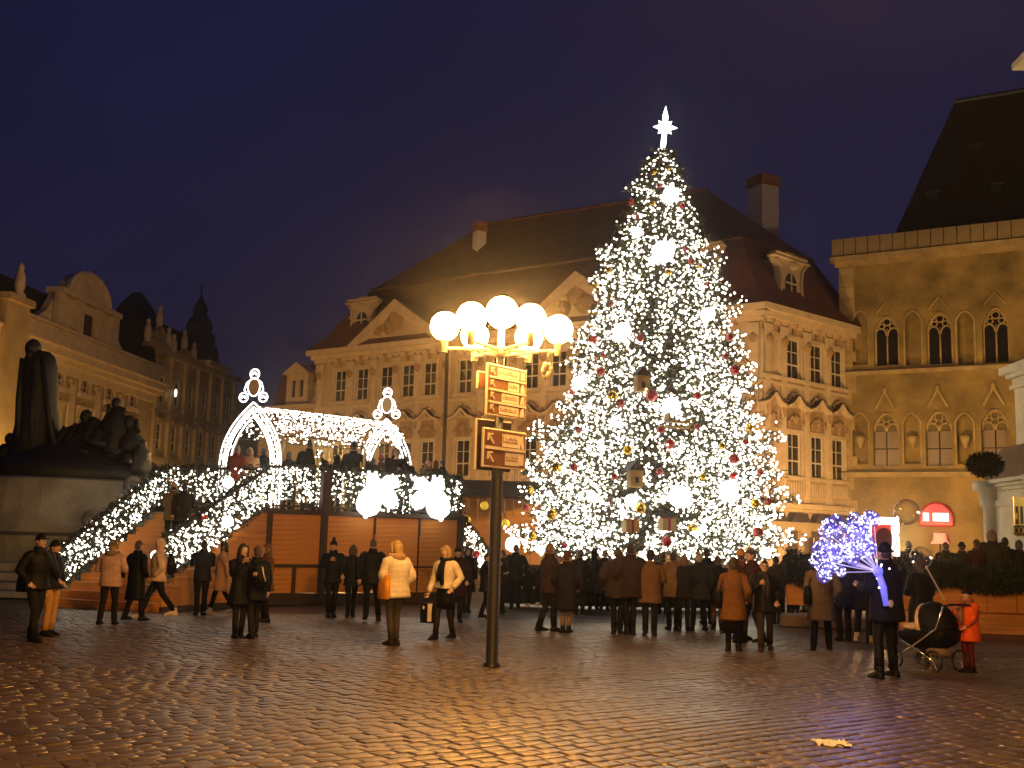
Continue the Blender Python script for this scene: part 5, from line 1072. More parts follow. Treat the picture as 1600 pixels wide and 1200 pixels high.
# ================================================================== PODIUM, GARLAND COUNTER on the right
W0, W1 = hz(1220, 978, 0), hz(1640, 995, 0); fw = Face(W0, W1)
def podium():
    t = thing('wooden_podium', 'low wooden podium step with long boards at the right edge of the square', 'podium', (W0.x+3, W0.y, 0)); L = fw.len+2; ph = 0.42
    for k in range(4):
        g = G(); g.fbox(fw, fw.hit(1415, 970)[0]-0.2, L, 0.012+k*0.1, 0.012+k*0.1+0.094, -0.04+0.003*k, 0); g.build('riser_board', M_WOOD, t)
    for k in range(12):
        g = G(); g.fbox(fw, fw.hit(1415, 970)[0]-0.2, L, 0.40, 0.42, -0.02-0.26*(k+1)+0.008, -0.02-0.26*k); g.build('deck_board', M_WOOD, t)
    g = G(); g.fbox(fw, 0, fw.hit(1425, 970)[0]-0.25, 0.0, 0.22, -1.2, 0); o = g.build('kerb_block', mat('brown_stone_block', (0.16, 0.10, 0.06), 0.8)); tag(o, 'low brown block at the near end of the podium behind the balloon seller', 'block')
    # panel wall with garland on top
    c = thing('garland_counter', 'wooden counter wall draped with a thick dark fir garland, behind the pram', 'counter', fw.pt(5, 0.42, -0.7))
    a0 = fw.hit(1232, 930)[0]
    k = a0
    while k < L:
        g = G(); g.fbox(fw, k, k+0.6, 0.425, 1.3, -0.78, -0.74); g.build('wall_panel', M_WOOD, c); k += 0.615
    g = G(); g.fbox(fw, a0, L, 1.3, 1.36, -1.0, -0.62); g.build('counter_top', M_DKWOOD, c)
    Pp, D = [], []
    a = a0
    for _ in range(15000):
        u = a0+(L-a0)*RNG.random(); sag = 0.16*abs(math.sin(u*1.7)); top = 1.52-0.0*sag+0.10*math.sin(u*2.6)+0.07*math.sin(u*7); bot = 0.98-sag; v = RNG.random(); z = bot+(top-bot)*v
        p = fw.pt(u, z, -0.58+0.16*math.sin(v*math.pi)*RNG.random()+0.04*RNG.normal()); Pp.append(p[:]); q = RNG.normal(size=3); q[2] += 0.2; D.append(q/np.linalg.norm(q))
    sprays(Pp, D, 0.14, 0.017, M_GAR, c, 'garland')
    g = G(); 
    for q in range(int((L-a0)/0.25)): u = a0+q*0.25; g.ball(fw.pt(u, 1.22+0.1*math.sin(u*2.6)-0.08*abs(math.sin(u*1.7)), -0.62), (0.17, 0.12, 0.22), 8, 6)
    g.build('garland_core', M_GAR, c)
podium()
# distant market stall behind the lamp post with two hanging yellow lamps
def stall():
    A, B = P(715, 850, 52), P(845, 850, 52); fr = Face(A, B); t = thing('market_stall', 'dim wooden market stall with dark awning behind the lamp post', 'stall', (A.x+2, 52, 0)); z1, z2 = fr.hit(760, 752)[1], fr.hit(760, 776)[1]
    g = G(); g.fprism(fr, [(-0.6, z2), (fr.len+0.6, z2), (fr.len+0.3, z1), (-0.3, z1)], -2.2, 0.9); g.build('awning', M_DKWOOD, t)
    for k in range(9): g = G(); g.fbox(fr, fr.len*k/9, fr.len*(k+1)/9-0.03, 0, z2, -1.5, -1.46+0.01*(k % 2)); g.build('wall_board', M_WOOD, t)
    for x, y, lab in ((757, 790, 'yellow blurred lamp under the stall awning left of the lamp post'), (729, 812, 'yellow blurred lamp low at the platform corner'), (790, 818, 'yellow blurred lamp right of the lamp post')):
        q = P(x, y, 51.5); g = G(); g.ball((0, 0, 0), 0.2, 12, 8); o = g.build('stall_lamp', mat('yellow_lamp_glass', (.6, .45, .05), .5, var=0, emis=(1.0, .62, .04), es=0.5), None, smooth=True, local=True); o.location = q; tag(o, lab, 'lamp', 'yellow stall lamps')
        g = G(); g.tube([(0, 0, .2), (0, 0, max(.25, z2-q.z))], 0.02, 5); g.build('lamp_cord', M_IRON, o, local=True)
    q = P(801, 850, 44); o = G(); o.lathe([(0.05, -.32), (.26, -.2), (.30, 0), (.22, .22), (.05, .3)], n=12); o = o.build('lantern', M_BELL, None, smooth=True, local=True); o.location = q; tag(o, 'bright white lantern glowing above a dark figure right of the lamp post', 'lantern')
    g = G(); g.tube([(0, 0, -.3), (0, 0, -q.z)], 0.04, 6); g.build('lantern_pole', M_IRON, o, local=True)
stall()
# lit palace doorways and window strips near the fir's right foot
def doors():
    for x, y0, y1, w_, lab in ((1232, 862, 890, 4, 'bright white shop window slit at the palace foot right of the fir'), (1256, 840, 880, 3, 'tall narrow pale sign standing at the palace foot')):
        a, z0 = FS.hit(x, y1); _, z1 = FS.hit(x, y0); hw = w_*66/F; t = thing('shop_light' if x < 1250 else 'pale_sign', lab, 'shop light', FS.pt(a, max(0, z0), 0.6)); g = G(); g.fbox(FS, a-hw, a+hw, max(0.3, z0), z1, 0.55, 0.7); g.build('lit_face', mat('shop_white_light', (1, 1, 1), .4, var=0, emis=(1, .95, .85), es=1.6) if x < 1250 else mat('pale_panel', (.55, .48, .38), .5, var=.05), t)
        g = G(); g.fbox(FS, a-hw-.06, a+hw+.06, 0, max(0.29, z0-0.004), .5, .72); g.fbox(FS, a-hw-.08, a-hw-.004, max(.3, z0), z1, .5, .74); g.fbox(FS, a+hw+.004, a+hw+.08, max(.3, z0), z1, .5, .74); g.build('panel_frame', M_DKWOOD, t)
doors()
# ================================================================== PEOPLE
def cloth(col, rough=0.8):
    if max(col) < .32: col = tuple(c*.6 for c in col)
    return mat('cloth_%02x%02x%02x' % tuple(int(min(255, c*255)) for c in col), col, rough, var=0.25, scale=7, bump=0.35, bscale=26, spec=0.1)
SKIN = mat('skin', (0.46, 0.27, 0.18), 0.55, var=0.08, scale=8); LIPS = mat('lips', (0.28, 0.08, 0.07), 0.5, var=0); EYE = mat('eye_dark', (0.02, 0.015, 0.012), 0.2, var=0); EYEW = mat('eye_white', (0.6, 0.56, 0.5), 0.3, var=0)
DK = (0.014, 0.011, 0.012); BLK = (0.009, 0.008, 0.010)
PENDING = []
ARMS = {  # elbow, wrist relative to shoulder; x outwards, -y forward
 'down': ((.06, .03, -.28), (.07, -.04, -.53)), 'pocket': ((.13, .07, -.26), (.045, -.09, -.45)), 'phone': ((.05, -.17, -.22), (-.09, -.36, .02)),
 'up': ((.10, -.20, -.06), (.03, -.30, .20)), 'hold': ((.06, -.04, -.27), (.0, -.30, -.24)), 'front': ((.10, -.02, -.27), (-.10, -.21, -.24)), 'swingf': ((.06, -.10, -.26), (.03, -.28, -.42)), 'swingb': ((.07, .14, -.24), (.07, .17, -.50)),
 'chest': ((.09, -.10, -.26), (-.09, -.25, -.10)), 'bag': ((.09, .0, -.29), (.14, -.10, -.55)), 'out': ((.16, -.14, -.22), (.12, -.40, -.20)), 'reach': ((.10, -.22, -.10), (.10, -.46, .02))}
LEGS = {'stand': ((.0, .0, 0), (.0, .03, 0)), 'wide': ((.05, 0, 0), (.06, .02, 0)), 'walk': ((0, -.30, .0), (0, .34, .06)), 'step': ((0, -.16, 0), (0, .16, .02)), 'close': ((-.035, -.02, 0), (-.03, .02, 0)), 'stride': ((0, -.36, .02), (0, .40, .10))}
def ring(cx, cy, z, rx, ry, n=18, sq=2.3, amp=0.0, ph=0.0):
    out = []
    for j in range(n):
        a = 2*math.pi*j/n; c, s = math.cos(a), math.sin(a); d = (abs(c)**sq+abs(s)**sq)**(-1/sq); k = 1+amp*math.sin(3*a+ph+z*11)+amp*0.7*math.sin(5*a-ph*2+z*17)
        out.append(Vector((cx+rx*c*d*k, cy+ry*s*d*k, z+amp*0.15*math.sin(2*a+ph))))
    return out
def hand(g, w, d, side, grip=0.35):
    """palm, four unequal bent fingers, thumb from the side of the palm"""
    d = d.normalized(); ref = Vector((0, -1, 0)) if abs(d.y) < 0.85 else Vector((0, 0, 1)); nrm = (ref-d*ref.dot(d)).normalized(); wd = d.cross(nrm)*side
    R = Matrix((wd, nrm, d)).transposed()
    g.ball(w+d*0.045, (0.040, 0.017, 0.052), 10, 8, R)
    for k, (o, l) in enumerate(((-0.028, .066), (-0.010, .076), (0.009, .072), (0.027, .056))):
        p0 = w+d*0.082+wd*o; b = grip*1.1; p1 = p0+(d*math.cos(b)+nrm*math.sin(b))*l*.45; p2 = p1+(d*math.cos(b*2.1)+nrm*math.sin(b*2.1))*l*.33; p3 = p2+(d*math.cos(b*3)+nrm*math.sin(b*3))*l*.25
        g.tube([w+d*0.055+wd*o*.9, p0, p1, p2, p3], [.0095, .0095, .0085, .008, .006], 6)
    t0 = w+d*0.03-wd*0.034; t1 = t0-wd*0.022+d*0.026+nrm*0.012; t2 = t1+d*0.026+nrm*0.012-wd*.006; g.tube([w+d*0.02-wd*.015, t0, t1, t2], [.013, .012, .0105, .008], 6)
def person(px, pyb, pyt, face, arms=('down', 'down'), legs='stand', top=('jacket', DK), hem=0.80, bulk=0.02, pants=(0.02, 0.017, 0.016), shoes=(0.015, 0.012, 0.012), hair=('short', (0.03, 0.02, 0.012)), label='', group='people in the square', Y=None, zg=0.0, yaw=0.0, pitch=0.0, female=False, scarf=None, skirt=None, hood=None, puff=0, extra=None, lean=0.0, hmin=1.5, hmax=1.93, glasses=False):
    if Y is None: loc = hz(px, pyb, zg)
    else: loc = P(px, pyt, Y); loc.z = zg
    H = P(px, pyt, loc.y).z-zg; H = max(hmin, min(hmax, H)); s = H/1.75
    t = thing('person', label, 'person', loc, math.radians(face), group); t.scale = (s, s, s)
    PENDING.append(dict(t=t, arms=arms, legs=LEGS[legs] if isinstance(legs, str) else legs, top=top, hem=hem, bulk=bulk, pants=pants, shoes=shoes, hair=hair, yaw=math.radians(yaw), pitch=math.radians(pitch), fem=female, scarf=scarf, skirt=skirt, hood=hood, puff=puff, lean=lean, ph=RNG.random()*6, glasses=glasses))
    t['_k'] = 0; del t['_k']
    return t, loc, s
def joints(p):
    sw = 0.165 if p['fem'] else 0.185; le = p['lean']
    sh = {k: Vector((k*sw, -le*0.45, 1.415)) for k in (-1, 1)}; J = {}
    for k, nm in ((-1, p['arms'][0]), (1, p['arms'][1])):
        e, w_ = ARMS[nm]; J[k] = (sh[k], sh[k]+Vector((e[0]*k, e[1], e[2])), sh[k]+Vector((w_[0]*k, w_[1], w_[2])))
    Lg = {}
    for k, (fx, fy, fz) in ((-1, p['legs'][0]), (1, p['legs'][1])):
        hip = Vector((k*0.092, 0, 0.90)); an = Vector((k*(0.092+fx), fy*0.95, 0.085+fz)); kn = hip.lerp(an, 0.5)+Vector((0, -0.035-0.10*max(0, fy), 0.01)); Lg[k] = (hip, kn, an)
    return J, Lg
def build_people():
    tmp = []
    for p in PENDING:
        J, Lg = joints(p); le = p['lean']; V = [(0, 0, .94), (0, -le*.15, 1.12), (0, -le*.35, 1.30), (0, -le*.5, 1.46), (0, -le*.55-.008, 1.55)]; Ed = [(0, 1), (1, 2), (2, 3), (3, 4)]; Rr = [.115, .105, .125, .055, .055]
        for k in (-1, 1):
            b = len(V); V += [J[k][0][:], J[k][1][:], J[k][2][:]]; Ed += [(2, b), (b, b+1), (b+1, b+2)]; Rr += [.058, .042, .03]
            b = len(V); h, kn, an = Lg[k]; toe = an+Vector((k*.012, -.125, -.055)); V += [h[:], kn[:], an[:], toe[:]]; Ed += [(0, b), (b, b+1), (b+1, b+2), (b+2, b+3)]; Rr += [.085, .055, .034, .018]
        me = bpy.data.meshes.new('body_tmp'); me.from_pydata(V, Ed, []); o = bpy.data.objects.new('body_tmp', me); COL.objects.link(o); o.modifiers.new('s', 'SKIN'); sm = o.modifiers.new('d', 'SUBSURF'); sm.levels = 1
        if not me.skin_vertices: 
            bm = bmesh.new(); bm.from_mesh(me); bm.verts.layers.skin.verify(); bm.to_mesh(me); bm.free()
        for i, r in enumerate(Rr): me.skin_vertices[0].data[i].radius = (r, r); me.skin_vertices[0].data[i].use_root = (i == 0)
        tmp.append(o)
    dg = bpy.context.evaluated_depsgraph_get()
    for p, o in zip(PENDING, tmp):
        ev = o.evaluated_get(dg); me = ev.to_mesh(); g = G(); g.add([v.co.copy() for v in me.vertices], [tuple(f.vertices) for f in me.polygons]); ev.to_mesh_clear()
        dress(p, g)
    for o in tmp: m_ = o.data; bpy.data.objects.remove(o); bpy.data.meshes.remove(m_)
def dress(p, g):
    t = p['t']; J, Lg = joints(p); le = p['lean']; fem = p['fem']; ph = p['ph']
    Rh = Matrix.Rotation(p['yaw'], 3, 'Z') @ Matrix.Rotation(p['pitch'], 3, 'X'); hc = Vector((0, -le*.58-.012, 1.632)); piv = Vector((0, -le*.55, 1.54))
    T = lambda q: piv+Rh @ (Vector(q)+hc-piv)
    def headfn(q):
        x, y, z = q; n = z/.117
        if n < 0: x *= 1-.30*n*n; y *= 1-.12*n*n
        if y < 0 and -0.3 < n < 0.15: y *= 0.97
        if y < 0 and n < -.55: y -= 0.008
        return Vector((x, y, z))
    for q in [1]:
        k0 = len(g.v); g.ball((0, 0, 0), (.076, .096, .117), 18, 14, fn=headfn)
        g.tube([(0, -.088, .022), (0, -.104, -.012), (0, -.108, -.024), (0, -.092, -.034)], [.008, .012, .015, .009], 6)      # nose
        for s in (-1, 1):
            g.ball((s*.077, .008, -.008), (.012, .022, .03), 8, 6); g.ball((s*.031, -.083, .004), (.014, .009, .009), 8, 6, mi=3); g.ball((s*.031, -.0905, .004), (.006, .005, .006), 6, 5, mi=2); g.tube([(s*.048, -.080, .022), (s*.03, -.090, .027), (s*.014, -.092, .023)], .0045, 5, mi=2)
        g.ball((0, -.090, -.056), (.022, .010, .007), 8, 6, mi=1); g.ball((0, -.074, -.092), (.03, .024, .02), 8, 6)
        for i in range(k0, len(g.v)): g.v[i] = T(g.v[i])
    for k in (-1, 1): hand(g, J[k][2], J[k][2]-J[k][1], k, 0.55 if p['arms'][0 if k < 0 else 1] in ('phone', 'up', 'hold', 'bag', 'chest', 'reach') else 0.28)
    g.build('body', [SKIN, LIPS, EYE, EYEW], t, smooth=True, local=True)
    # trousers
    b = p['bulk']
    g = G(); ta = 0.92 if fem else 1.0; pc = p['pants']
    g.loft([ring(0, 0, .80, .02, .02), ring(0, 0, .83, .165*ta, .115), ring(0, 0, .92, .170, .128), ring(0, -le*.1, 1.02, .150, .118)])
    for k in (-1, 1):
        h, kn, an = Lg[k]; m1, m2 = h.lerp(kn, .5), kn.lerp(an, .5)
        pts = [h+Vector((0, 0, .02)), m1, kn, m2+Vector((0, .012, 0)), an+Vector((0, 0, .03))]; rr = [.098*ta, .088*ta, .066*ta, .064*ta, .054*ta if fem else .064]
        g.tube(pts, rr, 12); 
    g.build('trousers' if not p['skirt'] else 'tights', cloth(pc), t, smooth=True, local=True)
    if p['skirt']:
        z, col = p['skirt']; g = G(); g.loft([ring(0, 0, z, .195, .16, amp=.05, ph=ph), ring(0, 0, (z+.95)/2, .185, .15, amp=.03, ph=ph), ring(0, 0, .95, .165, .13), ring(0, 0, 1.02, .15, .12)]); g.build('skirt', cloth(col), t, smooth=True, local=True)
    for k in (-1, 1):                                        # shoes with a sole
        an = Lg[k][2]; g = G(); fy = an.y; z0 = an.z-.085; x = an.x+k*.012; R = []
        for y, hw, h in ((.085, .03, .06), (.068, .046, .10), (.0, .052, .125), (-.06, .054, .10), (-.13, .054, .072), (-.185, .042, .052), (-.212, .014, .03)): R.append([Vector((x+hw*math.cos(a), fy+y, z0+.004+(h if math.sin(a) > 0 else .0)*abs(math.sin(a))**.7+(0 if math.sin(a) > 0 else .0))) for a in np.linspace(0, 2*math.pi, 11)[:-1]])
        g.loft(R); 
        if not p.get('flat'): g.lathe([(.052, z0+.05), (.055, z0+.12), (.058, z0+.17)], (an.x, fy+.012, 0), 10)
        sh = g.build('shoe', cloth(p['shoes'], .5), t, smooth=True, local=True)
        g = G(); g.box((x, fy-.06, z0+.008), (.085, .27, .016)); g.build('sole', cloth(tuple(min(1, c*1.3+.01) for c in p['shoes']), .6), sh, local=True)
    # coat or jacket
    kind, col = p['top']; hem = p['hem']; mt = cloth(col); g = G(); cy = lambda z: -le*max(0, z-.95)*.9; flare = .02 if hem > .7 else .045; wst = .150 if fem else .165; ch = .178 if fem else .198; R = []
    zs = [(hem, .178+b+flare, .138+b+flare*.7), ((hem+1.08)/2, .172+b+flare*.5, .135+b), (1.08, wst+b, .122+b), (1.20, (wst+ch)/2+b, .132+b), (1.30, ch+b, .138+b), (1.385, ch-.004+b, .125+b*.9), (1.44, .150+b*.7, .105+b*.6), (1.485, .088+b*.3, .085+b*.3), (1.545, .083+b*.25, .086+b*.25)]
    N = 26; zz = np.linspace(hem, 1.545, N); rx = np.interp(zz, [q[0] for q in zs], [q[1] for q in zs]); ry = np.interp(zz, [q[0] for q in zs], [q[2] for q in zs])
    for i, z in enumerate(zz):
        pf = (.014*abs(math.sin((z-hem)*math.pi/.085)) if z < 1.42 else 0) if p['puff'] else 0
        R.append(ring(0, cy(z), z, rx[i]+pf, ry[i]+pf, 22, amp=.028 if z < 1.4 else .008, ph=ph))
    inner = ring(0, cy(hem), hem+.015, rx[0]*.86, ry[0]*.86, 22)
    g.loft([inner]+R, False, False); k_ = len(g.v)
    for k in (-1, 1):
        s_, e, w_ = J[k]; s0 = Vector((k*(abs(s_.x)-.05), s_.y, s_.z-.015)); pts = [s0, s_+Vector((k*.012, 0, -.025)), s_.lerp(e, .5), e, e.lerp(w_, .5), w_.lerp(e, .06)]; rr = [.075+b*.4, .074+b*.5, .066+b*.5, .057+b*.45, .052+b*.4, .046+b*.3]
        # resample for creases
        q, r2 = [], []
        for i in range(len(pts)-1):
            for f_ in (0, .34, .67): q.append(pts[i].lerp(pts[i+1], f_)); r2.append((rr[i]*(1-f_)+rr[i+1]*f_)*(1+(.06 if p['puff'] else .055)*math.sin(len(q)*2.6+ph)))
        q.append(pts[-1]); r2.append(rr[-1]); g.tube(q, r2, 12)
    ck = g.build('coat' if hem < .7 else kind, mt, t, smooth=True, local=True)
    g = G(); fy = lambda z: cy(z)-float(np.interp(z, zz, ry))*1.035-.004          # front closing with collar
    g.tube([(0.004, fy(z), z) for z in np.linspace(hem+.02, 1.46, 9)], .006, 5); g.build('zip', cloth(tuple(c*.55 for c in col)), ck, local=True)
    if p['hood']:
        g = G(); g.ball((0, .085-le*.5, 1.485), (.125, .085, .075), 14, 8); g.tube([(.115*math.cos(a), -.02-.105*math.sin(a)*-1*.9-le*.5, 1.505-.02*math.sin(a)) for a in np.linspace(-.4, math.pi+.4, 12)], .034, 8); g.build('hood', cloth(p['hood']), ck, smooth=True, local=True)
    if p['scarf']:
        g = G(); g.tube([(.095*math.cos(a), -le*.5-.005+.095*math.sin(a), 1.505+.012*math.sin(2*a)) for a in np.linspace(0, 2*math.pi, 15)[:-1]], .036, 8, closed=True); g.tube([(.03, -.11, 1.47), (.045, -.17-b, 1.35), (.04, -.18-b, 1.18), (.05, -.17-b, 1.02)], [.03, .042, .045, .04], 8); g.tube([(-.02, -.11, 1.47), (-.02, -.17-b, 1.36), (-.035, -.18-b, 1.22), (-.03, -.175-b, 1.10)], [.03, .04, .042, .035], 8); g.build('scarf', cloth(p['scarf']), t, smooth=True, local=True)
    # hair and hats
    hk, hcol = p['hair'][:2]; mh = mat('hair_%02x%02x%02x' % tuple(int(c*255) for c in hcol), hcol, 0.55, var=0.35, scale=30, bump=0.5, bscale=60)
    def cap(ex, zmin, front, name, m, rr=1.09, par=t, bulge=0.0):
        g = G(); nu, nv = 20, 14; idx = {}
        for i in range(nv+1):
            th = math.pi*i/nv
            for j in range(nu):
                a = 2*math.pi*j/nu; q = headfn(Vector((.076*math.sin(th)*math.cos(a), .096*math.sin(th)*math.sin(a), .117*math.cos(th)))); f_ = rr*(1+.03*math.sin(j*2.7+i)*math.sin(j*1.3)+bulge*max(0, math.cos(th)))
                idx[i, j] = len(g.v); g.v.append(T(q*f_+Vector((0, .004, .004))))
        for i in range(nv):
            zc = math.cos(math.pi*(i+.5)/nv)
            for j in range(nu):
                yc = math.sin(2*math.pi*(j+.5)/nu); lim = zmin+(front-zmin)*max(0, min(1, (-yc+.25)/.9))
                if zc > lim: g.f.append((idx[i, j], idx[i, (j+1) % nu], idx[i+1, (j+1) % nu], idx[i+1, j])); g.m.append(0)
        return g.build(name, m, par, smooth=True, local=True)
    if hk == 'short': cap(0, -.55, .52, 'hair', mh, 1.08)
    elif hk == 'bald': cap(0, -.5, .95, 'hair', mh, 1.03)
    elif hk in ('long', 'bob'):
        h = cap(0, -.75, .50, 'hair', mh, 1.13)
        g = G(); zb = -.30 if hk == 'long' else -.135
        g.loft([[T((.088*w_*math.cos(a)*(1+.05*math.sin(a*7)), .035+yo+.075*w_*math.sin(a)*(.9 if math.sin(a) > 0 else .55), z)) for a in np.linspace(0, 2*math.pi, 19)[:-1]] for z, w_, yo in ((.06, .98, 0), (0, 1.08, 0), (-.07, 1.12, .005), (zb*.7-.03, 1.05, .022), (zb, .72, .03))]); g.build('hair_fall', mh, h, smooth=True, local=True)
        for s in (-1, 1): g = G(); g.tube([T((s*.052, -.062, .085)), T((s*.080, -.045, .03)), T((s*.088, -.03, -.05)), T((s*.085, -.025, zb*.8))], [.02, .026, .026, .014], 7); g.build('hair_lock', mh, h, smooth=True, local=True)
    elif hk in ('beanie', 'pompom', 'cap'):
        mhat = cloth(p['hair'][2]); cap(0, -.6, .2, 'hair', mh, 1.04); h = cap(0, .05, .33, 'hat', mhat, 1.15, bulge=.08 if hk != 'cap' else 0)
        g = G(); g.tube([T((.088*math.cos(a), .004+.110*math.sin(a), .036+.012*(1 if math.sin(a) < 0 else -1)*abs(math.sin(a)))) for a in np.linspace(0, 2*math.pi, 17)[:-1]], .015 if hk != 'cap' else .006, 6, closed=True); g.build('hat_brim', mhat, h, smooth=True, local=True)
        if hk == 'pompom': g = G(); g.ball(T((0, .01, .165)), .042, 10, 8); g.build('pompom', mhat, h, smooth=True, local=True)
        if hk == 'cap': g = G(); g.loft([[T((.066*c, -.088, .052+.006*abs(1-abs(c)))) for c in (-1, -.5, 0, .5, 1)]+[T((.05*c, -.165, .040)) for c in (1, .5, 0, -.5, -1)], [T((.066*c, -.088, .060)) for c in (-1, -.5, 0, .5, 1)]+[T((.05*c, -.165, .046)) for c in (1, .5, 0, -.5, -1)]]); g.build('visor', mhat, h, local=True)
    elif hk == 'hood':
        mhat = cloth(p['hair'][2]); cap(0, -.3, .4, 'hair', mh, 1.04); h = cap(0, -1.1, .12, 'hood', mhat, 1.26, bulge=.06)
    if p['glasses']:
        g = G()
        for s in (-1, 1): g.tube([T((s*.031+.021*math.cos(a), -.101, .004+.016*math.sin(a))) for a in np.linspace(0, 2*math.pi, 11)[:-1]], .003, 4, closed=True); g.tube([T((s*.052, -.098, .006)), T((s*.080, .0, .004))], .003, 4)
        g.build('glasses', M_IRON, t, local=True)
def carried(o_loc, t_rz, s, q):
    return Vector(o_loc)+Matrix.Rotation(t_rz, 3, 'Z') @ (Vector(q)*s)
def shoulder_bag(t, loc, s, side, col, label, z=.86, size=(.28, .10, .30), strap=True, y=.02):
    rz = t.rotation_euler.z; o = thing('shoulder_bag', label, 'bag', carried(loc, rz, s, (side*.25, y, z)), rz); o.scale = (s, s, s); w_, d, h = size; m = cloth(col, .55); g = G()
    g.loft([ring(0, 0, -h*.5, d*.45, w_*.46, sq=3), ring(0, 0, -h*.45, d*.55, w_*.52, sq=3), ring(0, 0, 0, d*.55, w_*.5, sq=3, amp=.03), ring(0, 0, h*.42, d*.42, w_*.44, sq=3), ring(0, 0, h*.5, d*.3, w_*.42, sq=3)]); g.build('bag_body', m, o, smooth=True, local=True)
    if strap: g = G(); g.tube([(0, -w_*.4, h*.4), (-side*.05, -.06, .30), (-side*.10, -.03, 1.44-z), (-side*.12, .05, 1.44-z), (-side*.04, w_*.3, .28), (0, w_*.4, h*.4)], .012, 6); g.build('strap', m, o, local=True)
    return o
def backpack(t, loc, s, col, label, bulk=.03):
    rz = t.rotation_euler.z; o = thing('backpack', label, 'bag', carried(loc, rz, s, (0, .22+bulk, 1.22)), rz); o.scale = (s, s, s); m = cloth(col, .6); g = G(); g.loft([ring(0, 0, -.24, .12, .05, sq=3), ring(0, 0, -.2, .155, .085, sq=3), ring(0, 0, 0, .16, .095, sq=3), ring(0, -.01, .16, .14, .075, sq=3), ring(0, -.02, .23, .08, .04, sq=3)]); g.build('pack_body', m, o, smooth=True, local=True)
    g = G(); g.loft([ring(0, .09, -.17, .10, .03, sq=3), ring(0, .095, -.06, .11, .035, sq=3), ring(0, .09, 0, .10, .025, sq=3)]); g.build('front_pocket', m, o, smooth=True, local=True)
    for k in (-1, 1): g = G(); g.tube([(k*.10, -.06, .2), (k*.125, -.20, .22), (k*.13, -.36-bulk, .10), (k*.13, -.36-bulk, -.05), (k*.14, -.12, -.18)], .016, 6); g.build('strap', m, o, local=True)
    return o
def phone(t, loc, s, q, label, lit=True):
    rz = t.rotation_euler.z; o = thing('phone', label, 'phone', carried(loc, rz, s, q), rz); g = G(); g.box((0, 0, 0), (.075, .012, .15), Matrix.Rotation(.25, 3, 'X')); g.build('phone_body', M_IRON, o, local=True)
    if lit: g = G(); g.box((0, .0085, 0), (.066, .003, .138), Matrix.Rotation(.25, 3, 'X')); g.build('screen', mat('phone_screen', (.4, .4, .45), .3, var=0, emis=(.75, .85, 1), es=.8), o, local=True)
    return o
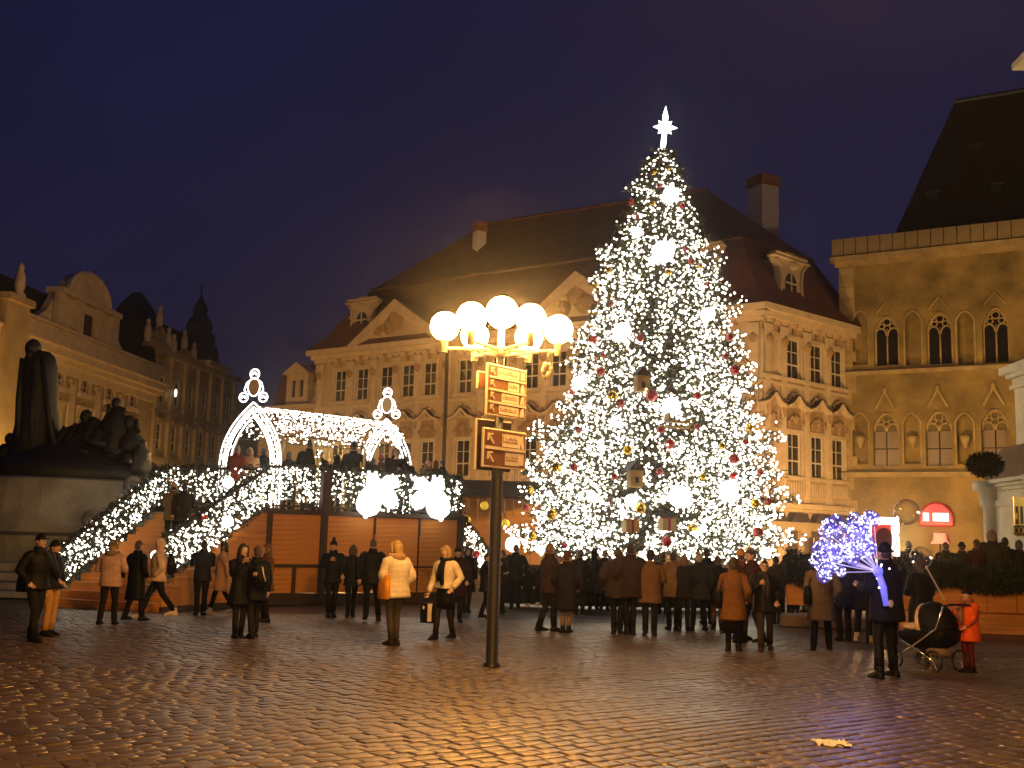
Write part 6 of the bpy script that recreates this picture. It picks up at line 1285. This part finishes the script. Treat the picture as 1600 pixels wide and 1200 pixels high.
def people():
    TAN = (.27, .17, .10); BR = (.085, .045, .022); RUST = (.22, .075, .025); GREY = (.12, .10, .09); CREAM = (.62, .50, .34); PINK = (.40, .24, .18); OLIVE = (.07, .06, .032); NAVY = (.016, .018, .035)
    HB, HD, HG = (.05, .03, .015), (.016, .011, .009), (.30, .27, .24); BLOND = (.36, .21, .065)
    # --- left of the platform
    t, l, s = person(50, 1001, 834, 62, ('pocket', 'swingf'), 'step', ('jacket', DK), .84, .03, hair=('cap', HD, DK), label='man in a black cap and black jacket at the far left, face lit orange'); shoulder_bag(t, l, s, -1, BLK, 'dark shoulder bag of the man in the black cap', z=.95)
    person(74, 994, 850, 75, ('down', 'pocket'), 'stand', ('jacket', DK), .88, .02, pants=(.34, .17, .06), hair=('beanie', HD, DK), label='person in dark jacket and mustard trousers behind the man in the black cap')
    person(167, 976, 856, 182, ('front', 'front'), 'wide', ('jacket', PINK), .80, .035, hair=('beanie', BLOND, (.24, .16, .07)), hood=(.3, .2, .1), label='person seen from behind in beige jacket and tan cap at the stair foot')
    person(208, 970, 851, 150, ('pocket', 'swingb'), 'step', ('coat', BLK), .46, .02, hair=('short', HB), label='person in a long black coat walking beside the beige jacket')
    t, l, s = person(243, 968, 843, 285, ('pocket', 'pocket'), 'stride', ('jacket', (.52, .36, .27)), .84, .04, pants=(.012, .012, .016), shoes=(.6, .5, .42), hair=('hood', HB, (.50, .36, .27)), label='striding person in a pale pink hooded jacket and white trainers'); backpack(t, l, s, BLK, 'black backpack of the person in the pale pink hooded jacket')
    person(312, 962, 844, 200, ('phone', 'phone'), 'step', ('jacket', DK), .80, .02, hair=('short', HD), label='slim person in a dark jacket between the pink hooded jacket and pinkish coat')
    t, l, s = person(344, 961, 848, 275, ('swingf', 'swingb'), 'walk', ('coat', (.36, .20, .13)), .58, .03, shoes=(.62, .52, .46), hair=('bob', HD), female=True, label='dark haired woman in pinkish tan coat and white trainers before the amber boards')
    t, l, s = person(371, 998, 850, 30, ('phone', 'hold'), 'close', ('coat', BLK), .62, .015, hair=('long', HD), female=True, yaw=18, label='long haired woman in a black coat with raised hands by the stair')
    t, l, s = person(395, 998, 853, 215, ('down', 'hold'), 'step', ('jacket', BLK), .72, .03, hair=('short', HB), label='man in a black jacket with a striped backpack facing the long haired woman'); bp = backpack(t, l, s, (.012, .012, .014), 'black backpack with a pale stripe on the man by the stair')
    g = G(); g.tube([(.05, .135, .15), (.02, .145, -.0), (-.03, .14, -.12)], .012, 5); g.build('pale_stripe', cloth((.5, .45, .42)), bp, local=True)
    person(412, 972, 852, 300, ('phone', 'down'), 'stand', ('jacket', (.20, .10, .05)), .70, .02, hair=('long', (.12, .05, .02)), female=True, label='auburn haired person in a brown jacket half hidden behind the black backpack')
    # --- in front of the boards
    person(516, 964, 845, 20, ('chest', 'pocket'), 'close', ('jacket', BLK), .78, .025, pants=BLK, hair=('pompom', HD, BLK), yaw=-25, label='tall person in black with a peaked black beanie leaning on the dark post')
    t, l, s = person(547, 964, 855, 190, ('down', 'chest'), 'close', ('jacket', BLK), .76, .02, pants=BLK, hair=('bob', HB), female=True, label='shorter dark haired woman in black next to the striding bald man'); shoulder_bag(t, l, s, -1, BLK, 'black handbag on the hip of the shorter woman in black', z=.90, size=(.26, .09, .22))
    person(578, 970, 842, 192, ('down', 'down'), ((.10, -.18, 0), (.02, .22, .04)), ('jacket', BLK), .78, .035, pants=(.012, .011, .013), shoes=(.03, .025, .02), hair=('bald', (.08, .05, .03)), label='bald man in a black jacket seen from behind with one foot set back')
    t, l, s = person(614, 1009, 845, 222, ('pocket', 'front'), 'close', ('jacket', CREAM), .80, .055, pants=(.085, .068, .05), shoes=(.03, .018, .012), hair=('bob', BLOND), female=True, puff=1, hood=(.40, .24, .11), yaw=20, label='blonde woman in a cream quilted jacket with a brown hood, seen from behind')
    o = shoulder_bag(t, l, s, 1, (.62, .25, .03), 'orange cloth bag on the shoulder of the woman in the cream quilted jacket', z=.98, size=(.30, .10, .40))
    t, l, s = person(693, 999, 853, -28, ('bag', 'pocket'), 'step', ('jacket', CREAM), .96, .03, pants=(.03, .016, .012), shoes=(.014, .01, .01), hair=('long', BLOND), female=True, scarf=BLK, skirt=(.58, BLK), yaw=-10, label='long haired blonde woman in an open cream jacket, black scarf and dark skirt')
    rz = t.rotation_euler.z; c = carried(l, rz, s, (-.30, -.12, .56)); o = thing('shopping_bag', 'black and white carrier bag hanging from the blonde woman in the dark skirt', 'bag', c, rz); g = G(); g.loft([ring(0, 0, -.24, .13, .05, sq=5), ring(0, 0, -.1, .135, .06, sq=5), ring(0, 0, .06, .13, .05, sq=5), ring(0, 0, .10, .12, .03, sq=5)]); g.build('bag_body', cloth(BLK, .4), o, local=True); g = G(); g.box((.075, -.045, -.06), (.07, .05, .30)); g.ball((-.05, -.062, .02), (.025, .008, .03), 8, 6); g.build('white_print', cloth((.6, .52, .42)), o, local=True)
    for k in (-1, 1): g = G(); g.tube([(-.06, k*.03, .1), (-.03, k*.02, .24), (.03, k*.02, .24), (.06, k*.03, .1)], .007, 5); g.build('bag_handle', cloth(BLK), o, local=True)
    person(712, 972, 856, 10, ('down', 'pocket'), 'stand', ('coat', (.035, .012, .012)), .60, .03, hair=('beanie', HD, (.02, .012, .012)), label='person in a dark wine coat and beanie just behind the blonde woman')
    person(728, 957, 855, 15, ('pocket', 'down'), 'close', ('coat', BLK), .55, .02, hair=('bob', HD), female=True, label='slim person in a long black coat at the platform corner')
    t, l, s = person(758, 967, 874, 70, ('reach', 'out'), 'step', ('jacket', DK), .72, .03, hair=('short', HD), hmin=1.4, label='person in black bending forward, half hidden behind the lamp post')
    person(783, 958, 868, 250, ('up', 'down'), 'stand', ('jacket', (.03, .02, .015)), .74, .02, hair=('short', HB), hmin=1.45, label='person raising a forearm just right of the lamp post')
    person(804, 951, 851, 185, ('pocket', 'pocket'), 'stand', ('jacket', BLK), .74, .03, hair=('short', (.10, .06, .03)), label='dark figure standing under the bright white lantern')
    person(824, 949, 893, 180, ('down', 'down'), 'close', ('jacket', BLK), .78, .02, shoes=(.6, .55, .5), hair=('beanie', HD, DK), hmin=1.05, hmax=1.3, label='small child in dark clothes with white shoes near the left foot of the fir')
    person(840, 947, 890, 190, ('down', 'down'), 'close', ('jacket', DK), .76, .02, shoes=(.6, .55, .5), hair=('short', HD), hmin=1.05, hmax=1.3, label='second small child in white shoes, next to the tall man in brown')
    # --- in front of the fir
    person(856, 987, 849, 110, ('chest', 'chest'), ((.0, -.10, 0), (.0, .16, 0)), ('jacket', (.045, .022, .012)), .76, .035, pants=(.014, .010, .009), hair=('short', (.10, .055, .03)), yaw=25, label='man in a brown jacket turned right, left of the woman with tan stockings')
    person(884, 990, 862, 155, ('pocket', 'pocket'), 'close', ('coat', (.020, .012, .010)), .50, .045, pants=(.28, .17, .075), hair=('beanie', HB, (.13, .07, .035)), female=True, label='woman in a wide dark coat, brown beanie and tan stockings'); 
    person(905, 960, 869, 190, ('pocket', 'pocket'), 'stand', ('coat', (.02, .013, .01)), .6, .03, hair=('short', HB), label='dark coated person half hidden right of the woman with tan stockings')
    person(927, 953, 858, 170, ('phone', 'phone'), 'stand', ('coat', BLK), .5, .03, hair=('hood', HD, BLK), label='hooded person in black with a pointed hood in front of the fir')
    person(944, 955, 864, 175, ('down', 'phone'), 'stand', ('coat', (.02, .016, .014)), .5, .03, hair=('short', (.15, .11, .08)), label='grey haired person in a long dark coat beside the pointed hood')
    person(964, 992, 856, 178, ('pocket', 'pocket'), 'close', ('jacket', (.05, .028, .014)), .74, .06, pants=(.012, .010, .010), hair=('short', HB), label='broad man in a dark brown jacket, left one of the tallest pair before the fir')
    person(984, 993, 849, 190, ('pocket', 'pocket'), 'close', ('jacket', (.042, .022, .012)), .72, .06, pants=(.011, .009, .009), hair=('short', HD), label='tallest man in a dark jacket, standing close beside the broad man')
    person(1015, 994, 861, 176, ('front', 'front'), 'stand', ('jacket', (.20, .105, .04)), .68, .035, pants=(.014, .012, .012), hair=('beanie', HD, (.03, .014, .009)), label='person in a padded ochre brown jacket and dark hat, seen from behind', puff=1)
    person(1035, 960, 870, 180, ('phone', 'down'), 'stand', ('jacket', (.03, .016, .012)), .7, .03, hair=('short', HB), label='dark figure between the ochre jacket and the tan coat')
    person(1051, 984, 863, 188, ('down', 'phone'), 'stand', ('jacket', (.26, .15, .065)), .74, .035, pants=BLK, hair=('short', HD), label='dark haired person in a plain tan jacket with black trousers')
    person(1068, 985, 868, 176, ('pocket', 'phone'), 'stand', ('jacket', (.028, .020, .014)), .76, .03, hair=('bob', (.14, .08, .045)), female=True, label='brown haired person in a dark jacket between tan jacket and grey haired man')
    person(1092, 985, 864, 186, ('pocket', 'pocket'), 'wide', ('jacket', (.030, .030, .020)), .70, .05, pants=(.012, .011, .010), hair=('short', HG), label='grey haired man in a bulky dark green jacket, seen from behind')
    person(1104, 975, 857, 180, ('phone', 'phone'), 'stand', ('jacket', BLK), .74, .02, hair=('short', HD), label='tall dark haired figure just behind the grey haired man')
    person(1121, 984, 873, 172, ('pocket', 'pocket'), 'stand', ('jacket', BLK), .62, .03, pants=(.13, .062, .025), hair=('short', HB), label='person in a black jacket and brown trousers left of the rust coat')
    t, l, s = person(1146, 1019, 873, 160, ('pocket', 'chest'), 'stand', ('coat', (.20, .085, .022)), .60, .04, pants=BLK, hair=('hood', HD, (.075, .06, .032)), skirt=(.36, BLK), female=True, label='woman in a rust coloured coat with a grey green hood and long black skirt'); shoulder_bag(t, l, s, 1, (.012, .01, .012), 'black bag at the side of the woman in the rust coat', z=.98, size=(.30, .12, .30))
    person(1158, 1000, 859, 130, ('phone', 'phone'), 'stand', ('jacket', (.16, .055, .03)), .74, .03, hair=('beanie', HB, (.46, .20, .025)), female=True, yaw=15, label='person in a mustard yellow beanie looking at their hands behind the rust coat')
    t, l, s = person(1176, 1005, 858, 280, ('phone', 'phone'), 'step', ('jacket', (.06, .02, .014)), .74, .03, hair=('short', HD), pitch=12, label='dark haired person bent over a phone, between yellow beanie and man in glasses'); phone(t, l, s, (0, -.40, 1.42), 'lit phone held by the dark haired person beside the yellow beanie')
    person(1195, 1019, 876, -8, ('chest', 'pocket'), ((.0, -.28, 0), (.02, .22, .04)), ('jacket', (.018, .012, .011)), .76, .04, pants=(.045, .030, .020), shoes=(.09, .045, .02), hair=('short', HD), scarf=(.05, .04, .04), glasses=True, label='man in glasses and a dark jacket walking towards the camera')
    person(1213, 975, 869, 200, ('pocket', 'down'), 'stand', ('jacket', OLIVE), .70, .03, hair=('short', HD), label='person in an olive jacket half hidden behind the man in glasses')
    person(1228, 966, 878, 180, ('pocket', 'phone'), 'stand', ('jacket', DK), .72, .03, hair=('beanie', HD, DK), label='dark beanie wearer right of the olive jacket')
    person(1243, 958, 879, 170, ('down', 'pocket'), 'close', ('jacket', BLK), .76, .02, hair=('short', HD), label='slim black silhouette before the bright shop window slit')
    person(1259, 957, 884, 200, ('pocket', 'pocket'), 'stand', ('jacket', DK), .72, .03, hair=('long', HD), female=True, label='long haired dark figure left of the balloon bunch')
    # --- right side
    t, l, s = person(1284, 1017, 869, 168, ('pocket', 'down'), ((.05, -.10, 0), (.06, .10, 0)), ('coat', (.21, .15, .085)), .56, .05, pants=BLK, hair=('short', HD), label='person in a long tan coat behind the glowing balloon bunch'); shoulder_bag(t, l, s, 1, BLK, 'large black bag on the tan coat below the balloons', z=1.02, size=(.40, .14, .34))
    person(1319, 1001, 862, 185, ('pocket', 'pocket'), 'stand', ('jacket', NAVY), .66, .05, hair=('beanie', HD, BLK), label='person in dark navy between the tan coat and the balloon seller')
    person(1350, 1003, 858, 150, ('pocket', 'pocket'), 'step', ('coat', BLK), .60, .04, shoes=(.45, .35, .3), hair=('short', HD), label='person in a black coat with a pale shoe right behind the balloon strings')
    t, l, s = person(1387, 1060, 850, 200, ('up', 'hold'), ((.05, -.06, 0), (.10, .08, 0)), ('jacket', (.014, .014, .022)), .74, .05, pants=(.012, .011, .012), hair=('beanie', HD, BLK), label='balloon seller in a dark jacket with a round badge, holding the glowing bunch'); seller = (t, l, s)
    g = G(); g.ball((.10, .215, .98), (.045, .012, .05), 12, 8); g.build('round_badge', cloth((.5, .45, .42)), t, smooth=True, local=True)
    t, l, s = person(1442, 1030, 872, 195, ('hold', 'hold'), 'step', ('coat', BLK), .56, .04, hair=('long', HD), female=True, label='dark long haired person pushing the black pram')
    t, l, s = person(1515, 1051, 921, -68, ('chest', 'swingf'), 'close', ('jacket', (.62, .085, .012)), .66, .05, pants=(.17, .018, .012), shoes=(.02, .012, .012), hair=('pompom', HD, (.02, .012, .014)), scarf=(.30, .16, .10), hmin=1.05, hmax=1.4, puff=1, label='small child in a bright orange red snowsuit and dark bobble hat beside the pram')
    zz = 0.42
    for x, yt, col, hk, yw, lab, fc in ((1526, 843, (.09, .02, .015), ('short', (.05, .02, .012)), 0, 'person in dark red behind the garland counter, right of the white lantern spot', 200), (1550, 828, (.05, .035, .02), ('bob', (.20, .12, .06)), 20, 'light brown haired person standing highest behind the garland counter', 150), (1570, 840, (.02, .015, .012), ('short', HD), 0, 'black haired person behind the garland counter next to the highest head', 190), (1592, 846, (.03, .03, .032), ('hood', HD, (.16, .16, .17)), 0, 'person in a pale grey hood behind the counter at the right picture edge', 170), (1503, 856, (.02, .014, .012), ('beanie', HD, DK), 0, 'person in a dark beanie behind the counter left of the dark red jacket', 200), (1478, 862, (.018, .014, .013), ('short', HB), 0, 'dark figure behind the garland counter below the pink lamp', 180), (1420, 866, (.02, .016, .014), ('short', HD), 0, 'dark figure behind the counter between balloon seller and clear balloon', 185)):
        person(x, 990, yt, fc, ('front', 'front'), 'stand', ('jacket', col), .72, .04, hair=hk, Y=25.2, zg=zz, yaw=yw, label=lab, group='people behind the garland counter')
    # --- on the platform deck
    for x, yt, Yd, fc, col, hk, arms, lab in ((371, 697, 26.7, 160, (.30, .075, .04), ('short', (.16, .09, .05)), ('hold', 'hold'), 'person in a reddish jacket under the front light arch, left one'), (391, 700, 26.9, 190, (.34, .19, .09), ('bob', (.20, .11, .05)), ('phone', 'phone'), 'person in a tan jacket under the front light arch, right one'), (413, 700, 27.6, 170, BLK, ('short', HD), ('phone', 'down'), 'dark silhouette at the right foot of the front light arch'), (452, 706, 27.8, 170, DK, ('short', HD), ('hold', 'hold'), 'dark silhouette on the deck left of the tall hatted one'), (485, 688, 27.7, 190, BLK, ('cap', HD, BLK), ('chest', 'chest'), 'broad dark silhouette with a cap under the light vault'), (501, 704, 28.0, 150, DK, ('short', HD), ('front', 'front'), 'dark silhouette close behind the broad capped one'), (527, 712, 28.3, 180, BLK, ('hood', HD, BLK), ('front', 'front'), 'low hooded silhouette between the two yellow vault posts'), (553, 692, 28.4, 160, BLK, ('pompom', HD, BLK), ('phone', 'front'), 'tall silhouette in a peaked hat right of the second vault post'), (569, 705, 28.6, 200, DK, ('short', (.08, .05, .03)), ('chest', 'chest'), 'dark figure leaning above the left bell pair'), (583, 716, 28.9, 175, (.05, .04, .03), ('short', HD), ('front', 'front'), 'shorter dark figure inside the rear light arch'), (596, 712, 29.2, 190, (.12, .05, .03), ('beanie', HD, (.30, .03, .03)), ('front', 'front'), 'figure in a red beanie inside the rear light arch'), (618, 700, 28.7, 20, (.02, .016, .014), ('bob', (.16, .10, .06)), ('phone', 'front'), 'figure facing the square at the right foot of the rear arch'), (634, 713, 28.9, 170, DK, ('short', HD), ('front', 'front'), 'dark figure between the two bell pairs at the deck edge'), (669, 722, 29.0, 30, (.17, .11, .07), ('long', (.25, .14, .06)), ('up', 'front'), 'figure with a raised hand above the right bell pair'), (681, 724, 29.4, 190, (.22, .14, .08), ('hood', HD, (.22, .14, .08)), ('front', 'front'), 'figure in a tan hood above the right bell pair'), (692, 720, 29.2, 250, BLK, ('short', HD), ('front', 'front'), 'black haired figure last in the row at the right deck end')):
        person(x, 800, yt, fc, arms, 'stand', ('jacket', col), .74, .04, hair=hk, Y=Yd, zg=DZ, label=lab, group='people on the viewing platform', hmin=1.45)
    person(270, 930, 781, 190, ('phone', 'phone'), 'stand', ('jacket', (.26, .17, .06)), .74, .03, hair=('beanie', HD, (.34, .24, .09)), Y=25.6, zg=1.30, label='person in an ochre jacket half way up the stair between the lit railings', group='people on the viewing platform'); person(287, 930, 783, 200, ('front', 'down'), 'stand', ('jacket', (.04, .03, .015)), .74, .03, hair=('short', HD), Y=25.5, zg=1.30, label='person in a dark jacket half way up the stair beside the ochre one', group='people on the viewing platform')
    person(325, 900, 800, 200, ('front', 'down'), 'stand', ('jacket', (.20, .045, .03)), .74, .03, hair=('short', HB), Y=24.9, zg=0.9, label='person in a dull red jacket on the lower stair behind the near railing', group='people on the viewing platform')
    return seller
SELLER = people()
build_people()

# ================================================================== GLOWING BALLOONS, clear balloon, pram, litter
def tinted_glow(name):
    m = bpy.data.materials.new(name); m.use_nodes = True; n = m.node_tree.nodes; l = m.node_tree.links; o = n['Material Output']; n.remove(n['Principled BSDF'])
    t = n.new('ShaderNodeBsdfTransparent'); t.inputs[0].default_value = (.80, .78, 1, 1); e = n.new('ShaderNodeEmission'); e.inputs[0].default_value = (.16, .11, .85, 1); e.inputs[1].default_value = 0.6; gl = n.new('ShaderNodeBsdfGlossy'); gl.inputs['Roughness'].default_value = .08
    lw = n.new('ShaderNodeLayerWeight'); lw.inputs[0].default_value = .35; a = n.new('ShaderNodeMixShader'); b = n.new('ShaderNodeMixShader'); b.inputs[0].default_value = .12
    mr = n.new('ShaderNodeMapRange'); mr.inputs[3].default_value = .10; mr.inputs[4].default_value = .75; l.new(lw.outputs['Facing'], mr.inputs[0]); l.new(mr.outputs[0], a.inputs[0]); l.new(t.outputs[0], a.inputs[1]); l.new(e.outputs[0], a.inputs[2]); l.new(a.outputs[0], b.inputs[1]); l.new(gl.outputs[0], b.inputs[2]); l.new(b.outputs[0], o.inputs[0]); return m
def balloons():
    t0, l, s = SELLER; hd = P(1372, 893, l.y-0.35); t = thing('balloon_bunch', 'bunch of glowing blue violet light balloons held up by the seller', 'balloons', hd)
    mb = tinted_glow('violet_lit_balloon'); mw_ = mat('blue_white_led', (.9, .9, 1), .3, var=0, emis=(.88, .91, 1.0), es=4.0); ms = mat('pale_string', (.55, .55, .8), .4, var=0, emis=(.5, .5, 1.0), es=.5)
    lp = []; k = 0
    C = [(1318, 845, 44, 30), (1296, 882, 24, 22), (1352, 822, 26, 16), (1340, 850, 24, 26)]
    while k < 62:
        cx, cy, rx, ry = C[RNG.integers(0, 4) if k > 30 else 0]; a = RNG.random()*6.283; q = math.sqrt(RNG.random()); x, y = cx+rx*q*math.cos(a), cy+ry*q*math.sin(a); p = P(x, y, l.y-0.15+RNG.normal()*.22); r = .075+.035*RNG.random()
        g = G(); g.ball(p, (r, r, r*1.08), 12, 9); g.lathe([(.012, -r*1.16), (.008, -r*1.05), (.02, -r*1.0)], p, 6); b = g.build('balloon', mb, t, smooth=True)
        for _ in range(13): v = Vector(RNG.normal(size=3)).normalized(); lp.append((p+v*(r*(.75+.35*RNG.random())))[:])
        if k % 3 == 0: g = G(); m_ = hd.lerp(p, .5)+Vector((0, 0, -.05)); g.tube([p-Vector((0, 0, r)), m_, hd], .005, 4); g.build('string', ms, t)
        k += 1
    leds(lp, .015, mw_, t)
    g = G(); g.ball(hd, (.07, .06, .08), 10, 8); g.tube([hd, hd+Vector((.06, -.02, -.22)), hd+Vector((.10, 0, -.45))], [.04, .05, .035], 8); g.build('lit_handle', mat('blue_lit_handle', (.2, .2, .8), .4, var=0, emis=(.10, .14, .95), es=.9), t, smooth=True)
    lp = [(hd+Vector(RNG.normal(size=3))*.05)[:] for _ in range(16)]; leds(lp, .016, mw_, t, 'handle_lights')
    point_light('balloon_bunch_light', P(1330, 850, l.y-.75), 26, (.30, .26, 1.0), .3)
    # a lit picture frame behind him
    A, B = P(1343, 840, 20.5), P(1404, 840, 20.5); fr = Face(A, B); f = thing('glowing_picture', 'white glowing square frame round a red picture, behind the balloon seller', 'light frame', fr.pt(fr.len/2, 0, 0)); zt, zb = fr.hit(1370, 808)[1], fr.hit(1370, 868)[1]; L = fr.len; e = .13
    for a0, a1, z0, z1 in ((0, e*1.6, zb, zt), (L-e, L, zb, zt), (e*1.6+.002, L-e-.002, zt-e, zt)): g = G(); g.fbox(fr, a0, a1, z0, z1, -.05, .05); g.build('light_bar', mat('frame_white_light', (1, 1, 1), .4, var=0, emis=(.95, .95, 1), es=2.6), f)
    g = G(); g.fbox(fr, e*1.6+.004, L-e-.004, zb, zt-e-.004, -.04, .01); g.build('red_picture', mat('red_picture_print', (.45, .06, .04), .5, var=.3, scale=4, emis=(.60, .05, .03), es=.42), f)
    g = G(); c = fr.pt(L*.62, zb+(zt-zb)*.45, .014); g.fprism(fr, [(L*.62+.17*math.cos(a), zb+(zt-zb)*.42+.22*math.sin(a)) for a in np.linspace(0, 6.283, 19)[:-1]], .012, .03); g.build('picture_figure', mat('picture_brown', (.12, .04, .02), .6), f)
    g = G()
    for a in (.12, L-.08): g.tube([fr.pt(a, 0, 0), fr.pt(a, zb+.002, 0)], .03, 6)
    g.build('frame_leg', M_IRON, f)
    gl = glass_clear('clear_balloon_skin')
    for x, y, r, Yb, sx_, sy_, lab in ((1417, 800, 20, 16.2, 1386, 893, 'clear transparent balloon on a pale stick above the seller'), (1439, 871, 17, 15.6, 1476, 938, 'clear transparent balloon on a thin stick above the pram')):
        c = P(x, y, Yb); r_ = r*Yb/F; o = thing('clear_balloon', lab, 'balloon', c, 0, 'clear balloons on sticks'); g = G(); g.ball(c, r_, 24, 16); g.build('balloon_skin', gl, o, smooth=True)
        g = G(); e_ = P(sx_, sy_, Yb); st = c+(e_-c).normalized()*r_; g.tube([st, e_], .009, 6); g.build('stick', mat('pale_plastic_stick', (.5, .42, .36), .4), o)
        g = G(); g.ball(st, (.022, .022, .03), 8, 6); g.build('balloon_neck', MATS['pale_plastic_stick'], o)
        lp = [(c+Vector((math.cos(a)*r_*.93, -abs(RNG.normal())*.02, math.sin(a)*r_*.2-r_*.3+.25*r_*math.cos(a))))[:] for a in (2.6, 0.2, 0.45)]; leds(lp, .02, mat('warm_led', (1, .9, .8), .4, var=0, emis=(1, .85, .65), es=3.0), o)
balloons()
def pram():
    c = hz(1452, 1046, 0); rz = math.radians(205); t = thing('pram', 'black pram with a pale lined hood between the seller and the child in orange', 'pram', c, rz); m = cloth((.008, .007, .008), .7); pale = cloth((.50, .34, .24)); ch = mat('bright_chrome', (.7, .66, .6), .2, metal=.9, var=0)
    g = G(); rr = []
    for y, z, w_, h in ((-.42, .50, .16, .10), (-.36, .50, .24, .19), (-.1, .50, .26, .22), (.25, .52, .26, .22), (.42, .56, .23, .18), (.47, .58, .14, .1)): rr.append([Vector((w_*math.cos(a), y, z+h*math.sin(a)*(1 if math.sin(a) < 0 else .45))) for a in np.linspace(0, 6.283, 17)[:-1]])
    g.loft(rr); g.build('carrycot', m, t, smooth=True, local=True)
    g = G(); rr = []
    for b in np.linspace(.15, 2.1, 8): rr.append([Vector((.29*math.cos(a), .12+.36*math.cos(b)*(.2+.8*math.sin(a)), .56+.42*math.sin(b)*math.sin(a)+.02)) for a in np.linspace(0, math.pi, 12)])
    for i in range(len(rr)-1):
        for j in range(11): g.add([rr[i][j], rr[i][j+1], rr[i+1][j+1], rr[i+1][j]], [(0, 1, 2, 3)])
    h = g.build('pram_hood', m, t, smooth=True, local=True)
    g = G(); g.tube(rr[-1], .022, 6); g.tube([(q.x*.97, q.y+.03, q.z) for q in rr[-1]], .018, 6); g.build('hood_lining', pale, h, smooth=True, local=True)
    g = G(); g.ball((0, -.2, .60), (.20, .26, .07), 12, 8); g.build('blanket', pale, t, smooth=True, local=True)
    for x in (-.27, .27):
        g = G(); g.tube([(x, .55, .95), (x, .40, .62), (x, -.15, .28), (x, -.38, .14)], .014, 6); g.tube([(x, -.30, .42), (x, .1, .27), (x, .34, .16)], .014, 6); g.build('frame_tube', ch if x > 0 else M_IRON, t, smooth=True, local=True)
        for y, r in ((-.38, .12), (.34, .15)):
            g = G(); g.tube([(x, y+r*math.cos(a), r+.004+r*math.sin(a)*.985) for a in np.linspace(0, 6.283, 19)[:-1]], .018, 6, closed=True); w_ = g.build('wheel', M_IRON, t, smooth=True, local=True); g = G()
            for k in range(6): g.tube([(x, y, r), (x, y+r*.95*math.cos(k*1.047), r+r*.95*math.sin(k*1.047))], .005, 4)
            g.ball((x, y, r), .025, 8, 6); g.build('spokes', ch, w_, local=True)
    g = G(); g.tube([(-.27, .55, .95), (-.2, .60, .98), (.2, .60, .98), (.27, .55, .95)], .018, 8); g.build('push_handle', M_IRON, t, smooth=True, local=True)
    g = G(); g.ball((.03, .22, .27), (.17, .2, .085), 12, 8); g.build('basket_load', cloth((.26, .18, .12)), t, smooth=True, local=True)
pram()
def litter():
    c = hz(1300, 1163, 0.02); g = G(); n, m_ = 12, 6; vs = []
    for i in range(n+1):
        for j in range(m_+1): vs.append((c.x+(i/n-.5)*.30+RNG.normal()*.006, c.y+(j/m_-.5)*.28+.03*math.sin(i*1.1)+RNG.normal()*.006, .022+.022*abs(math.sin(i*1.7+j*.6))*abs(math.cos(j*1.3-i*.4))+.010*RNG.random()))
    g.add(vs, [(i*(m_+1)+j, (i+1)*(m_+1)+j, (i+1)*(m_+1)+j+1, i*(m_+1)+j+1) for i in range(n) for j in range(m_)]); g.loft([[Vector((c.x+a, c.y+b, z)) for a, b in ((-.1, -.1), (.08, -.1), (.08, .08), (-.1, .08))] for z in (.012, .028)])
    o = g.build('paper_litter', mat('crumpled_paper', (.74, .72, .68), .9, var=.15)); tag(o, 'crumpled pale paper lying on the wet cobbles near the bottom edge', 'litter')
litter()

# ================================================================== ADDED LIGHTS to warm fronts and cobbles (outside or hidden from the view)
for nm, loc, e, col in (('added_warm_light', (-9, 58, 4.4), 6500, (1.0, .56, .18)), ('added_warm_light', (7, 52, 5.0), 6500, WARM), ('added_warm_light', (20, 58, 1.7), 4200, (1.0, .58, .19)),
                        ('added_warm_light', (33, 50, 5.5), 3600, (1.0, .62, .16)), ('added_warm_light', (-33.8, 72, 3.4), 3600, (1.0, .58, .14)), ('added_warm_light', (-31.8, 100, 3.4), 1300, (1.0, .58, .15)),
                        ('added_warm_light', (1.2, 3.2, 4.8), 4800, (1.0, .50, .10)), ('added_warm_light', (10, -8, 6.0), 900, SODIUM), ('added_floodlight', (42.0, 48.0, 17.0), 3000, (1.0, .66, .30))):  # last one added high up to lift the chimney
    point_light(nm, loc, e, col, .3)

spot_light('added_floodlight', (15.2, 27.5, 0.7), (17.6, 33.0, 5.5), 1500, (0.98, 1.0, .84), 62, .12)  # added spots to brighten the column, without fittings
spot_light('added_floodlight', (24.0, 29.0, 2.0), (17.8, 33.0, 9.0), 1500, (0.98, 1.0, .84), 80, .2)
# ================================================================== HAZE, added for a halo round the lamps
def haze():
    g = G(); g.box((5, 100, 19.5), (420, 330, 43)); m = bpy.data.materials.new('night_haze'); m.use_nodes = True; n = m.node_tree.nodes; n.remove(n['Principled BSDF'])
    v = n.new('ShaderNodeVolumePrincipled'); v.inputs['Color'].default_value = (0.9, 0.9, 0.9, 1); v.inputs['Density'].default_value = 0.0011; v.inputs['Anisotropy'].default_value = 0.955
    m.node_tree.links.new(v.outputs[0], n['Material Output'].inputs['Volume']); o = g.build('haze', m); o['kind'] = 'stuff'; o['label'] = 'thin added haze for a faint halo round the lamps'
haze()
